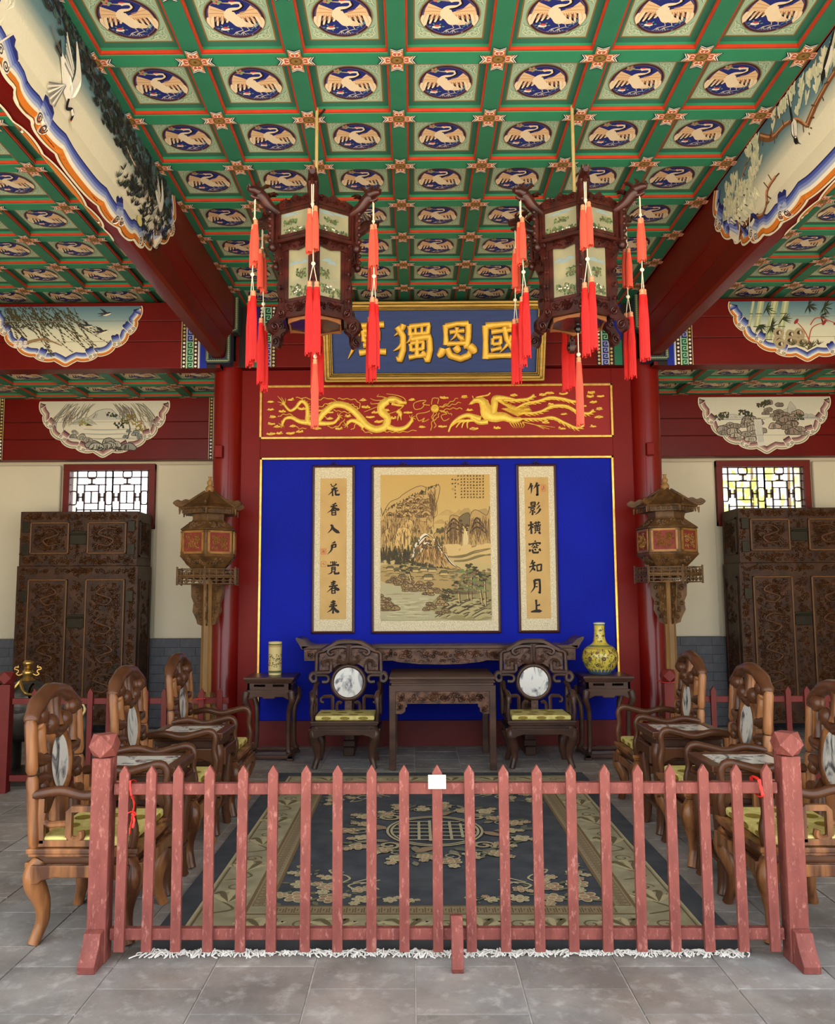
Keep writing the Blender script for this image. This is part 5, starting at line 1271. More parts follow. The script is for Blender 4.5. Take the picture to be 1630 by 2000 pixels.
# ================================================================== FURNITURE
ROSE = M('honey_rosewood', (142, 94, 56), 0.3, var=0.15, scale=16, rgb2=(76, 44, 26), stretch=(1, 1, .12), coat=0.12, edge=(.38, .62))
ROSED = M('dark_rosewood', (80, 48, 30), 0.3, var=0.3, scale=9, stretch=(1, 1, .3), coat=0.1)
OLDW = M('old_dark_wood', (78, 54, 42), 0.34, var=0.22, scale=8, rgb2=(50, 32, 25), stretch=(.3, 1, 1), coat=0.06)
CARV = M('carved_dark_wood', (100, 68, 50), 0.42, var=0.3, scale=20, rgb2=(48, 28, 20), bump=.3, bscale=70)
CUSH = M('yellow_brocade', (212, 200, 124), 0.55, var=0.12, scale=30, rgb2=(192, 178, 104), bump=.2, bscale=220, spec=.4)
BROC = M('brocade_medallion', (136, 116, 44), 0.6, var=0.25, scale=60)
def marble_mat(name, seed):
    m = bpy.data.materials.new(name); m.use_nodes = True; MATS[name] = m
    n = m.node_tree.nodes; l = m.node_tree.links; b = n['Principled BSDF']
    tc = n.new('ShaderNodeTexCoord'); mp = n.new('ShaderNodeMapping'); mp.inputs['Location'].default_value = (seed * 1.7, seed * .6, seed * 2.3); mp.inputs['Scale'].default_value = (1, 1, .55)
    l.new(tc.outputs['Object'], mp.inputs[0])
    nz = n.new('ShaderNodeTexNoise'); nz.inputs['Scale'].default_value = 9; nz.inputs['Detail'].default_value = 8; nz.inputs['Distortion'].default_value = 1.6; l.new(mp.outputs[0], nz.inputs['Vector'])
    r = n.new('ShaderNodeValToRGB'); e = r.color_ramp.elements; e[0].position = .36; e[0].color = lin((86, 84, 86)) + [1]; e[1].position = .5; e[1].color = lin((214, 212, 206)) + [1]
    k = e.new(.44); k.color = lin((176, 176, 174)) + [1]; l.new(nz.outputs[0], r.inputs[0]); l.new(r.outputs[0], b.inputs['Base Color']); b.inputs['Roughness'].default_value = .18
    return m
MARB = [marble_mat('veined_marble_%s' % c, i) for i, c in enumerate('abcdefgh')]

def ogee_apron(mb, L_, z0, z1, F, drop):
    """apron board with curled shoulders, centred, length 2L"""
    mid = z0 + drop
    pts = [(-L_, z1), (L_, z1), (L_, z0 - .01), (L_ - .035, z0 - .005), (L_ - .05, z0 + drop * .4), (L_ - .085, mid - .004), (L_ - .11, mid + .004), (L_ - .14, mid)]
    pts += [(-x, y) for x, y in reversed(pts[2:])]
    mb.prism(pts, F, 0, .022)
def seat_base(root, W_, D, wood, wood2):
    mb = MB(); mb.box(-W_, W_, -D, D, .388, .412); mb.box(-W_ + .008, W_ - .008, -D + .008, D - .008, .374, .389)
    mb.build('seat_frame', wood, root, bevel=.006)
    MB().box(-W_ + .025, W_ - .025, -D + .025, D - .025, .34, .376).build('waist', wood2, root, bevel=.004)
    for k, (L_, o, u) in enumerate(((W_ - .01, (0, -D + .004, 0), (1, 0, 0)), (W_ - .01, (0, D - .004, 0), (-1, 0, 0)), (D - .01, (W_ - .004, 0, 0), (0, 1, 0)), (D - .01, (-W_ + .004, 0, 0), (0, -1, 0)))):
        F = Frame(o, u, (0, 0, 1)); F2 = Frame(Vector(o) - F.n * .004, u, (0, 0, 1)); mb = MB(); ogee_apron(mb, L_ - .02, .275, .346, F2, .02)
        mb.build('apron', wood, root, bevel=.004)
    legs = []
    for sx in (-1, 1):
        for sy in (-1, 1):
            q = lambda o, z: (sx * (W_ - .048 + o), sy * (D - .048 + o), z)
            pts = catmull([q(0, .35), q(.018, .31), q(.016, .26), q(-.008, .18), q(-.014, .1), q(.0, .045), q(.012, 0.003)], 4)
            L_ = len(pts); rr = [(.036, .046, .046, .033, .027, .025, .028)[min(6, int(i / (L_ - 1) * 6))] for i in range(L_)]
            rr = [sum(rr[max(0, i - 2):i + 3]) / len(rr[max(0, i - 2):i + 3]) for i in range(L_)]
            MB().tube(pts, rr, 10, ref=(1, 0, 0)).build('leg', wood, root, smooth=60)
def cushion(root, W_, D):
    mb = MB(); mb.box(-W_, W_, -D, D, .413, .455)
    c = mb.build('cushion', CUSH, root, bevel=.014, seg=3)
    p = MB()
    for i in range(4):
        for j in range(3):
            cx, cy = (i - 1.5) * W_ * .56 + (.5 * W_ * .28 if j % 2 else 0), (j - 1) * D * .66
            if abs(cx) > W_ * .82: continue
            n = 16; p.add([(cx + W_ * .17 * cos(2 * pi * k / n), cy + D * .2 * sin(2 * pi * k / n), .4562) for k in range(n)], [tuple(range(n))])
    for i in range(3):
        cx = (i - 1) * W_ * .62; n = 12
        p.add([(cx + W_ * .17 * cos(2 * pi * k / n), -D - .0006, .434 + .014 * sin(2 * pi * k / n)) for k in range(n)], [tuple(range(n))])
    tag(p.build('brocade_pattern', BROC, c), kind='stuff')
def arm_side(root, sx, W_, D, wood, r=.019):
    x = sx * (W_ - .03)
    pts = catmull([(sx * (W_ - .02), D - .02, .635), (x, D * .45, .652), (x, 0, .63), (x, -D * .4, .65), (x, -D * .72, .665), (x, -D * .86, .63), (x, -D * .84, .55), (x, -D * .9, .48), (x, -D * .86, .413)], 5)
    MB().tube(pts, [r * 1.15 if i < len(pts) * .55 else r for i in range(len(pts))], 10).build('arm_rest', wood, root, smooth=60)
    k = D / .24
    mb = MB()
    for path in ([(.2, .43), (-.05, .43)], [(.185, .43), (.185, .62)], [(.066, .455), (.066, .575), (-.045, .575), (-.045, .43)]):
        mb.tube([(x, y * k, z) for y, z in path] if len(path) == 2 else sharp([(x, y * k, z) for y, z in path]), .0185, 4, ref=(1, 0, 0))
    for path in ([(.17, .56), (.175, .525), (.15, .508), (.11, .51), (.066, .512)], [(.066, .47), (.06, .45), (.035, .443), (.012, .455), (.015, .48)]):
        mb.tube([(x, y * k, z) for y, z in catmull(path, 5)], .015, 8)
    mb.build('arm_fret', ROSE, root, smooth=30)
def sharp(pts, e=.012):
    out = [pts[0]]
    for a, b, c in zip(pts, pts[1:], pts[2:]):
        a, b, c = Vector(a), Vector(b), Vector(c)
        out += [tuple(b + (a - b).normalized() * e), tuple(b + (c - b).normalized() * e)]
    return out + [pts[-1]]
# ---- side armchair with gnarled-root back and tall oval of marble
def side_chair(label, marble, knots=0):
    root = thing('armchair', label, 'chair', (0, 0, 0), 0, 'rosewood armchairs along the sides')
    W_, D = .278, .245
    seat_base(root, W_, D, ROSE, ROSED); cushion(root, .25, .2)
    for sx in (-1, 1): arm_side(root, sx, W_, D, ROSE if sx == 5 else ROSED if knots % 2 else ROSED)
    yb = lambda z: .215 + .05 * (z - .41) / .65
    P3 = lambda x, z, o=0: (x, yb(z) + o, z)
    for sx in (-1, 1):
        mb = MB()
        for z0, z1 in ((.412, .715), (.722, .958)):
            zs = [z0, z0 + .02] + [lerp(z0 + .02, z1 - .02, k / 5) for k in range(1, 6)] + [z1]
            rr = [.019] + [.027] * 6 + [.02]
            mb.tube([P3(sx * .252, z) for z in zs], rr[:len(zs)], 10)
        mb.build('back_post', ROSE, root, smooth=50)
    mb = MB()
    pts = catmull([P3(-.245, .945), P3(-.222, .98), P3(-.155, 1.03), P3(-.055, 1.062), P3(.05, 1.058), P3(.15, 1.025), P3(.222, .975), P3(.245, .945)], 5)
    L_ = len(pts); mb.tube(pts, [lerp(.028, .043, sin(pi * i / (L_ - 1)) ** .6) * (1 + .07 * sin(i * .9 + knots)) for i in range(L_)], 10, flat=.8)
    for sx in (-1, 1):
        mb.ball(P3(sx * .17, .965, -.01), .046, 10, 1, .8, .95); mb.ball(P3(sx * .215, .965, .0), .035, 8)
    mb.build('crest_rail', ROSED, root, smooth=70)
    mb = MB(); mb.tube([P3(0, 1.06), P3(0, 1.0), P3(.002, .93), P3(0, .9)], [.036, .028, .03, .038], 10); mb.build('back_stub', ROSE, root, smooth=60)
    mb = MB()
    for sx in (-1, 1):
        mb.ball(P3(sx * .075, .915, -.012), .047, 10, 1, .8, 1)
        mb.tube(catmull([P3(sx * .1, .93), P3(sx * .055, .885), P3(0, .868)], 4), .035, 8)
    mb.build('root_knot', ROSED, root, smooth=70)
    for sx in (-1, 1):
        mb = MB(); mb.tube(catmull([P3(sx * .19, .935), P3(sx * .17, .91), P3(sx * .172, .86), P3(sx * .16, .8)], 4), [.02] + [.03] * 10 + [.032] * 2, 10); mb.build('back_stub', ROSE, root, smooth=60)
        mb = MB()
        for z in (.775, .685): mb.tube([P3(sx * .25, z + .01), P3(sx * .19, z), P3(sx * .12, z - .01)], [.018, .034, .03], 8)
        mb.ball(P3(sx * .185, .655, -.01), .035, 8); mb.tube(catmull([P3(sx * .24, .56), P3(sx * .17, .545), P3(sx * .1, .6)], 4), .03, 8); mb.tube([P3(sx * .18, .55), P3(sx * .17, .42)], [.03, .028], 8)
        mb.build('root_knot', ROSED, root, smooth=70)
    mb = MB(); mb.tube([P3(0, .6), P3(0, .5), P3(0, .415)], [.05, .04, .05], 10); mb.build('back_stub', ROSE, root, smooth=60)
    n = 32; mb = MB(); mb.tube([P3(.117 * cos(2 * pi * k / n), .735 + .145 * sin(2 * pi * k / n)) for k in range(n + 1)], .026, 8, flat=1.0, caps=False); mb.build('oval_frame', ROSE, root, smooth=70)
    mb = MB(); vs = [P3(.1 * cos(2 * pi * k / n), .735 + .127 * sin(2 * pi * k / n), -.014) for k in range(n)] + [P3(.1 * cos(2 * pi * k / n), .735 + .127 * sin(2 * pi * k / n), .014) for k in range(n)]
    mb.add(vs, [tuple(range(n)), tuple(reversed(range(n, 2 * n)))] + [(k, n + k, n + (k + 1) % n, (k + 1) % n) for k in range(n)])
    mb.build('marble_panel', marble, root)
    return root
CHY = (3.955, 4.955, 6.02)
SIDE = [(-1, 0, 'armchair at lower left half hidden by the fence post, nearest on the left'), (-1, 1, 'middle armchair of the left row, grey-veined oval marble back'), (-1, 2, 'farthest armchair of the left row beside the lantern stand pole'),
        (1, 0, 'armchair cut by the right picture edge, nearest on the right'), (1, 1, 'middle armchair of the right row, marble with dark mountain veins'), (1, 2, 'farthest armchair of the right row beside the lantern stand pole')]
for i, (sx, k, lab) in enumerate(SIDE):
    c = side_chair(lab, MARB[i], i)
    c.location = (-1.45 if sx < 0 else 1.735, CHY[k], 0); c.rotation_euler = (0, 0, pi / 2 if sx < 0 else -pi / 2)
# ---- tea tables between the side chairs
STONE_T = marble_mat('grey_banded_stone', 9)
def tea_table(label):
    root = thing('tea_table', label, 'table', (0, 0, 0), 0, 'tea tables between the armchairs')
    W_, D = .19, .235
    mb = MB()
    for a, b, c, d in ((-W_, W_, -D, -D + .06), (-W_, W_, D - .06, D), (-W_, -W_ + .06, -D + .06, D - .06), (W_ - .06, W_, -D + .06, D - .06)): mb.box(a, b, c, d, .605, .64)
    mb.box(-W_ + .01, W_ - .01, -D + .01, D - .01, .59, .606); mb.build('top_frame', ROSED, root, bevel=.006)
    MB().box(-W_ + .058, W_ - .058, -D + .058, D - .058, .6, .636).build('stone_top', STONE_T, root)
    MB().box(-W_ + .03, W_ - .03, -D + .03, D - .03, .54, .592).build('waist', OLDW, root, bevel=.004)
    for L_, o, u in ((W_ - .01, (0, -D + .008, 0), (1, 0, 0)), (W_ - .01, (0, D - .008, 0), (-1, 0, 0)), (D - .01, (W_ - .008, 0, 0), (0, 1, 0)), (D - .01, (-W_ + .008, 0, 0), (0, -1, 0))):
        F = Frame(o, u, (0, 0, 1)); mb = MB(); ogee_apron(mb, L_ - .02, .45, .545, F, .03); mb.build('apron', ROSED, root, bevel=.004)
    for sx in (-1, 1):
        for sy in (-1, 1):
            q = lambda o, z: (sx * (W_ - .042 + o), sy * (D - .042 + o), z)
            pts = catmull([q(0, .55), q(.014, .5), q(.006, .42), q(-.008, .2), q(-.004, .06), q(.008, .003)], 4)
            MB().tube(pts, [lerp(.038, .024, min(1, i / len(pts) * 1.3)) for i in range(len(pts))], 8, ref=(1, 0, 0)).build('leg', ROSED, root, smooth=60)
    MB().box(-W_ + .02, W_ - .02, -D + .02, D - .02, .16, .18).build('shelf', ROSED, root, bevel=.004)
    return root
t0 = tea_table('tea table between the two nearest armchairs of the left row'); t0.location = (-1.45, 4.4475, 0); t0.rotation_euler = (0, 0, pi / 2)
for x, y, r, lab in ((-1.45, 5.485, pi / 2, 'tea table between the two farther armchairs of the left row'), (1.735, 4.4475, -pi / 2, 'tea table between the two nearest armchairs of the right row'), (1.735, 5.485, -pi / 2, 'tea table between the two farther armchairs of the right row')):
    dup(t0, (x, y, 0), r, lab)

# ---- two armchairs of honour against the altar table, round marble backs
def honour_chair(label, marble):
    root = thing('armchair', label, 'chair', (0, 0, 0), 0, 'armchairs with round marble backs')
    W_, D = .3, .24; seat_base(root, W_, D, OLDW, OLDW); cushion(root, .262, .2)
    yb = lambda z: .2 + .05 * (z - .41) / .65
    u = .00118
    Fb = lambda X, Y, o=0: ((X - 858) * u, yb(1.076 - (Y - 300) * u) + o, 1.076 - (Y - 300) * u)
    def bar(mb, pts, r=.0165, n=4, smoothp=True): mb.tube([Fb(*p) for p in (catmull(pts, 5) if smoothp else pts)], r, 6, flat=.9)
    for s_ in (-1, 1):
        mb = MB(); m = lambda pts: [(858 + s_ * (858 - x), y) for x, y in pts]
        mb.tube(sharp([Fb(*p) for p in m([(605, 860), (600, 640), (605, 385), (655, 375)])], .015), .019, 8)
        mb.build('back_post', OLDW, root, smooth=50)
        mb = MB()
        bar(mb, m([(650, 372), (700, 345), (770, 308), (858, 302)]), .028); mb.tube([Fb(*p, -.014) for p in catmull(m([(735, 390), (715, 402), (695, 385), (705, 362), (745, 345), (800, 340), (850, 345)]), 4)], .018, 6)
        mb.build('crest_rail', OLDW, root, smooth=60)
        def fret(fn): mb = MB(); fn(mb); mb.build('fret_bar', OLDW, root, smooth=50)
        fret(lambda mb: (mb.tube(sharp([Fb(*p, -.012) for p in m([(605, 540), (718, 537), (720, 480)])], .012), .02, 6), mb.tube([Fb(*p, -.012) for p in catmull(m([(720, 488), (712, 455), (690, 447), (664, 462), (664, 495)]), 4)], .018, 6)))
        fret(lambda mb: mb.tube([Fb(*p, -.008) for p in catmull(m([(605, 562), (680, 562), (702, 585), (690, 612), (650, 612)]), 4)], .018, 6))
        fret(lambda mb: mb.tube([Fb(*p, -.014) for p in catmull(m([(846, 330), (850, 420), (838, 462), (800, 462), (778, 435), (795, 412)]), 4)], .019, 6))
        fret(lambda mb: (mb.tube(sharp([Fb(*p) for p in m([(735, 838), (735, 722), (660, 726)])], .012), .0175, 6), bar(mb, m([(668, 726), (642, 740), (645, 765), (665, 770)]), .014)))
        fret(lambda mb: bar(mb, m([(768, 838), (768, 790), (785, 768), (806, 778)]), .0155))
        fret(lambda mb: mb.tube([Fb(*p) for p in catmull(m([(605, 555), (575, 548), (555, 580), (575, 610), (603, 602)]), 4)], .022, 6))
    # pierced, carved ground of the upper back
    out = [(625, 400), (700, 375), (770, 330), (858, 325), (946, 330), (1016, 375), (1091, 400), (1091, 540), (1000, 520), (940, 480), (858, 470), (776, 480), (716, 520), (625, 540)]
    mb = MB(); n = len(out); vs = [Fb(x, y, .004) for x, y in out] + [Fb(x, y, .014) for x, y in out]
    mb.add(vs, [tuple(range(n)), tuple(reversed(range(n, 2 * n)))] + [(k, n + k, n + (k + 1) % n, (k + 1) % n) for k in range(n)])
    random.seed(4)
    for k in range(46):
        x, y = rnd(635, 1080), rnd(345, 530)
        if abs(x - 858) > 150 and y < 400: continue
        if hypot(x - 858, y - 618) < 150: continue
        mb.tube([Fb(x + a, y + b, .003) for a, b in spiral(0, 0, rnd(12, 20), 3, rnd(0, 6), random.choice((1, -1)) * .9, 7)], .0045, 5)
    mb.build('carved_panel', CARV, root, smooth=40)
    n = 40; mb = MB(); mb.tube([Fb(858 + 127 * cos(2 * pi * k / n), 618 + 127 * sin(2 * pi * k / n)) for k in range(n + 1)], .021, 8, caps=False); mb.build('round_frame', OLDW, root, smooth=70)
    mb = MB(); vs = [Fb(858 + 116 * cos(2 * pi * k / n), 618 - 116 * sin(2 * pi * k / n), -.012) for k in range(n)] + [Fb(858 + 116 * cos(2 * pi * k / n), 618 - 116 * sin(2 * pi * k / n), .012) for k in range(n)]
    mb.add(vs, [tuple(range(n)), tuple(reversed(range(n, 2 * n)))] + [(k, n + k, n + (k + 1) % n, (k + 1) % n) for k in range(n)]); mb.build('marble_panel', marble, root)
    mb = MB(); mb.tube([Fb(858, 760), Fb(858, 860)], .045, 4, flat=.35, ref=(1, 0, 0), a0=pi / 4); mb.build('splat', CARV, root)
    for s_ in (-1, 1):
        x = s_ * .285; mb = MB()
        mb.tube(catmull([(x, .2, .7), (x + s_ * .01, .1, .68), (x + s_ * .012, .0, .635), (x + s_ * .008, -.12, .645), (x, -.19, .615), (x, -.2, .56)], 4), [.02] * 10 + [.026] * 11, 8)
        mb.tube(catmull([(x, -.2, .57), (x + s_ * .006, -.205, .5), (x, -.2, .412)], 4), .0165, 8); mb.build('arm_rest', OLDW, root, smooth=60)
        mb = MB()
        for path in ([(.18, .43), (-.1, .43)], [(.1, .43), (.1, .58)], [(-.05, .43), (-.05, .57)]): mb.tube([(x, y, z) for y, z in path], .014, 6)
        mb.tube([(x, y, z) for y, z in catmull([(.1, .58), (.04, .6), (-.02, .57), (.0, .52), (.04, .53)], 4)], .013, 6); mb.build('arm_fret', OLDW, root, smooth=50)
    return root
c = honour_chair('dark carved armchair with round marble back, left of the square table', MARB[6]); c.location = (-.612, 7.53, 0)
c = honour_chair('dark carved armchair with round marble back, right of the square table', MARB[7]); c.location = (1.112, 7.53, 0)

# ---- carving: shallow scroll ornament on a board
def carve(mb, F, x0, x1, z0, z1, n, r0, r1, h, seed, w=None):
    random.seed(seed)
    for k in range(n):
        r = rnd(r0, r1); cx, cz = rnd(x0 + r, x1 - r) if x1 - x0 > 2 * r else (x0 + x1) / 2, rnd(z0 + r, z1 - r) if z1 - z0 > 2 * r else (z0 + z1) / 2
        a = rnd(0, 6.28); tn = random.choice((-1, 1)) * rnd(.7, 1.25)
        mb.band(spiral(cx, cz, r, r * .2, a, tn, 9), (w or r * .2), h, F, prof=((-1, 0), (0, 1), (1, 0)))
        if k % 2 == 0: mb.band(catmull([(cx + r * cos(a), cz + r * sin(a)), (cx + r * 1.3 * cos(a + .5), cz + r * 1.3 * sin(a + .5)), (min(x1, max(x0, cx + r * 2 * cos(a + .4))), min(z1, max(z0, cz + r * 2 * sin(a + .4))))], 3), (w or r * .2), h, F, prof=((-1, 0), (0, 1), (1, 0)))
# ---- square table
def square_table():
    cx, w, y0, y1 = .245, .465, 7.26, 8.1; cy, d = (y0 + y1) / 2, (y1 - y0) / 2
    root = thing('square_table', 'dark square table with carved apron between the two armchairs', 'table', (cx, cy, 0))
    mb = MB(); mb.box(-w, w, -d, d, .772, .797); mb.box(-w + .012, w - .012, -d + .012, d - .012, .758, .773); mb.box(-w + .004, w - .004, -d + .004, d - .004, .742, .759); mb.build('top', OLDW, root, bevel=.006)
    MB().box(-w + .02, w - .02, -d + .02, d - .02, .72, .745).build('waist', OLDW, root)
    for o, u in (((0, -d, 0), (1, 0, 0)), ((0, d, 0), (-1, 0, 0)), ((w, 0, 0), (0, 1, 0)), ((-w, 0, 0), (0, -1, 0))):
        L_ = w if u[1] == 0 else d; F = Frame(Vector(o), u, (0, 0, 1)); Fi = Frame(Vector(o) - F.n * .03, u, (0, 0, 1))
        MB().prism([(-L_ + .05, .67), (L_ - .05, .67), (L_ - .05, .722), (-L_ + .05, .722)], Fi, .004, .03).build('rail', OLDW, root, bevel=.003)
        e = L_ - .056; mb = MB()
        mb.prism([(-e, .672), (-e, .48), (-e + .05, .478), (-e + .085, .5), (-e + .085, .53), (-e + .1, .54), (-e + .1, .565), (e - .1, .565), (e - .1, .54), (e - .085, .53), (e - .085, .5), (e - .05, .478), (e, .48), (e, .672)], Fi, .006, .022)
        Fc = Frame(Vector(o) - F.n * .0078, u, (0, 0, 1)); carve(mb, Fc, -e + .01, e - .01, .575, .664, 60, .014, .026, .007, 3); carve(mb, Fc, -e, -e + .08, .49, .57, 6, .014, .02, .007, 4); carve(mb, Fc, e - .08, e, .49, .57, 6, .014, .02, .007, 5)
        mb.build('carved_apron', CARV, root)
    for sx in (-1, 1):
        for sy in (-1, 1):
            MB().box(sx * w - (.058 if sx > 0 else 0), sx * w + (.058 if sx < 0 else 0), sy * d - (.058 if sy > 0 else 0), sy * d + (.058 if sy < 0 else 0), 0, .722).build('leg', OLDW, root, bevel=.006)
square_table()
# ---- long altar table with upturned ends
def altar_table():
    cx, cy = .245, 8.14; root = thing('altar_table', 'long narrow altar table with upturned ends under the framed works', 'table', (cx, cy, 0))
    L_, d = 1.33, .19
    mb = MB(); mb.box(-L_, L_, -d, d, .992, 1.03); mb.build('top', OLDW, root, bevel=.008)
    for s_ in (-1, 1):
        F = Frame((0, d, 0), (1, 0, 0), (0, 0, 1)); pr = catmull([(s_ * (L_ - .1), 1.03), (s_ * (L_ - .05), 1.045), (s_ * (L_ - .01), 1.085), (s_ * (L_ + .045), 1.105), (s_ * (L_ + .05), 1.085), (s_ * (L_ + .02), 1.04), (s_ * (L_ - .005), .995)], 4)
        MB().prism(pr, F, 0, 2 * d).build('upturned_end', OLDW, root, smooth=30)
    for s_ in (-1, 1):
        F = Frame((0, s_ * (d - .03) + (.0 if s_ < 0 else 0), 0), (-s_ * 1.0, 0, 0), (0, 0, 1)); mb = MB(); e = L_ - .03
        mb.prism([(-e, .992), (-e, .885), (-e + .2, .885), (-e + .2, .86), (-e + .24, .85), (-e + .24, .8), (-e + .33, .79), (-e + .33, .85), (-e + .4, .87), (-.45, .885), (-.4, .87), (-.2, .85), (0, .845), (.2, .85), (.4, .87), (.45, .885), (e - .4, .87), (e - .33, .85), (e - .33, .79), (e - .24, .8), (e - .24, .85), (e - .2, .86), (e - .2, .885), (e, .885), (e, .992)], F, .0, .022)
        Fc = Frame((0, s_ * (d - .03 + .0222), 0), (-s_ * 1.0, 0, 0), (0, 0, 1)); carve(mb, Fc, -e + .02, e - .02, .9, .985, 150, .014, .026, .007, 6); carve(mb, Fc, -.38, .38, .86, .9, 20, .012, .018, .006, 7)
        mb.build('carved_apron', CARV, root)
    for x in (-.866, .85):
        mb = MB(); mb.box(x - .045, x + .045, -d + .03, d - .03, .14, .992); F = Frame((x, -d + .03, 0), (1, 0, 0), (0, 0, 1)); carve(mb, F, -.04, .04, .16, .8, 34, .014, .024, .006, 12)
        mb.build('leg', CARV, root)
        mb = MB(); mb.box(x - .06, x + .06, -d - .01, d + .01, .08, .14); mb.box(x - .052, x + .052, -d - .03, d + .03, 0.0, .08); mb.build('foot', OLDW, root, bevel=.008)
altar_table()
# ---- vase stands
def vase_stand(x, label):
    root = thing('vase_stand', label, 'stand', (x, 7.9, 0), 0, 'tall vase stands'); w = .235
    mb = MB(); mb.box(-w, w, -w, w, .735, .756); mb.frustum((-w + .025, w - .025, -w + .025, w - .025), .7, (-w + .004, w - .004, -w + .004, w - .004), .736); mb.build('top', OLDW, root, bevel=.005)
    mb = MB(); v = w - .035
    for o, u in (((0, -v, 0), (1, 0, 0)), ((0, v, 0), (-1, 0, 0)), ((v, 0, 0), (0, 1, 0)), ((-v, 0, 0), (0, -1, 0))):
        F = Frame(o, u, (0, 0, 1))
        for a, b, c, d in ((-v, v, .69, .702), (-v, v, .638, .668), (-v, -.14, .668, .69), (-.035, .035, .668, .69), (.14, v, .668, .69)): mb.prism([(a, c), (b, c), (b, d), (a, d)], F, -.02, 0)
    mb.build('pierced_waist', OLDW, root)
    for o, u in (((0, -w + .02, 0), (1, 0, 0)), ((0, w - .02, 0), (-1, 0, 0)), ((w - .02, 0, 0), (0, 1, 0)), ((-w + .02, 0, 0), (0, -1, 0))):
        F = Frame(o, u, (0, 0, 1)); e = w - .005
        MB().prism([(-e, .625), (-e + .02, .64), (e - .02, .64), (e, .625), (e, .54), (e - .06, .555), (e - .1, .575), (.06, .575), (.05, .56), (-.05, .56), (-.06, .575), (-e + .1, .575), (-e + .06, .555), (-e, .54)], F, -.025, .0).build('apron', OLDW, root, bevel=.006)
    for sx in (-1, 1):
        for sy in (-1, 1):
            pts = catmull([(sx * (w - .03), sy * (w - .03), .62), (sx * (w - .018), sy * (w - .018), .54), (sx * (w - .05), sy * (w - .05), .44), (sx * (w - .055), sy * (w - .055), .2), (sx * (w - .05), sy * (w - .05), .08), (sx * (w - .03), sy * (w - .03), .045)], 4)
            MB().tube(pts, [lerp(.036, .024, min(1, i / 9)) if i < 18 else .03 for i in range(len(pts))], 8, ref=(1, 0, 0)).build('leg', OLDW, root, smooth=50)
            MB().box(sx * (w - .03) - .03, sx * (w - .03) + .03, sy * (w - .03) - .03, sy * (w - .03) + .03, 0, .022).build('foot', OLDW, root, bevel=.004)
    mb = MB(); q = w - .01
    for a, b, c, d in ((-q, q, -q, -q + .045), (-q, q, q - .045, q), (-q, -q + .045, -q, q), (q - .045, q, -q, q)): mb.box(a, b, c, d, .022, .05)
    mb.build('base_frame', OLDW, root, bevel=.004)
vase_stand(-1.345, 'dark vase stand left of the altar table holding a cylinder vase'); vase_stand(1.79, 'dark vase stand right of the altar table holding a yellow vase')
# ---- vases
def cylinder_vase():
    root = thing('vase', 'straight cream cylinder vase painted with a landscape on the left stand', 'vase', (-1.325, 7.9, .758)); r = .064
    MB().lathe([(.03, .0), (.058, 0), (.062, .006), (.06, .014), (r, .022), (r, .3), (.066, .31), (.062, .313), (.056, .31), (.056, .05), (.001, .045)], 40).build('body', M('cream_porcelain', (214, 196, 138), .15, var=.05, scale=6, coat=.5), root, smooth=50)
    def Fm(u, v, h=0): return Vector(((r + h) * sin(u / r), -(r + h) * cos(u / r), v))
    p = Painter(Fm, 8e-6, .0004); random.seed(14)
    for z, w, c in ((.028, .005, (90, 100, 60)), (.042, .003, (150, 120, 60)), (.268, .003, (150, 120, 60)), (.288, .006, (84, 92, 56)), (.036, .003, (60, 70, 50)), (.278, .004, (180, 150, 80))): p.line([(u * .01 - .2, z) for u in range(41)], w, c)
    for k in range(120):
        u, v = rnd(-.19, .19), rnd(.08, .2); c = random.choice(((74, 66, 40), (110, 92, 50), (60, 60, 44), (140, 110, 60))); p.disc(u, v, rnd(.004, .011), rnd(.003, .007), c, 7, rnd(0, 3))
    for k in range(40): u, v = rnd(-.19, .19), rnd(.07, .19); p.line([(u, v), (u + rnd(-.006, .006), v + rnd(.01, .035))], .0014, (64, 48, 30))
    p.build('painted_scene', PIG, root)
cylinder_vase()
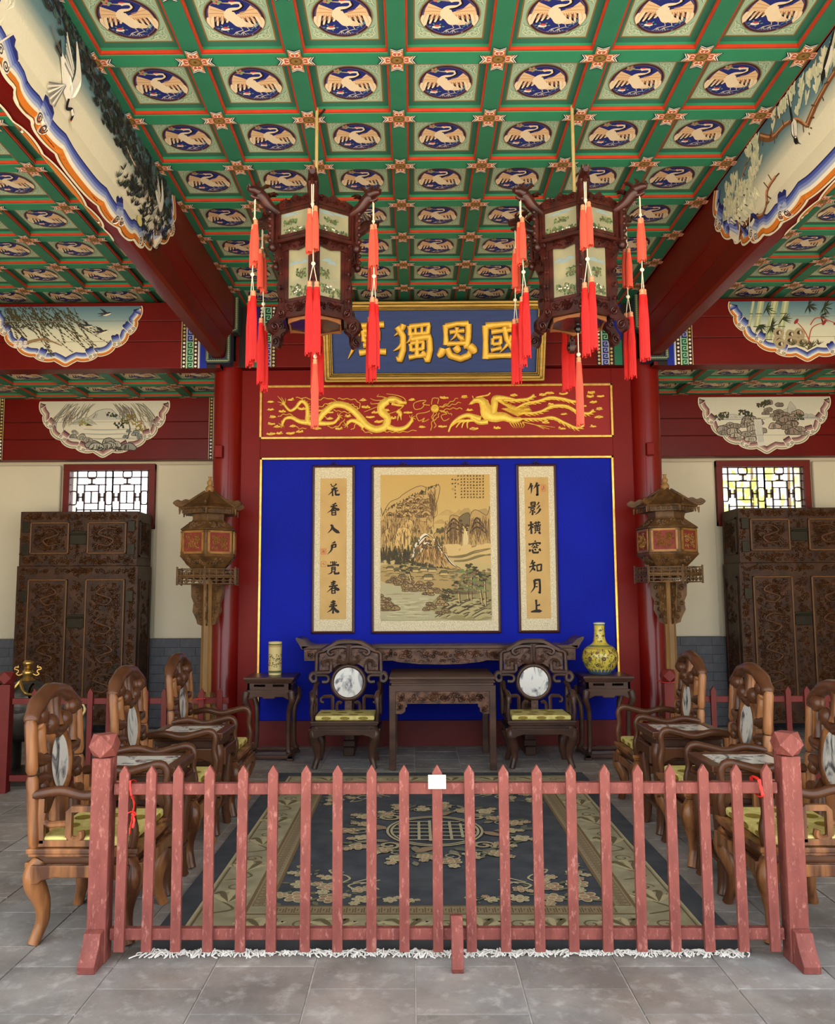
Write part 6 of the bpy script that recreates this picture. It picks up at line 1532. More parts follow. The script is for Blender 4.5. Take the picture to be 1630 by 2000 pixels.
def globe_vase():
    root = thing('vase', 'yellow globular vase with tall neck and scroll pattern on the right stand', 'vase', (1.765, 7.9, .758))
    pr = [(.04, 0), (.098, 0), (.1, .012), (.112, .028), (.14, .065), (.163, .12), (.168, .165), (.158, .21), (.13, .25), (.095, .27), (.07, .29), (.058, .315), (.051, .36), (.049, .43), (.052, .468), (.056, .478), (.051, .48), (.044, .47), (.044, .33), (.001, .3)]
    prs = catmull(pr, 3); MB().lathe([(max(1e-5, a), b) for a, b in prs], 48).build('body', M('imperial_yellow_glaze', (206, 186, 76), .14, var=.1, scale=18, coat=.6), root, smooth=60)
    outer = prs[3:50]
    def rad(z):
        for (a, b), (c, d) in zip(outer, outer[1:]):
            if b <= z <= d and d > b: return lerp(a, c, (z - b) / (d - b))
        return .05
    def Fm(u, v, h=0): r = rad(v) + h; return Vector((r * sin(u), -r * cos(u), v))
    p = Painter(Fm, 6e-6, .0008); random.seed(9)
    def ring(z, w, c): p.line([(2 * pi * k / 48, z) for k in range(49)], w, c)
    for z, w, c in ((.013, .01, (40, 66, 96)), (.473, .005, (216, 220, 206)), (.25, .008, (54, 84, 84)), (.262, .008, (60, 92, 80)), (.462, .004, (50, 80, 90)), (.238, .003, (190, 150, 70))): ring(z, w, c)
    for k in range(22): a = 2 * pi * k / 22; p.poly([(a - .11, .024), (a + .11, .024), (a + .08, .045), (a, .058), (a - .08, .045)], (46, 78, 110)); p.line([(a, .026), (a, .05)], .012, (150, 170, 160))
    def flower(a, z, s_, c):
        r = rad(z)
        for q in range(8): p.disc(a + s_ * .75 / r * cos(q * pi / 4), z + s_ * .75 * sin(q * pi / 4), s_ * .4 / r, s_ * .4, c, 8)
        p.disc(a, z, s_ * .5 / r, s_ * .5, (220, 190, 110), 8); p.disc(a, z, s_ * .3 / r, s_ * .3, (120, 40, 40), 8)
    for k in range(8): flower(2 * pi * k / 8, .15, .017, (70, 44, 66)); flower(2 * pi * (k + .5) / 8, .205, .012, (120, 50, 40)); flower(2 * pi * (k + .5) / 8, .09, .013, (64, 50, 80))
    for k in range(460):
        a, z = rnd(0, 2 * pi), rnd(.065, .232); r = rad(z); q = rnd(.006, .012); c = random.choice(((90, 96, 40), (110, 60, 30), (70, 84, 60), (60, 70, 80)))
        p.line([(a + x / r, z + y) for x, y in spiral(0, 0, q, q * .2, rnd(0, 6), random.choice((1, -1)), 8)], [.0021] * 9, c)
    for k in range(5):
        for z in (.31, .36, .41): flower(2 * pi * (k + (.5 if z == .36 else 0)) / 5, z, .009, random.choice(((90, 40, 40), (50, 60, 90))))
    for k in range(80):
        a, z = rnd(0, 2 * pi), rnd(.28, .455); r = rad(z); q = rnd(.004, .007); p.line([(a + x / r, z + y) for x, y in spiral(0, 0, q, q * .2, rnd(0, 6), 1, 7)], .0013, random.choice(((90, 96, 40), (120, 60, 30))))
    p.build('enamel_pattern', PIG, root)
globe_vase()
# ================================================================== PICKET FENCES
FENCE = M('faded_red_paint', (124, 66, 59), 0.6, var=0.1, scale=22, rgb2=(106, 53, 48), stretch=(1, 1, .3), edge=(.25, .6))
def worn_mat():
    m = FENCE; n = m.node_tree.nodes; l = m.node_tree.links; b = n['Principled BSDF']
    src = b.inputs['Base Color'].links[0].from_socket
    g = n.new('ShaderNodeNewGeometry')
    v = n.new('ShaderNodeTexNoise'); v.inputs['Scale'].default_value = 60; v.inputs['Detail'].default_value = 6; v.inputs['Roughness'].default_value = .7
    mp = n.new('ShaderNodeMapping'); mp.inputs['Scale'].default_value = (1, 1, .35); l.new(g.outputs['Position'], mp.inputs[0]); l.new(mp.outputs[0], v.inputs['Vector'])
    r = n.new('ShaderNodeValToRGB'); r.color_ramp.elements[0].position = .55; r.color_ramp.elements[1].position = .68; r.color_ramp.elements[1].color = (.6, .6, .6, 1); l.new(v.outputs[0], r.inputs[0])
    x = n.new('ShaderNodeMix'); x.data_type = 'RGBA'; l.new(r.outputs[0], x.inputs['Factor']); l.new(src, x.inputs['A']); x.inputs['B'].default_value = lin((180, 124, 114)) + [1]
    l.new(x.outputs['Result'], b.inputs['Base Color'])
worn_mat()
FENCE_DK = M('dark_red_fence_paint', (104, 30, 26), 0.5, var=0.14, scale=12)
def picket_fence(label, x0, x1, y, xs, mat, posts, feet, top=.795, bot=.045):
    cx = (x0 + x1) / 2
    root = thing('picket_fence', label, 'fence', (cx, y, 0), 0, 'low red picket fences')
    pw = .021; pk = None
    for x in xs:
        if pk is None: pk = o = MB().prism([(-pw, bot), (pw, bot), (pw, top - .034), (0, top), (-pw, top - .034)], Frame((0, 0, 0), (1, 0, 0), (0, 0, 1)), 0, .02).build('picket', mat, root, bevel=.002)
        else: o = inst(pk, 'picket', root)
        o.location = (x - cx, -.012, 0); o.rotation_euler = (0, rnd(-.006, .006), 0)
    for z in (.67, .085): MB().box(x0 - cx, x1 - cx, -.012, .022, z, z + .046).build('rail', mat, root, bevel=.003)
    for x in posts:
        po = MB().box(-.04, .04, -.036, .044, 0, .825).build('post', mat, root, bevel=.004); po.location = (x - cx, 0, 0)
        v = [(0.0, 0.0, -.012)]; s_ = .046; mb = MB()
        c8 = [(a * s_, b * s_, c * s_) for a in (-1, 1) for b in (-1, 1) for c in (-1, 1)]
        # cube with all corners cut off (cuboctahedron)
        vs = [(0, -1, -1), (0, -1, 1), (0, 1, -1), (0, 1, 1), (-1, 0, -1), (-1, 0, 1), (1, 0, -1), (1, 0, 1), (-1, -1, 0), (-1, 1, 0), (1, -1, 0), (1, 1, 0)]
        vs = [(a * s_ * 1.08, b * s_ * 1.08, .875 + c * s_) for a, b, c in vs]
        fs = [(0, 10, 1, 8), (2, 9, 3, 11), (4, 8, 5, 9), (6, 11, 7, 10), (0, 4, 2, 6), (1, 7, 3, 5), (0, 8, 4), (0, 6, 10), (1, 5, 8), (1, 10, 7), (2, 4, 9), (2, 11, 6), (3, 9, 5), (3, 7, 11)]
        mb.add(vs, fs); mb.build('finial', mat, po)
        if feet:
            F = Frame((0, 0, 0), (0, -1, 0), (0, 0, 1)); MB().prism([(.04, 0), (.13, 0), (.135, .03), (.09, .09), (.075, .135), (.04, .14)], F, -.035, .035).build('foot', mat, po, bevel=.003)
    return root, cx
random.seed(2)
NX = [-1.225] + [-1.111, -.99, -.858, -.724, -.597, -.457, -.322, -.182, -.046, .093, .231, .372, .512, .651, .79, .929, 1.068, 1.207, 1.346] + [1.475]
fr, fcx = picket_fence('worn pinkish red picket fence across the front', -1.27, 1.52, 3.56, NX, FENCE, (-1.318, 1.572), True)
# bent strut holding the middle of the front fence
F = Frame((0, 0, 0), (0, -1, 0), (0, 0, 1)); MB().prism([(.0, .09), (.0, .145), (.03, .17), (.055, .165), (.075, .12), (.085, .0), (.12, 0), (.13, .02), (.11, .15), (.06, .2), (.01, .19), (-.03, .16), (-.03, .09)], F, -.024, .024).build('strut', FENCE, fr, bevel=.003).location = (.168 - fcx, 0, 0)
BX = [-3.1 + .1445 * k for k in range(1, 12)]
picket_fence('dark red picket fence in the back behind the left armchairs', -3.14, -1.45, 6.5, BX, FENCE_DK, (-3.19, ), False)
picket_fence('dark red picket fence in the back behind the right armchairs', 2.0, 4.6, 6.5, [2.02 + .1445 * k for k in range(1, 18)], FENCE_DK, (1.975, ), False)
# red ribbons tied on the fences
RIB = M('red_plastic_ribbon', (226, 46, 40), .35, var=.1, scale=20)
def ribbon(label, pts_list, loc):
    root = thing('ribbon', label, 'ribbon', loc, 0, 'red ribbons tied to fences')
    for nm, pts, w in pts_list:
        c = catmull(pts, 5); MB().tube(c, [w * (1 + .25 * sin(i * 1.7)) for i in range(len(c))], 6, flat=.3).build(nm, RIB, root, smooth=50)
x, y = -1.187, 3.55
ribbon('red ribbon knotted on the left end of the front fence', [('loop', [(-.006, -.03, .135), (-.002, -.035, .1), (.004, -.03, .07), (.0, .03, .065), (-.004, .035, .12), (-.006, -.03, .135)], .004), ('knot', [(-.012, -.012, .0), (.004, -.02, .008), (.016, -.012, -.002), (.004, -.014, -.008)], .009), ('tail', [(.0, -.02, .068), (.012, -.022, .04), (.006, -.018, .0), (.0, -.016, -.04), (-.006, -.016, -.085)], .006), ('tail', [(.004, -.018, .0), (.012, -.018, -.03), (.006, -.018, -.06)], .005)], (x, y, .6))
ribbon('red ribbon on the right end of the front fence', [('loop', [(0, -.034, .07), (.008, -.036, .03), (.012, -.034, .0), (.01, .03, .0), (-.004, .034, .068), (0, -.034, .07)], .007)], (1.43, 3.55, .665))
ribbon('red ribbon knotted on the post of the back right fence', [('loop', [(-.06, -.058, 0), (0, -.06, -.004), (.06, -.056, .004), (.064, .06, 0), (-.06, .06, 0), (-.06, -.058, 0)], .007), ('tail', [(.06, -.06, 0), (.085, -.065, .02), (.1, -.065, -.03), (.09, -.065, -.09)], .009)], (1.975, 6.5, .83))
ribbon('red ribbon on a picket of the back left fence', [('loop', [(-.032, -.034, 0), (.032, -.036, .006), (.034, .03, 0), (-.032, .03, 0), (-.032, -.034, 0)], .009)], (-1.655, 6.49, .71))
# gold band on the left back post
# paper notice on the middle picket
nt = thing('notice', 'small white paper notice fixed to a middle picket of the front fence', 'notice', (.093, 3.522, .728))
MB().box(-.037, .037, -.0012, 0, -.03, .027).build('paper', M('white_paper', (236, 234, 230), .7, var=.02), nt)
p = Painter(Frame((0, -.0013, 0), (1, 0, 0), (0, 0, 1)), 1e-5, .0001); random.seed(6)
for cx_, cz_ in ((-.022, .017), (-.008, .017), (.009, .017), (.024, .017), (-.02, -.016), (.004, -.016), (.025, -.006), (-.017, .006), (.009, -.004)):
    for q in range(3): p.line([(cx_ + rnd(-.005, .0), cz_ + rnd(-.004, .004)), (cx_ + rnd(0, .005), cz_ + rnd(-.004, .004))], .0007, (150, 150, 156))
tag(p.build('faint_handwriting', PIG, nt), kind='stuff')

# ================================================================== RUG
def rug():
    cx, hx, y0, y1 = .125, 1.29, 3.63, 7.13; cy = (y0 + y1) / 2
    root = thing('rug', 'large dark blue wool rug with tan borders in front of the chairs', 'rug', (cx, cy, 0)); hy = (y1 - y0) / 2
    WOOL = M('slate_blue_wool', (80, 83, 89), .9, var=.12, scale=7, rgb2=(66, 69, 76), bump=.4, bscale=320, spec=.1)
    TAN = M('tan_wool', (166, 158, 130), .9, var=.1, scale=9, rgb2=(146, 138, 112), bump=.4, bscale=320, spec=.1)
    MB().box(-hx, hx, -hy, hy, 0.001, .012).build('ground', WOOL, root, bevel=.004)
    tb = .125; fb = .345; mb = MB(); z0, z1 = .0121, .0135
    a, b = hx - tb, hy - .15; a2, b2 = hx - tb - .335, hy - .15 - .34
    for q in ((-a, a, -b, -b2), (-a, a, b2, b), (-a, -a2, -b2, b2), (a2, a, -b2, b2)): mb.box(*q, z0 - .003, z1)
    mb.build('border', TAN, root)
    F = Frame((0, 0, z1), (1, 0, 0), (0, 1, 0)); p = Painter(F, 2.5e-6, .0002); random.seed(12)
    dk, lt = (112, 102, 76), (186, 174, 138)
    # narrow key band inside the border
    kb = .1
    for s_ in (-1, 1):
        p.poly([(s_ * a2, -b2), (s_ * (a2 + kb), -b2), (s_ * (a2 + kb), b2), (s_ * a2, b2)], (146, 132, 106)); p.poly([(-a2, s_ * b2), (a2, s_ * b2), (a2, s_ * (b2 + kb)), (-a2, s_ * (b2 + kb))], (146, 132, 106))
        for o in (0, kb):
            p.line([(s_ * (a2 + o), -b2 - o), (s_ * (a2 + o), b2 + o)], .008, (120, 100, 74)); p.line([(-a2 - o, s_ * (b2 + o)), (a2 + o, s_ * (b2 + o))], .008, (120, 100, 74))
        for k in range(60):
            y = lerp(-b2, b2, (k + .5) / 60)
            q = [(.2, -.4), (.8, -.4), (.8, .35), (.35, .35), (.35, -.05), (.6, -.05)]
            p.line([(s_ * (a2 + u * kb), y + v * .04) for u, v in q], .0035, (110, 92, 70))
        for k in range(40):
            x = lerp(-a2, a2, (k + .5) / 40); q = [(.2, -.4), (.8, -.4), (.8, .35), (.35, .35), (.35, -.05), (.6, -.05)]
            p.line([(x + v * .04, s_ * (b2 + u * kb)) for u, v in q], .0035, (110, 92, 70))
    for o, c in ((0, lt), (-.02, dk)):
        p.line([(-a - o, -b - o), (a + o, -b - o), (a + o, b + o), (-a - o, b + o), (-a - o, -b - o)], .006, c)
    def peony(x, y, s_, c, rot=0.0, rim=(196, 184, 150)):
        for q in range(6):
            an = rot + q * pi / 3; p.disc(x + s_ * .62 * cos(an), y + s_ * .62 * sin(an), s_ * .46, s_ * .36, rim, 12, an); p.disc(x + s_ * .58 * cos(an), y + s_ * .58 * sin(an), s_ * .38, s_ * .29, c, 12, an)
        p.disc(x, y, s_ * .4, s_ * .4, rim, 12); p.disc(x, y, s_ * .3, s_ * .3, (170, 140, 110), 10)
    def leaf(x, y, s_, an, c): p.poly([(x + s_ * (u * cos(an) - v * sin(an)), y + s_ * (u * sin(an) + v * cos(an))) for u, v in ((-.5, 0), (-.15, .26), (.25, .2), (.6, 0), (.25, -.2), (-.15, -.26))], c)
    def spray(x, y, s_, rot, c1, c2, lf):
        for k in range(5): leaf(x + s_ * rnd(-1, 1), y + s_ * rnd(-.8, .8), s_ * .5, rnd(0, 6.28), lf)
        peony(x, y, s_ * .6, c1, rot); peony(x + s_ * .8 * cos(rot), y + s_ * .8 * sin(rot), s_ * .34, c2, rot)
    # lotus sprays along the tan border, in low contrast
    for s_ in (-1, 1):
        for k in range(6):
            y = lerp(-b2 + .1, b2 - .1, k / 5); x = s_ * (a2 + kb + .12)
            for q in range(5): an = pi / 2 + (q - 2) * .6 * 1; p.taper([(x, y - .05), (x + .09 * cos(an), y + .02 + .08 * sin(an)), (x + .1 * cos(an + .4), y + .1 * sin(an + .3))], .016, dk if q % 2 else lt)
            p.taper([(x - .08, y - .2), (x + .05, y - .14), (x - .02, y - .04)], .008, dk); p.line([(x + u, y + .16 + v) for u, v in spiral(0, 0, .05, .01, 0, 1.2)], .005, dk)
        for k in range(6):
            x = lerp(-a2, a2, k / 5); y = s_ * (b2 + kb + .12)
            for q in range(5): an = pi / 2 + (q - 2) * .6; p.taper([(x, y - .05), (x + .1 * cos(an), y + .06 * sin(an)), (x + .13 * cos(an + .4), y + .05 * sin(an + .3))], .015, dk if q % 2 else lt)
            p.line([(x + .18 + u, y + v) for u, v in spiral(0, 0, .05, .01, 0, 1.2)], .005, dk)
    # corner bouquets and the round centre
    tans = [(170, 160, 128), (160, 138, 112), (150, 122, 100)]; lf = (112, 112, 88)
    for sx in (-1, 1):
        for sy in (-1, 1):
            O = (sx * (a2 - .02), sy * (b2 - .02)); 
            for u, v, s_ in ((.1, .1, .12), (.26, .08, .1), (.42, .07, .08), (.56, .06, .06), (.66, .05, .045), (.1, .28, .1), (.08, .44, .08), (.06, .56, .05), (.24, .24, .1), (.4, .2, .07), (.22, .38, .06)):
                spray(O[0] - sx * u, O[1] - sy * v, s_, rnd(0, 6), tans[int(rnd(0, 2.99))], tans[int(rnd(0, 2.99))], lf)
            for q in ([(.5, .2), (.42, .3), (.34, .26), (.38, .2)], [(.3, .3), (.34, .36), (.3, .42), (.26, .36), (.3, .3)], [(.36, .3), (.44, .36)], [(.4, .28), (.5, .34)], [(.3, .46), (.22, .5), (.24, .44)]):
                p.line(catmull([(O[0] - sx * u, O[1] - sy * v) for u, v in q], 4), .006, (176, 168, 138))
    R = .55
    for k in range(60): an = rnd(0, 6.28); q = rnd(.36, .6); leaf(q * cos(an), q * 1.1 * sin(an), rnd(.07, .12), an + rnd(-1, 1), (104, 106, 92) if k % 2 else (132, 124, 104))
    for k in range(18): an = 2 * pi * k / 18; p.line([(.47 * cos(an) + u, .52 * sin(an) + v) for u, v in spiral(0, 0, .06, .012, an, 1.2, 12)], .006, (150, 144, 120))
    for k in range(22):
        an = 2 * pi * k / 22; spray(R * (1 if k % 2 else .86) * cos(an), R * (1 if k % 2 else .86) * sin(an) * 1.12, .1 if k % 2 else .085, an, tans[k % 3], tans[(k + 1) % 3], lf)
    for r in (.3, .275): p.line([(r * cos(2 * pi * k / 40), r * 1.1 * sin(2 * pi * k / 40)) for k in range(41)], .008, (170, 162, 132))
    for k in range(4):
        an = pi / 4 + k * pi / 2; p.line([(.4 * cos(an) + u, .44 * sin(an) + v) for u, v in spiral(0, 0, .075, .015, an, 1.4)], .012, (164, 152, 122)); leaf(.36 * cos(an + .6), .4 * sin(an + .6), .14, an, (150, 124, 102))
    for sx in (-1, 1):
        for x in (.03, .1, .17): p.line([(sx * x, -.24 + x * .5), (sx * x, .24 - x * .5)], .009, (172, 164, 134))
        for y in (-.2, -.12, -.04, .04, .12, .2): p.line([(sx * .02, y), (sx * sqrt(max(0, .07 - y * y)), y)], .008, (172, 164, 134))
    p.build('woven_pattern', PAINT('wool_pigment', .95, .05, .12), root)
    # knotted white fringe
    for s_ in (-1,):
        mb = MB(); random.seed(31)
        n = 640 if s_ < 0 else 160
        for k in range(n):
            x = lerp(-hx + .03, hx - .05, (k + rnd(-.4, .4)) / n); y = s_ * hy; cl = .45 + .55 * abs(sin(x * 9 + sin(x * 23))); L_ = rnd(.02, .06) * cl; dx = rnd(-.06, .06) * cl; z = rnd(.004, .026) * cl
            mb.tube(catmull([(x, y - s_ * .004, .006), (x + dx * .4, y + s_ * L_ * .35, z), (x + dx + rnd(-.012, .012), y + s_ * L_ * .75, rnd(.004, .02)), (x + dx * 1.2 + rnd(-.015, .015), y + s_ * L_, .004)], 2), .0028, 4)
        tag(mb.build('fringe', M('white_cotton', (232, 228, 222), .9, var=.06, scale=30), root), kind='stuff')
rug()

# ================================================================== CARVED CABINETS
CABW = M('carved_cabinet_wood', (70, 40, 18), .45, var=.25, scale=10, rgb2=(42, 24, 12), bump=.3, bscale=60)
CABR = M('cabinet_relief', (86, 51, 23), .35, var=.2, scale=14, rgb2=(60, 35, 17))
CABE = M('cabinet_edge', (110, 74, 40), .35, var=.15, scale=6)
LOCK = M('bronze_lock', (46, 40, 28), .4, .5, var=.2, scale=20)
def dragon_swirl(mb, F, x0, x1, z0, z1, seed):
    random.seed(seed)
    n = max(1, int((z1 - z0) / .28))
    for k in range(n):
        cz = lerp(z0, z1, (k + .5) / n); cx = (x0 + x1) / 2; s_ = random.choice((-1, 1)); w = (x1 - x0) * .32
        c = catmull([(cx + s_ * w * a, cz + .12 * b) for a, b in ((-.9, .8), (.2, .9), (.8, .4), (.1, .1), (-.6, -.2), (-.1, -.7), (.7, -.6), (.9, -1.0))], 5); L_ = len(c)
        mb.band(c, [.011 * sin(pi * (.1 + .85 * i / L_)) + .003 for i in range(L_)], .009, F)
        for q in range(6): i = int((q + .5) / 6 * (L_ - 1)); a = rnd(0, 6.28); mb.band([c[i], (c[i][0] + .035 * cos(a), c[i][1] + .035 * sin(a))], [.006, .002], .006, F, prof=((-1, 0), (0, 1), (1, 0)))
def cabinet(label, x0):
    w, d, h1, h2 = 1.31, .47, 1.845, 2.45; y0 = 9.02
    root = thing('cabinet', label, 'cabinet', (x0 + w / 2, y0 + d / 2, 0), 0, 'tall carved wardrobes'); W_, D = w / 2, d / 2
    mb = MB(); mb.box(-W_ - .015, W_ + .015, -D - .005, D, .12, h1); mb.build('lower_body', CABW, root, bevel=.006)
    mb = MB(); mb.box(-W_, W_, -D, D, h1, h2); mb.build('upper_chest', CABW, root, bevel=.006)
    for sx in (-1, 1):
        for sy in (-1, 1): MB().box(sx * (W_ - .03) - .045, sx * (W_ - .03) + .045, sy * (D - .05) - .045, sy * (D - .05) + .045, 0, .13).build('foot', CABW, root, bevel=.006)
    yf = -D - .006
    F = Frame((0, yf, 0), (1, 0, 0), (0, 0, 1)); mb = MB(); sd = int(abs(x0) * 10)
    carve(mb, F, -W_, W_, .14, .3, 120, .014, .026, .006, sd); carve(mb, F, -W_, -W_ + .1, .3, h1, 120, .014, .026, .006, sd + 1); carve(mb, F, W_ - .1, W_, .3, h1, 120, .014, .026, .006, sd + 2); carve(mb, F, -.08, .08, .3, h1, 120, .014, .026, .006, sd + 3); carve(mb, F, -W_, W_, h1 - .09, h1 - .02, 50, .018, .03, .006, sd + 4)
    tag(mb.build('scroll_carving', CABR, root), kind='stuff')
    F2 = Frame((0, -D - .001, 0), (1, 0, 0), (0, 0, 1)); mb = MB(); carve(mb, F2, -W_, W_, h2 - .1, h2 - .01, 110, .014, .026, .006, sd + 5); carve(mb, F2, -W_, W_, h1 + .01, h1 + .12, 110, .014, .026, .006, sd + 6); carve(mb, F2, -.1, .1, h1 + .1, h2 - .1, 48, .014, .026, .006, sd + 7); carve(mb, F2, -W_, -W_ + .1, h1 + .1, h2 - .1, 20, .02, .03, .006, sd + 8); carve(mb, F2, W_ - .1, W_, h1 + .1, h2 - .1, 20, .02, .03, .006, sd + 9)
    tag(mb.build('scroll_carving', CABR, root), kind='stuff')
    for yy, za, zb in ((yf, .36, 1.7), (-D - .001, h1 + .13, h2 - .12)):
        for sx in (-1, 1):
            a, b = (-W_ + .12, -.1) if sx < 0 else (.1, W_ - .12)
            mb = MB(); mb.box(a, b, yy - .012, yy + .005, za, zb); door = mb.build('door', CABW, root, bevel=.004)
            mb = MB(); e = .018
            for q in ((a, b, za, za + e), (a, b, zb - e, zb), (a, a + e, za, zb), (b - e, b, za, zb)): mb.box(q[0], q[1], yy - .026, yy - .008, q[2], q[3])
            mb.build('door_frame', CABE, door, bevel=.005)
            Fd = Frame((0, yy - .0118, 0), (1, 0, 0), (0, 0, 1)); mb = MB(); carve(mb, Fd, a + .03, b - .03, za + .03, zb - .03, int(420 * (zb - za) / 1.3) + 40, .01, .024, .007, sd + int(a * 100)); dragon_swirl(mb, Fd, a + .03, b - .03, za + .04, zb - .04, sd + int(b * 50))
            tag(mb.build('dragon_carving', CABR, door, smooth=40), kind='stuff')
            for z in (za + (zb - za) * .14, zb - (zb - za) * .14): MB().box(sx * (W_ - .07) - .04, sx * (W_ - .07) + .04, yy - .016, yy, z - .06, z + .06).build('hinge_plate', LOCK, root, bevel=.003)
        zc = za + (zb - za) * (.66 if zb - za > 1 else .52); mb = MB(); mb.box(-.09, .09, yy - .018, yy, zc - .075, zc + .07); mb.box(-.1, .1, yy - .022, yy - .004, zc + .035, zc + .05); lp = mb.build('lock_plate', LOCK, root, bevel=.003)
        mb = MB(); mb.tube([(-.085, yy - .03, zc + .035), (.085, yy - .03, zc + .035)], .009, 8); mb.build('lock_bar', LOCK, lp)
    # side panels
    for sx in (-1, 1):
        for za, zb in ((.36, 1.7), (h1 + .1, h2 - .1)):
            Fs = Frame((sx * (W_ + (.0155 if za < 1 else .0005)), 0, 0), (0, sx, 0), (0, 0, 1)); mb = MB(); e = .016; a, b = -D + .06, D - .06
            for q in ((a, b, za, za + e), (a, b, zb - e, zb), (a, a + e, za, zb), (b - e, b, za, zb)): mb.prism([(q[0], q[2]), (q[1], q[2]), (q[1], q[3]), (q[0], q[3])], Fs, -.004, .012)
            carve(mb, Fs, a + .02, b - .02, za + .02, zb - .02, 60, .02, .034, .006, sd + 30); mb.build('side_panel', CABW, root)
cabinet('tall dark carved cabinet on the left behind the bronze elephant', -4.36); cabinet('tall dark carved cabinet cut by the right picture edge', 3.575)

# ================================================================== STANDING LANTERNS
LSW = M('carved_lantern_wood', (100, 70, 38), .5, var=.25, scale=14, rgb2=(64, 44, 24), bump=.15, bscale=60)
LSP = M('pale_lantern_pole', (156, 118, 68), .45, var=.2, scale=8, rgb2=(116, 84, 46), stretch=(1, 1, .15))
LRED = M('lantern_red_fret_ground', (124, 46, 36), .6, var=.2, scale=20)
def fret_rect(mb, F, x0, x1, z0, z1, r=.006, cells=3):
    for a, b in (((x0, z0), (x1, z0)), ((x1, z0), (x1, z1)), ((x1, z1), (x0, z1)), ((x0, z1), (x0, z0))): mb.tube([F(*a, 0), F(*b, 0)], r, 4)
    n = cells; random.seed(int(x1 * 1000) + 5)
    for i in range(n):
        a, b = lerp(x0, x1, i / n), lerp(x0, x1, (i + 1) / n); c = (a + b) / 2
        mb.tube([F(c, z0), F(c, z1)], r * .7, 4); mb.tube([F(a, (z0 + z1) / 2), F(b, (z0 + z1) / 2)], r * .7, 4)
        q = min(b - a, z1 - z0) * .3; mb.tube([F(c + q * cos(k * pi / 4), (z0 + z1) / 2 + q * sin(k * pi / 4)) for k in range(9)], r * .6, 4, caps=False)
def hexpt(R, k, z, a0): return Vector((R * cos(a0 + k * pi / 3), R * sin(a0 + k * pi / 3), z))
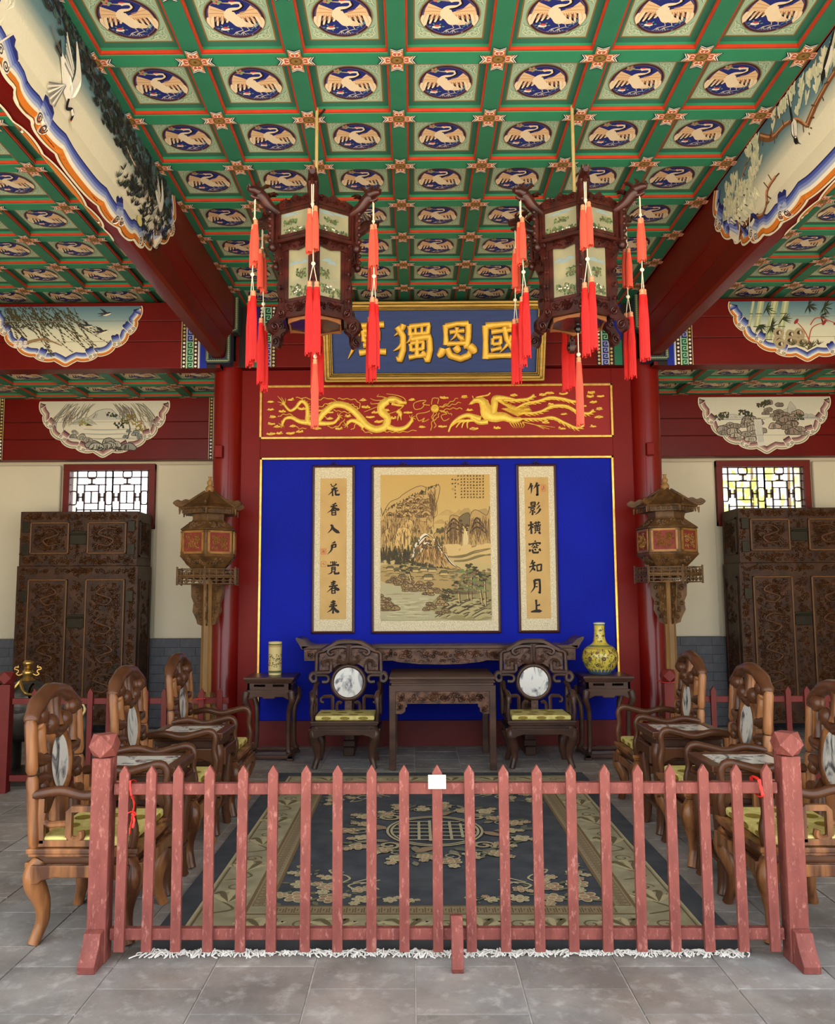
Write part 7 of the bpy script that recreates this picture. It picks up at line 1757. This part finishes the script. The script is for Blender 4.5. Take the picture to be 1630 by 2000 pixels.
def lantern_stand(x, label):
    root = thing('lantern_stand', label, 'lantern', (x, 8.0, 0), 0, 'standing lanterns'); a0 = -pi / 2 + radians(8)
    MB().lathe([(.26, 0), (.26, .05), (.22, .07), (.2, .11), (.09, .13)], 6, a0=a0).build('base', LSW, root, bevel=.006)
    MB().lathe([(.06, .1), (.058, .3), (.052, 1.65)], 8, a0=pi / 8).build('pole', LSP, root, smooth=20)
    for k in range(6):
        an = a0 + k * pi / 3; F = Frame((0, 0, 0), (cos(an), sin(an), 0), (0, 0, 1))
        # upper scrolled bracket
        mb = MB(); sil = [(.05, 1.62), (.17, 1.62), (.165, 1.5), (.14, 1.44), (.15, 1.36), (.11, 1.28), (.1, 1.24), (.05, 1.22)]
        mb.prism(sil, F, -.006, .006)
        for side in (1, -1):
            Fq = Frame((0, 0, 0), (cos(an), sin(an), 0), (0, 0, 1)); Fq.n = Fq.n * side; Fq.o = Fq.n * .006
            for cx, cz, r in ((.12, 1.57, .03), (.1, 1.49, .03), (.12, 1.42, .022), (.09, 1.36, .026), (.08, 1.29, .02)): mb.band(spiral(cx, cz, r, .006, k, 1.3 * side), .006, .006, Fq, prof=((-1, 0), (0, 1), (1, 0)))
        mb.build('bracket', LSW, root)
        mb = MB(); sil = [(.05, .12), (.17, .12), (.165, .25), (.13, .32), (.14, .42), (.1, .5), (.09, .56), (.05, .6)]
        mb.prism(sil, F, -.006, .006)
        for side in (1, -1):
            Fq = Frame((0, 0, 0), (cos(an), sin(an), 0), (0, 0, 1)); Fq.n = Fq.n * side; Fq.o = Fq.n * .006
            for cx, cz, r in ((.12, .18, .03), (.1, .27, .028), (.11, .36, .024), (.08, .45, .022), (.07, .53, .016)): mb.band(spiral(cx, cz, r, .006, k, 1.3 * side), .006, .006, Fq, prof=((-1, 0), (0, 1), (1, 0)))
        mb.build('bracket', LSW, root)
    # gallery with railings
    MB().lathe([(.06, 1.66), (.3, 1.68), (.31, 1.7), (.3, 1.715), (.19, 1.72), (.17, 1.775), (.02, 1.775)], 6, a0=a0).build('gallery_floor', LSW, root)
    for k in range(6):
        A_, B_ = hexpt(.315, k, 0, a0), hexpt(.315, k + 1, 0, a0); u = (B_ - A_).normalized(); L_ = (B_ - A_).length
        F = Frame(A_, u, (0, 0, 1)); mb = MB(); fret_rect(mb, F, .01, L_ - .01, 1.7, 1.765, .006, 4); fret_rect(mb, F, .01, L_ - .01, 1.625, 1.685, .006, 4); mb.build('gallery_rail', LSW, root)
        MB().tube([A_ + Vector((0, 0, 1.61)), A_ + Vector((0, 0, 1.785))], .009, 6).build('gallery_post', LSW, root)
    # hexagonal body: lower slope, walls, upper slope
    MB().lathe([(.185, 1.775), (.2, 1.79), (.29, 1.885), (.295, 1.895), (.285, 1.9), (.275, 2.135), (.295, 2.14), (.29, 2.15), (.175, 2.235), (.17, 2.25), (.175, 2.31), (.02, 2.31)], 6, a0=a0).build('body', LSW, root, bevel=.004)
    for k in range(6):
        A_, B_ = hexpt(.287, k, 0, a0), hexpt(.287, k + 1, 0, a0); u = (B_ - A_).normalized(); L_ = (B_ - A_).length; n = Vector((u.y, -u.x, 0))
        F = Frame(A_ + n * .001, u, (0, 0, 1)); mb = MB(); mb.prism([(.035, 1.925), (L_ - .035, 1.925), (L_ - .035, 2.115), (.035, 2.115)], F, -.02, -.003); pn = mb.build('red_panel', LRED, root)
        mb = MB(); Fp = Frame(A_ + n * .0005, u, (0, 0, 1)); carve(mb, Fp, .05, L_ - .05, 1.94, 2.1, 26, .016, .026, .006, k + 40)
        for q in ((.022, L_ - .022, 1.91, 1.93), (.022, L_ - .022, 2.11, 2.13), (.022, .042, 1.91, 2.13), (L_ - .042, L_ - .022, 1.91, 2.13)): mb.prism([(q[0], q[2]), (q[1], q[2]), (q[1], q[3]), (q[0], q[3])], Fp, -.006, .006)
        mb.build('gilded_fret', M('gilded_fret', (146, 104, 52), .4, .2, var=.2, scale=20), pn)
        # carving on both slopes
        for z0, z1, r0, r1, sd in ((1.795, 1.88, .205, .285, 3), (2.155, 2.23, .283, .185, 5)):
            P0, P1, Q0, Q1 = hexpt(r0, k, z0, a0), hexpt(r0, k + 1, z0, a0), hexpt(r1, k, z1, a0), hexpt(r1, k + 1, z1, a0)
            up = ((Q0 + Q1) / 2 - (P0 + P1) / 2); H_ = up.length; Fs = Frame((P0 + P1) / 2, (P1 - P0).normalized(), up.normalized()); w = min((P1 - P0).length, (Q1 - Q0).length) / 2
            mb = MB(); carve(mb, Fs, -w, w, .008, H_ - .008, 16, .014, .024, .006, sd + k); mb.build('slope_carving', LSW, root)
    # frieze under the eaves, roof, hip ornaments, finial
    MB().lathe([(.2, 2.3), (.255, 2.3), (.26, 2.36), (.2, 2.36)], 6, a0=a0).build('frieze', LSW, root)
    for k in range(6):
        A_, B_ = hexpt(.262, k, 0, a0), hexpt(.262, k + 1, 0, a0); u = (B_ - A_).normalized(); F = Frame(A_, u, (0, 0, 1)); mb = MB(); fret_rect(mb, F, .012, (B_ - A_).length - .012, 2.306, 2.352, .005, 5); mb.build('frieze_fret', LSW, root)
    MB().lathe([(.06, 2.345), (.29, 2.345), (.3, 2.36), (.22, 2.4), (.13, 2.465), (.06, 2.52), (.02, 2.53)], 6, a0=a0).build('roof', LSW, root)
    for k in range(6):
        mb = MB(); an = a0 + k * pi / 3; F = Frame((0, 0, 0), (cos(an), sin(an), 0), (0, 0, 1))
        mb.tube([F(*q) for q in catmull([(.05, 2.53), (.14, 2.47), (.23, 2.41), (.3, 2.375), (.345, 2.385)], 4)], [.012] * 8 + [.016] * 9, 6)
        mb.prism(catmull([(.2, 2.425), (.25, 2.44), (.29, 2.42), (.33, 2.43), (.37, 2.4), (.35, 2.375), (.3, 2.36), (.24, 2.385)], 3, True), F, -.008, .008)
        mb.tube([F(.3, 2.345), F(.305, 2.29)], [.014, .006], 6); mb.tube([F(.27, 2.345), F(.275, 2.3)], [.012, .006], 6); mb.build('hip_ornament', LSW, root)
    MB().lathe([(.03, 2.52), (.04, 2.545), (.042, 2.565), (.03, 2.585), (.02, 2.592), (.03, 2.61), (.028, 2.63), (.014, 2.645), (.013, 2.665), (.022, 2.678), (.001, 2.68)], 16).build('finial', LSP, root, smooth=60)
lantern_stand(-2.005, 'carved wooden lantern on a tall pole before the left column'); lantern_stand(2.47, 'carved wooden lantern on a tall pole before the right column')

# ================================================================== HANGING PALACE LANTERNS
PLW = M('palace_lantern_rosewood', (66, 25, 18), .3, var=.3, scale=14, rgb2=(38, 14, 11), coat=.2, bump=.1, bscale=70)
SILKG = M('painted_silk_pane', (156, 150, 116), .5, var=.06, scale=8, rgb2=(132, 130, 104), stretch=(1, 1, .6))
TASS = M('red_silk_thread', (206, 30, 24), .5, var=.12, scale=60, rgb2=(180, 20, 18), stretch=(8, 8, .2))
TASP = M('coral_silk_thread', (220, 84, 62), .5, var=.1, scale=60, stretch=(8, 8, .2))
CAPM = M('tassel_cap_gold_thread', (226, 150, 110), .35, .3, var=.2, scale=90)
CORD = M('cream_cord', (226, 214, 190), .7, var=.1, scale=60)
def tassel_mesh(L_, r, n=22):
    """bundle of hanging threads, cap at the top (z from 0 to -L)"""
    mb = MB(); random.seed(int(L_ * 1000))
    mb.lathe([(r * .6, -.035), (r * .86, -.06), (r * .9, -L_ * .5), (r * .96, -L_ + .018), (r * .5, -L_ + .02)], 14)
    for k in range(n):
        a = 2 * pi * k / n; q = L_ * rnd(.97, 1.02)
        mb.tube([(r * .6 * cos(a), r * .6 * sin(a), -.036), (r * .95 * cos(a), r * .95 * sin(a), -L_ * .45), (r * cos(a + .06), r * sin(a + .06), -q)], .0032, 4)
    return mb
PROTO = {}
def tassel(parent, L_, r, loc, mat):
    key = (L_, r, mat.name)
    if key not in PROTO:
        t = tassel_mesh(L_, r).build('tassel', mat, parent, smooth=60)
        cap = MB().lathe([(.003, 0.0), (r * .55, -.002), (r * .72, -.012), (r * .6, -.018), (r * .74, -.026), (r * .66, -.04), (r * .5, -.042)], 12).build('cap', CAPM, t, smooth=50)
        PROTO[key] = (t, cap)
    else:
        t = inst(PROTO[key][0], 'tassel', parent); cap = inst(PROTO[key][1], 'cap', t)
    t.location = loc; return t
def pane_art(seed, w, h):
    """landscape painted on silk, local u in -w..w, v in 0..h"""
    def paint(p):
        random.seed(seed)
        for k in range(3): a = rnd(-.5, .5) * w; peak(p, a, h * rnd(.7, .78), w * .5, h * .08, (132, 150, 150), (110, 128, 132), seed=seed + k, lines=3)
        for cx, cy, s_ in ((rnd(-.5, -.2) * w, h * .18, .5), (rnd(.2, .6) * w, h * .12, .6), (rnd(-.6, .6) * w, h * .5, .4)):
            for k in range(46): c = random.choice(((70, 92, 56), (90, 110, 64), (56, 74, 50), (120, 128, 84))); p.disc(max(-w * .9, min(w * .9, cx + rnd(-1, 1) * w * s_)), max(.02 * h, cy + rnd(-1, 1) * h * .09), rnd(.005, .011), rnd(.004, .007), c, 7, rnd(0, 3))
            for k in range(6): x = cx + rnd(-.6, .6) * w * s_; x = max(-w * .9, min(w * .9, x)); p.line([(x, max(0.01, cy - h * .06)), (x + .01, cy + h * .04)], .0016, (90, 74, 54))
        for k in range(4): p.disc(rnd(-.5, .5) * w, h * rnd(.3, .4), .02, .002, (140, 146, 120), 8)
        for k in range(5): p.disc(rnd(-.5, .5) * w, h * rnd(.1, .25), .006, .005, (226, 206, 200), 7)
    return paint
def palace_lantern(x, y, zt, label, yaw):
    root = thing('palace_lantern', label, 'lantern', (x, y, zt), yaw, 'hanging palace lanterns'); a0 = -pi / 2
    # z measured from the crown (0) downwards
    R1, R2 = .265, .215; zc, zu0, zu1, zl0, zl1 = 0.0, -.045, -.245, -.275, -.70
    rod_top = 4.56 - zt + .03
    MB().tube([(0, 0, -.02), (0, 0, rod_top)], .011, 8).build('hanging_rod', M('pale_bamboo_rod', (176, 156, 104), .5, var=.15, scale=12), root, smooth=60)
    mb = MB(); mb.tube([(0, 0, rod_top - .07), (.05, 0, rod_top - .005)], .007, 6); mb.build('hook', M('iron', (50, 46, 44), .5, .6), root)
    # top plate with spokes
    mb = MB()
    for k in range(6): mb.tube([(0, 0, -.02), hexpt(R1, k, -.04, a0)], .011, 6)
    mb.lathe([(.03, -.05), (.045, -.03), (.03, 0), (.012, .04)], 10); mb.build('crown_spokes', PLW, root)
    def bars(R, za, zb, w=.014):
        for k in range(6):
            for z in (za, zb): MB().tube([hexpt(R, k, z, a0), hexpt(R, k + 1, z, a0)], w, 4, a0=pi / 4).build('rail', PLW, root)
            MB().tube([hexpt(R, k, za + .01, a0), hexpt(R, k, zb - .01, a0)], w * 1.25, 6).build('corner_post', PLW, root, smooth=40)
    bars(R1, zu0, zu1); bars(R2, zl0, zl1, .0135)
    for k in range(6):
        A_, B_ = hexpt(R1, k, 0, a0), hexpt(R1, k + 1, 0, a0); u = (B_ - A_).normalized(); L_ = (B_ - A_).length; n = Vector((u.y, -u.x, 0)); mid = (A_ + B_) / 2
        # crown cresting
        mb = MB(); F = Frame(mid, u, (0, 0, 1)); mb.prism([(-L_ / 2, zu0), (L_ / 2, zu0), (L_ / 2, -.01), (L_ * .3, .012), (L_ * .15, .0), (0, .03), (-L_ * .15, .0), (-L_ * .3, .012), (-L_ / 2, -.01)], F, -.006, .006)
        carve(mb, Frame(mid + n * .0062, u, (0, 0, 1)), -L_ / 2 + .01, L_ / 2 - .01, zu0 + .002, .01, 14, .012, .02, .006, k + 60); mb.build('cresting', PLW, root)
        # panes
        MB().prism([(-L_ / 2 + .012, zu1 + .01), (L_ / 2 - .012, zu1 + .01), (L_ / 2 - .012, zu0 - .01), (-L_ / 2 + .012, zu0 - .01)], F, -.004, 0).build('pane', SILKG, root)
        p = Painter(Frame(mid + Vector((0, 0, zu1 + .02)) + n * .0004, u, (0, 0, 1)), 8e-6, .0002); pane_art(k + int(yaw * 100), L_ / 2 - .02, zu0 - zu1 - .03)(p); tag(p.build('pane_painting', PIG, root), kind='stuff')
        mb = MB(); e = L_ / 2 - .015
        for q in ((-e, e, zu1 + .014, zu1 + .034), (-e, e, zu0 - .034, zu0 - .014), (-e, -e + .016, zu1 + .014, zu0 - .014), (e - .016, e, zu1 + .014, zu0 - .014)): mb.prism([(q[0], q[2]), (q[1], q[2]), (q[1], q[3]), (q[0], q[3])], F, -.002, .008)
        mb.build('pane_frame', PLW, root)
        A2, B2 = hexpt(R2, k, 0, a0), hexpt(R2, k + 1, 0, a0); L2 = (B2 - A2).length; m2 = (A2 + B2) / 2; F2 = Frame(m2, u, (0, 0, 1))
        MB().prism([(-L2 / 2 + .012, zl1 + .08), (L2 / 2 - .012, zl1 + .08), (L2 / 2 - .012, zl0 - .01), (-L2 / 2 + .012, zl0 - .01)], F2, -.004, 0).build('pane', SILKG, root)
        p = Painter(Frame(m2 + Vector((0, 0, zl1 + .1)) + n * .0004, u, (0, 0, 1)), 8e-6, .0002); pane_art(k + 20 + int(yaw * 100), L2 / 2 - .03, zl0 - zl1 - .13)(p); tag(p.build('pane_painting', PIG, root), kind='stuff')
        mb = MB(); e = L2 / 2 - .013
        for q in ((-e, e, zl1 + .08, zl1 + .1), (-e, -e + .022, zl1 + .08, zl0 - .01), (e - .022, e, zl1 + .08, zl0 - .01)): mb.prism([(q[0], q[2]), (q[1], q[2]), (q[1], q[3]), (q[0], q[3])], F2, -.002, .009)
        mb.build('pane_frame', PLW, root)
        mb = MB(); Fm = Frame(m2 + n * .02, u, (0, 0, 1)); mb.prism([(-L2 / 2, zl0 + .03), (L2 / 2, zl0 + .03), (L2 / 2, zl0 - .03), (L2 * .3, zl0 - .02), (0, zl0 - .035), (-L2 * .3, zl0 - .02), (-L2 / 2, zl0 - .03)], Fm, -.01, 0); carve(mb, Fm, -L2 / 2 + .01, L2 / 2 - .01, zl0 - .02, zl0 + .025, 14, .01, .016, .006, k + 80); mb.build('carved_frieze', PLW, root)
        mb = MB(); mb.prism([(-L2 / 2, zl1 + .08), (L2 / 2, zl1 + .08), (L2 / 2, zl1), (-L2 / 2, zl1)], F2, -.01, .004); carve(mb, Frame(m2 + n * .0042, u, (0, 0, 1)), -L2 / 2 + .02, L2 / 2 - .02, zl1 + .012, zl1 + .075, 16, .012, .02, .006, k + 90); mb.build('carved_frieze', PLW, root)
        m3 = (hexpt(R2 - .035, k, 0, a0) + hexpt(R2 - .035, k + 1, 0, a0)) / 2; w3 = (R2 - .035) / 2
        F3 = Frame(m3, u, (0, 0, 1)); mb = MB(); mb.prism([(-w3, zl1 - .01), (w3, zl1 - .01), (w3, zl1 - .04), (w3 * .75, zl1 - .034), (0, zl1 - .026), (-w3 * .75, zl1 - .034), (-w3, zl1 - .04)], F3, -.006, .004); mb.build('under_frieze', M('under_frieze_wood', (150, 96, 54), .4, var=.2, scale=16), root)
        # dragon head on each upper corner
        an = a0 + k * pi / 3; Fd = Frame((0, 0, 0), (cos(an), sin(an), 0), (0, 0, 1)); mb = MB()
        mb.tube([Fd(*q) for q in catmull([(R1 - .01, -.06), (R1 + .05, -.035), (R1 + .09, .005), (R1 + .12, .03)], 4)], [.03, .031, .032, .033, .034, .035, .036, .037, .038, .038, .037, .036, .033], 8)
        mb.tube([Fd(*q) for q in ((R1 + .11, .035), (R1 + .16, .045), (R1 + .19, .04))], [.034, .026, .016], 8); mb.tube([Fd(*q) for q in ((R1 + .1, .005), (R1 + .15, -.004), (R1 + .175, .004))], [.022, .015, .008], 6)
        for q, rr in (([(R1 + .11, .05), (R1 + .08, .085), (R1 + .05, .095)], .008), ([(R1 + .13, .055), (R1 + .135, .085), (R1 + .12, .1)], .007), ([(R1 + .06, .03), (R1 + .03, .05), (R1 + .0, .05)], .009), ([(R1 + .18, .05), (R1 + .19, .065)], .006)):
            for sg in (-1, 1): mb.tube([Fd(a, b, sg * .014) for a, b in q], [rr * 1.5, rr * 1.2, rr * .4][:len(q)], 5)
        mb.build('dragon_head', PLW, root, smooth=60)
        # hanging carved bracket beside the post and curled tail below
        mb = MB(); mb.prism(catmull([(R2 + .005, zl0 + .02), (R2 + .06, zl0 + .04), (R2 + .075, zl0 - .01), (R2 + .04, zl0 - .08), (R2 + .03, zl0 - .17), (R2 + .045, zl0 - .26), (R2 + .03, zl0 - .34), (R2 + .06, zl1 + .0), (R2 + .07, zl1 - .06), (R2 + .03, zl1 - .05), (R2 + .005, zl1 + .02)], 3, True), Fd, -.008, .008)
        for sg in (-1, 1):
            Fq = Frame((0, 0, 0), (cos(an), sin(an), 0), (0, 0, 1)); Fq.n = Fq.n * sg; Fq.o = Fq.n * .008
            for cx, cz, r in ((R2 + .045, zl0 + .005, .022), (R2 + .025, zl0 - .07, .014), (R2 + .02, zl0 - .16, .014), (R2 + .026, zl0 - .25, .016), (R2 + .022, zl0 - .33, .014)): mb.band(spiral(cx, cz, r, .004, k, 1.2 * sg, 10), .005, .007, Fq, prof=((-1, 0), (0, 1), (1, 0)))
        mb.build('side_bracket', PLW, root)
        mb = MB(); mb.prism(catmull([(R2 - .005, zl1 + .05), (R2 + .045, zl1 + .04), (R2 + .06, zl1 - .005), (R2 + .1, zl1 - .05), (R2 + .1, zl1 - .1), (R2 + .06, zl1 - .125), (R2 + .035, zl1 - .09), (R2 + .03, zl1 - .04), (R2 - .005, zl1 - .02)], 3, True), Fd, -.016, .016)
        for sg in (-1, 1):
            Fq = Frame((0, 0, 0), (cos(an), sin(an), 0), (0, 0, 1)); Fq.n = Fq.n * sg; Fq.o = Fq.n * .016
            for cx, cz, r in ((R2 + .068, zl1 - .08, .03), (R2 + .028, zl1 + .01, .024)): mb.band(spiral(cx, cz, r, .004, k, 1.5 * sg, 14), .007, .012, Fq)
        mb.build('curled_boss', PLW, root, smooth=40)
        mb = MB(); mb.tube([hexpt(R1, k, zu0, a0) + (Fd(.03, 0) - Fd(0, 0)), hexpt(R1, k, zu1 - .02, a0) + (Fd(.03, 0) - Fd(0, 0))], .016, 6)
        for j in range(5): mb.ball(Fd(R1 + .045, lerp(zu0 - .02, zu1, j / 4)), .017, 8)
        mb.ball(Fd(R1 + .03, zu1 - .04), .03, 8); mb.build('corner_carving', PLW, root, smooth=60)
        # two tiers of paired tassels
        random.seed(k + int(x * 10)); tp = Fd(R1 + .145, .0); sway = rnd(-.012, .012)
        ln = 0.14 + rnd(-.01, .015)
        mb = MB(); t1 = tp + Vector((0, 0, -ln)); tan_ = Vector((-sin(an), cos(an), 0))
        for sg in (-1, 1): mb.tube([tp + tan_ * sg * .005, t1 + tan_ * sg * .004], .0032, 5)
        mb.ball(t1 + Vector((0, 0, .015)), .011, 8); t2 = t1 + Vector((sway, 0, -.34 + rnd(-.02, .02))); mb.tube([t1, t2], .0032, 5); mb.ball(t2, .013, 8, 1, .6, 1)
        d2 = [(.011, .115 + rnd(-.02, .02)), (-.011, .125 + rnd(-.02, .02))]
        for ox, dz in d2: mb.tube([t2, t2 + tan_ * ox * 1.85 + Vector((0, 0, -dz))], .0026, 5)
        mb.build('cord', CORD, root, smooth=60)
        for ox in (-.017, .017): tassel(root, .265, .0195, t1 + tan_ * ox + Vector((0, 0, -.004 + ox * .5)), TASP)
        for ox, dz in d2: tassel(root, .43, .0225, t2 + tan_ * ox * 1.85 + Vector((0, 0, -dz)), TASS)
    # bottom
    MB().lathe([(.02, zl1 + .01), (R2 - .01, zl1 + .005), (R2 - .045, zl1 - .02), (.02, zl1 - .024)], 6, a0=a0).build('bottom_plate', PLW, root)
    MB().lathe([(.004, zl1 + .0), (.02, zl1 - .005), (.024, zl1 - .02), (.014, zl1 - .032), (.026, zl1 - .05), (.018, zl1 - .07), (.006, zl1 - .078)], 14).build('bottom_knob', M('black_lacquer', (24, 16, 14), .15, coat=.6), root, smooth=60)
    zb = zl1 - .078
    mb = MB(); mb.tube([(0, 0, zb), (0, 0, zb - .15)], .0034, 6); mb.ball((0, 0, zb - .135), .014, 8); mb.build('cord', CORD, root, smooth=60)
    tassel(root, .43, .022, (0, 0, zb - .15), TASP)
palace_lantern(-.6, 4.92, 3.885, 'hanging hexagonal palace lantern with red tassels on the left', radians(4)); palace_lantern(1.02, 4.92, 3.885, 'hanging hexagonal palace lantern with red tassels on the right', radians(-3))

# ================================================================== BRONZE ELEPHANT WITH VASE
def elephant():
    root = thing('elephant_statue', 'dark bronze elephant carrying a gilt vase behind the left fence', 'statue', (-3.24, 6.95, 0))
    BZ = M('dark_bronze', (66, 62, 58), .35, .55, var=.25, scale=12, bump=.2, bscale=30); GL = M('polished_gilt', (186, 152, 84), .25, .85, var=.1, scale=10)
    mb = MB(); mb.ball((0, 0, .47), .2, 20, 1.35, .85, 1.0); mb.ball((.27, 0, .53), .125, 16, 1, .95, 1.1)
    mb.tube(catmull([(.36, 0, .52), (.43, 0, .42), (.44, 0, .28), (.42, 0, .16), (.46, 0, .1)], 5), [.06] * 3 + [.052] * 6 + [.042] * 6 + [.034] * 6, 12)
    for sg in (-1, 1):
        for px_ in (-.15, .15): mb.tube([(px_, sg * .1, .42), (px_, sg * .105, .25), (px_ + .01, sg * .105, .1), (px_, sg * .105, .07)], [.085, .07, .062, .072], 12)
    mb.build('body', BZ, root, smooth=60)
    for sg in (-1, 1):
        MB().ball((.2, sg * .12, .53), .1, 12, .85, .22, 1.15).build('ear', BZ, root, smooth=60)
        MB().tube(catmull([(.33, sg * .06, .46), (.4, sg * .075, .44), (.46, sg * .07, .5), (.44, sg * .06, .55)], 4), [.014] * 5 + [.011] * 5 + [.008] * 3, 8).build('tusk', M('ivory_gilt', (226, 204, 150), .3, .2), root, smooth=60)
    MB().tube(catmull([(-.27, 0, .55), (-.31, 0, .45), (-.3, 0, .3)], 4), .012, 6).build('tail', BZ, root, smooth=60)
    mb = MB(); mb.lathe([(.22, 0), (.22, .02), (.19, .05), (.19, .07)], 24, sx=1.5); mb.build('base', BZ, root, smooth=30)
    CL = M('saddle_cloth_silver', (76, 74, 70), .35, .5, var=.4, scale=18, bump=.5, bscale=40)
    mb = MB(); mb.ball((0, 0, .545), .19, 20, 1.0, .92, .95); mb.build('saddle', CL, root, smooth=60)
    mb = MB()
    for sg in (-1, 1):
        for s2 in (-1, 1): mb.tube([(s2 * (.06 + a * .5), sg * (-.06) * 0 - .15 + .02 * 0, .68 + b) for a, b in spiral(.12, -.05, .08, .02, pi / 2, 1.3 * s2)], .009, 6)
    mb.tube(catmull([(-.16, -.13, .63), (-.06, -.16, .64), (0, -.12, .72)], 4), .012, 6); mb.tube(catmull([(.16, -.13, .63), (.06, -.16, .64), (0, -.12, .72)], 4), .012, 6)
    mb.build('gilt_strap', GL, root, smooth=60)
    v = MB().lathe([(r * .85, .71 + (z - .7) * .52) for r, z in [(.05, .7), (.07, .715), (.05, .735), (.035, .76), (.045, .8), (.05, .835), (.035, .86), (.02, .872), (.03, .885), (.018, .9), (.02, .91), (.04, .93), (.046, .955), (.04, .98), (.02, .997), (.001, 1.0)]], 20).build('gilt_vase', GL, root, smooth=60)
    for sg in (-1, 1): MB().tube([(sg * (x - .01), 0, .71 + (z - .7) * .55) for x, z in catmull([(.05, .8), (.075, .78), (.095, .8), (.08, .825), (.085, .85), (.11, .865), (.1, .89), (.08, .885), (.085, .91)], 3)], .006, 6).build('handle', GL, v, smooth=60)
    root.scale = (1.13, 1.13, 1.13)
elephant()
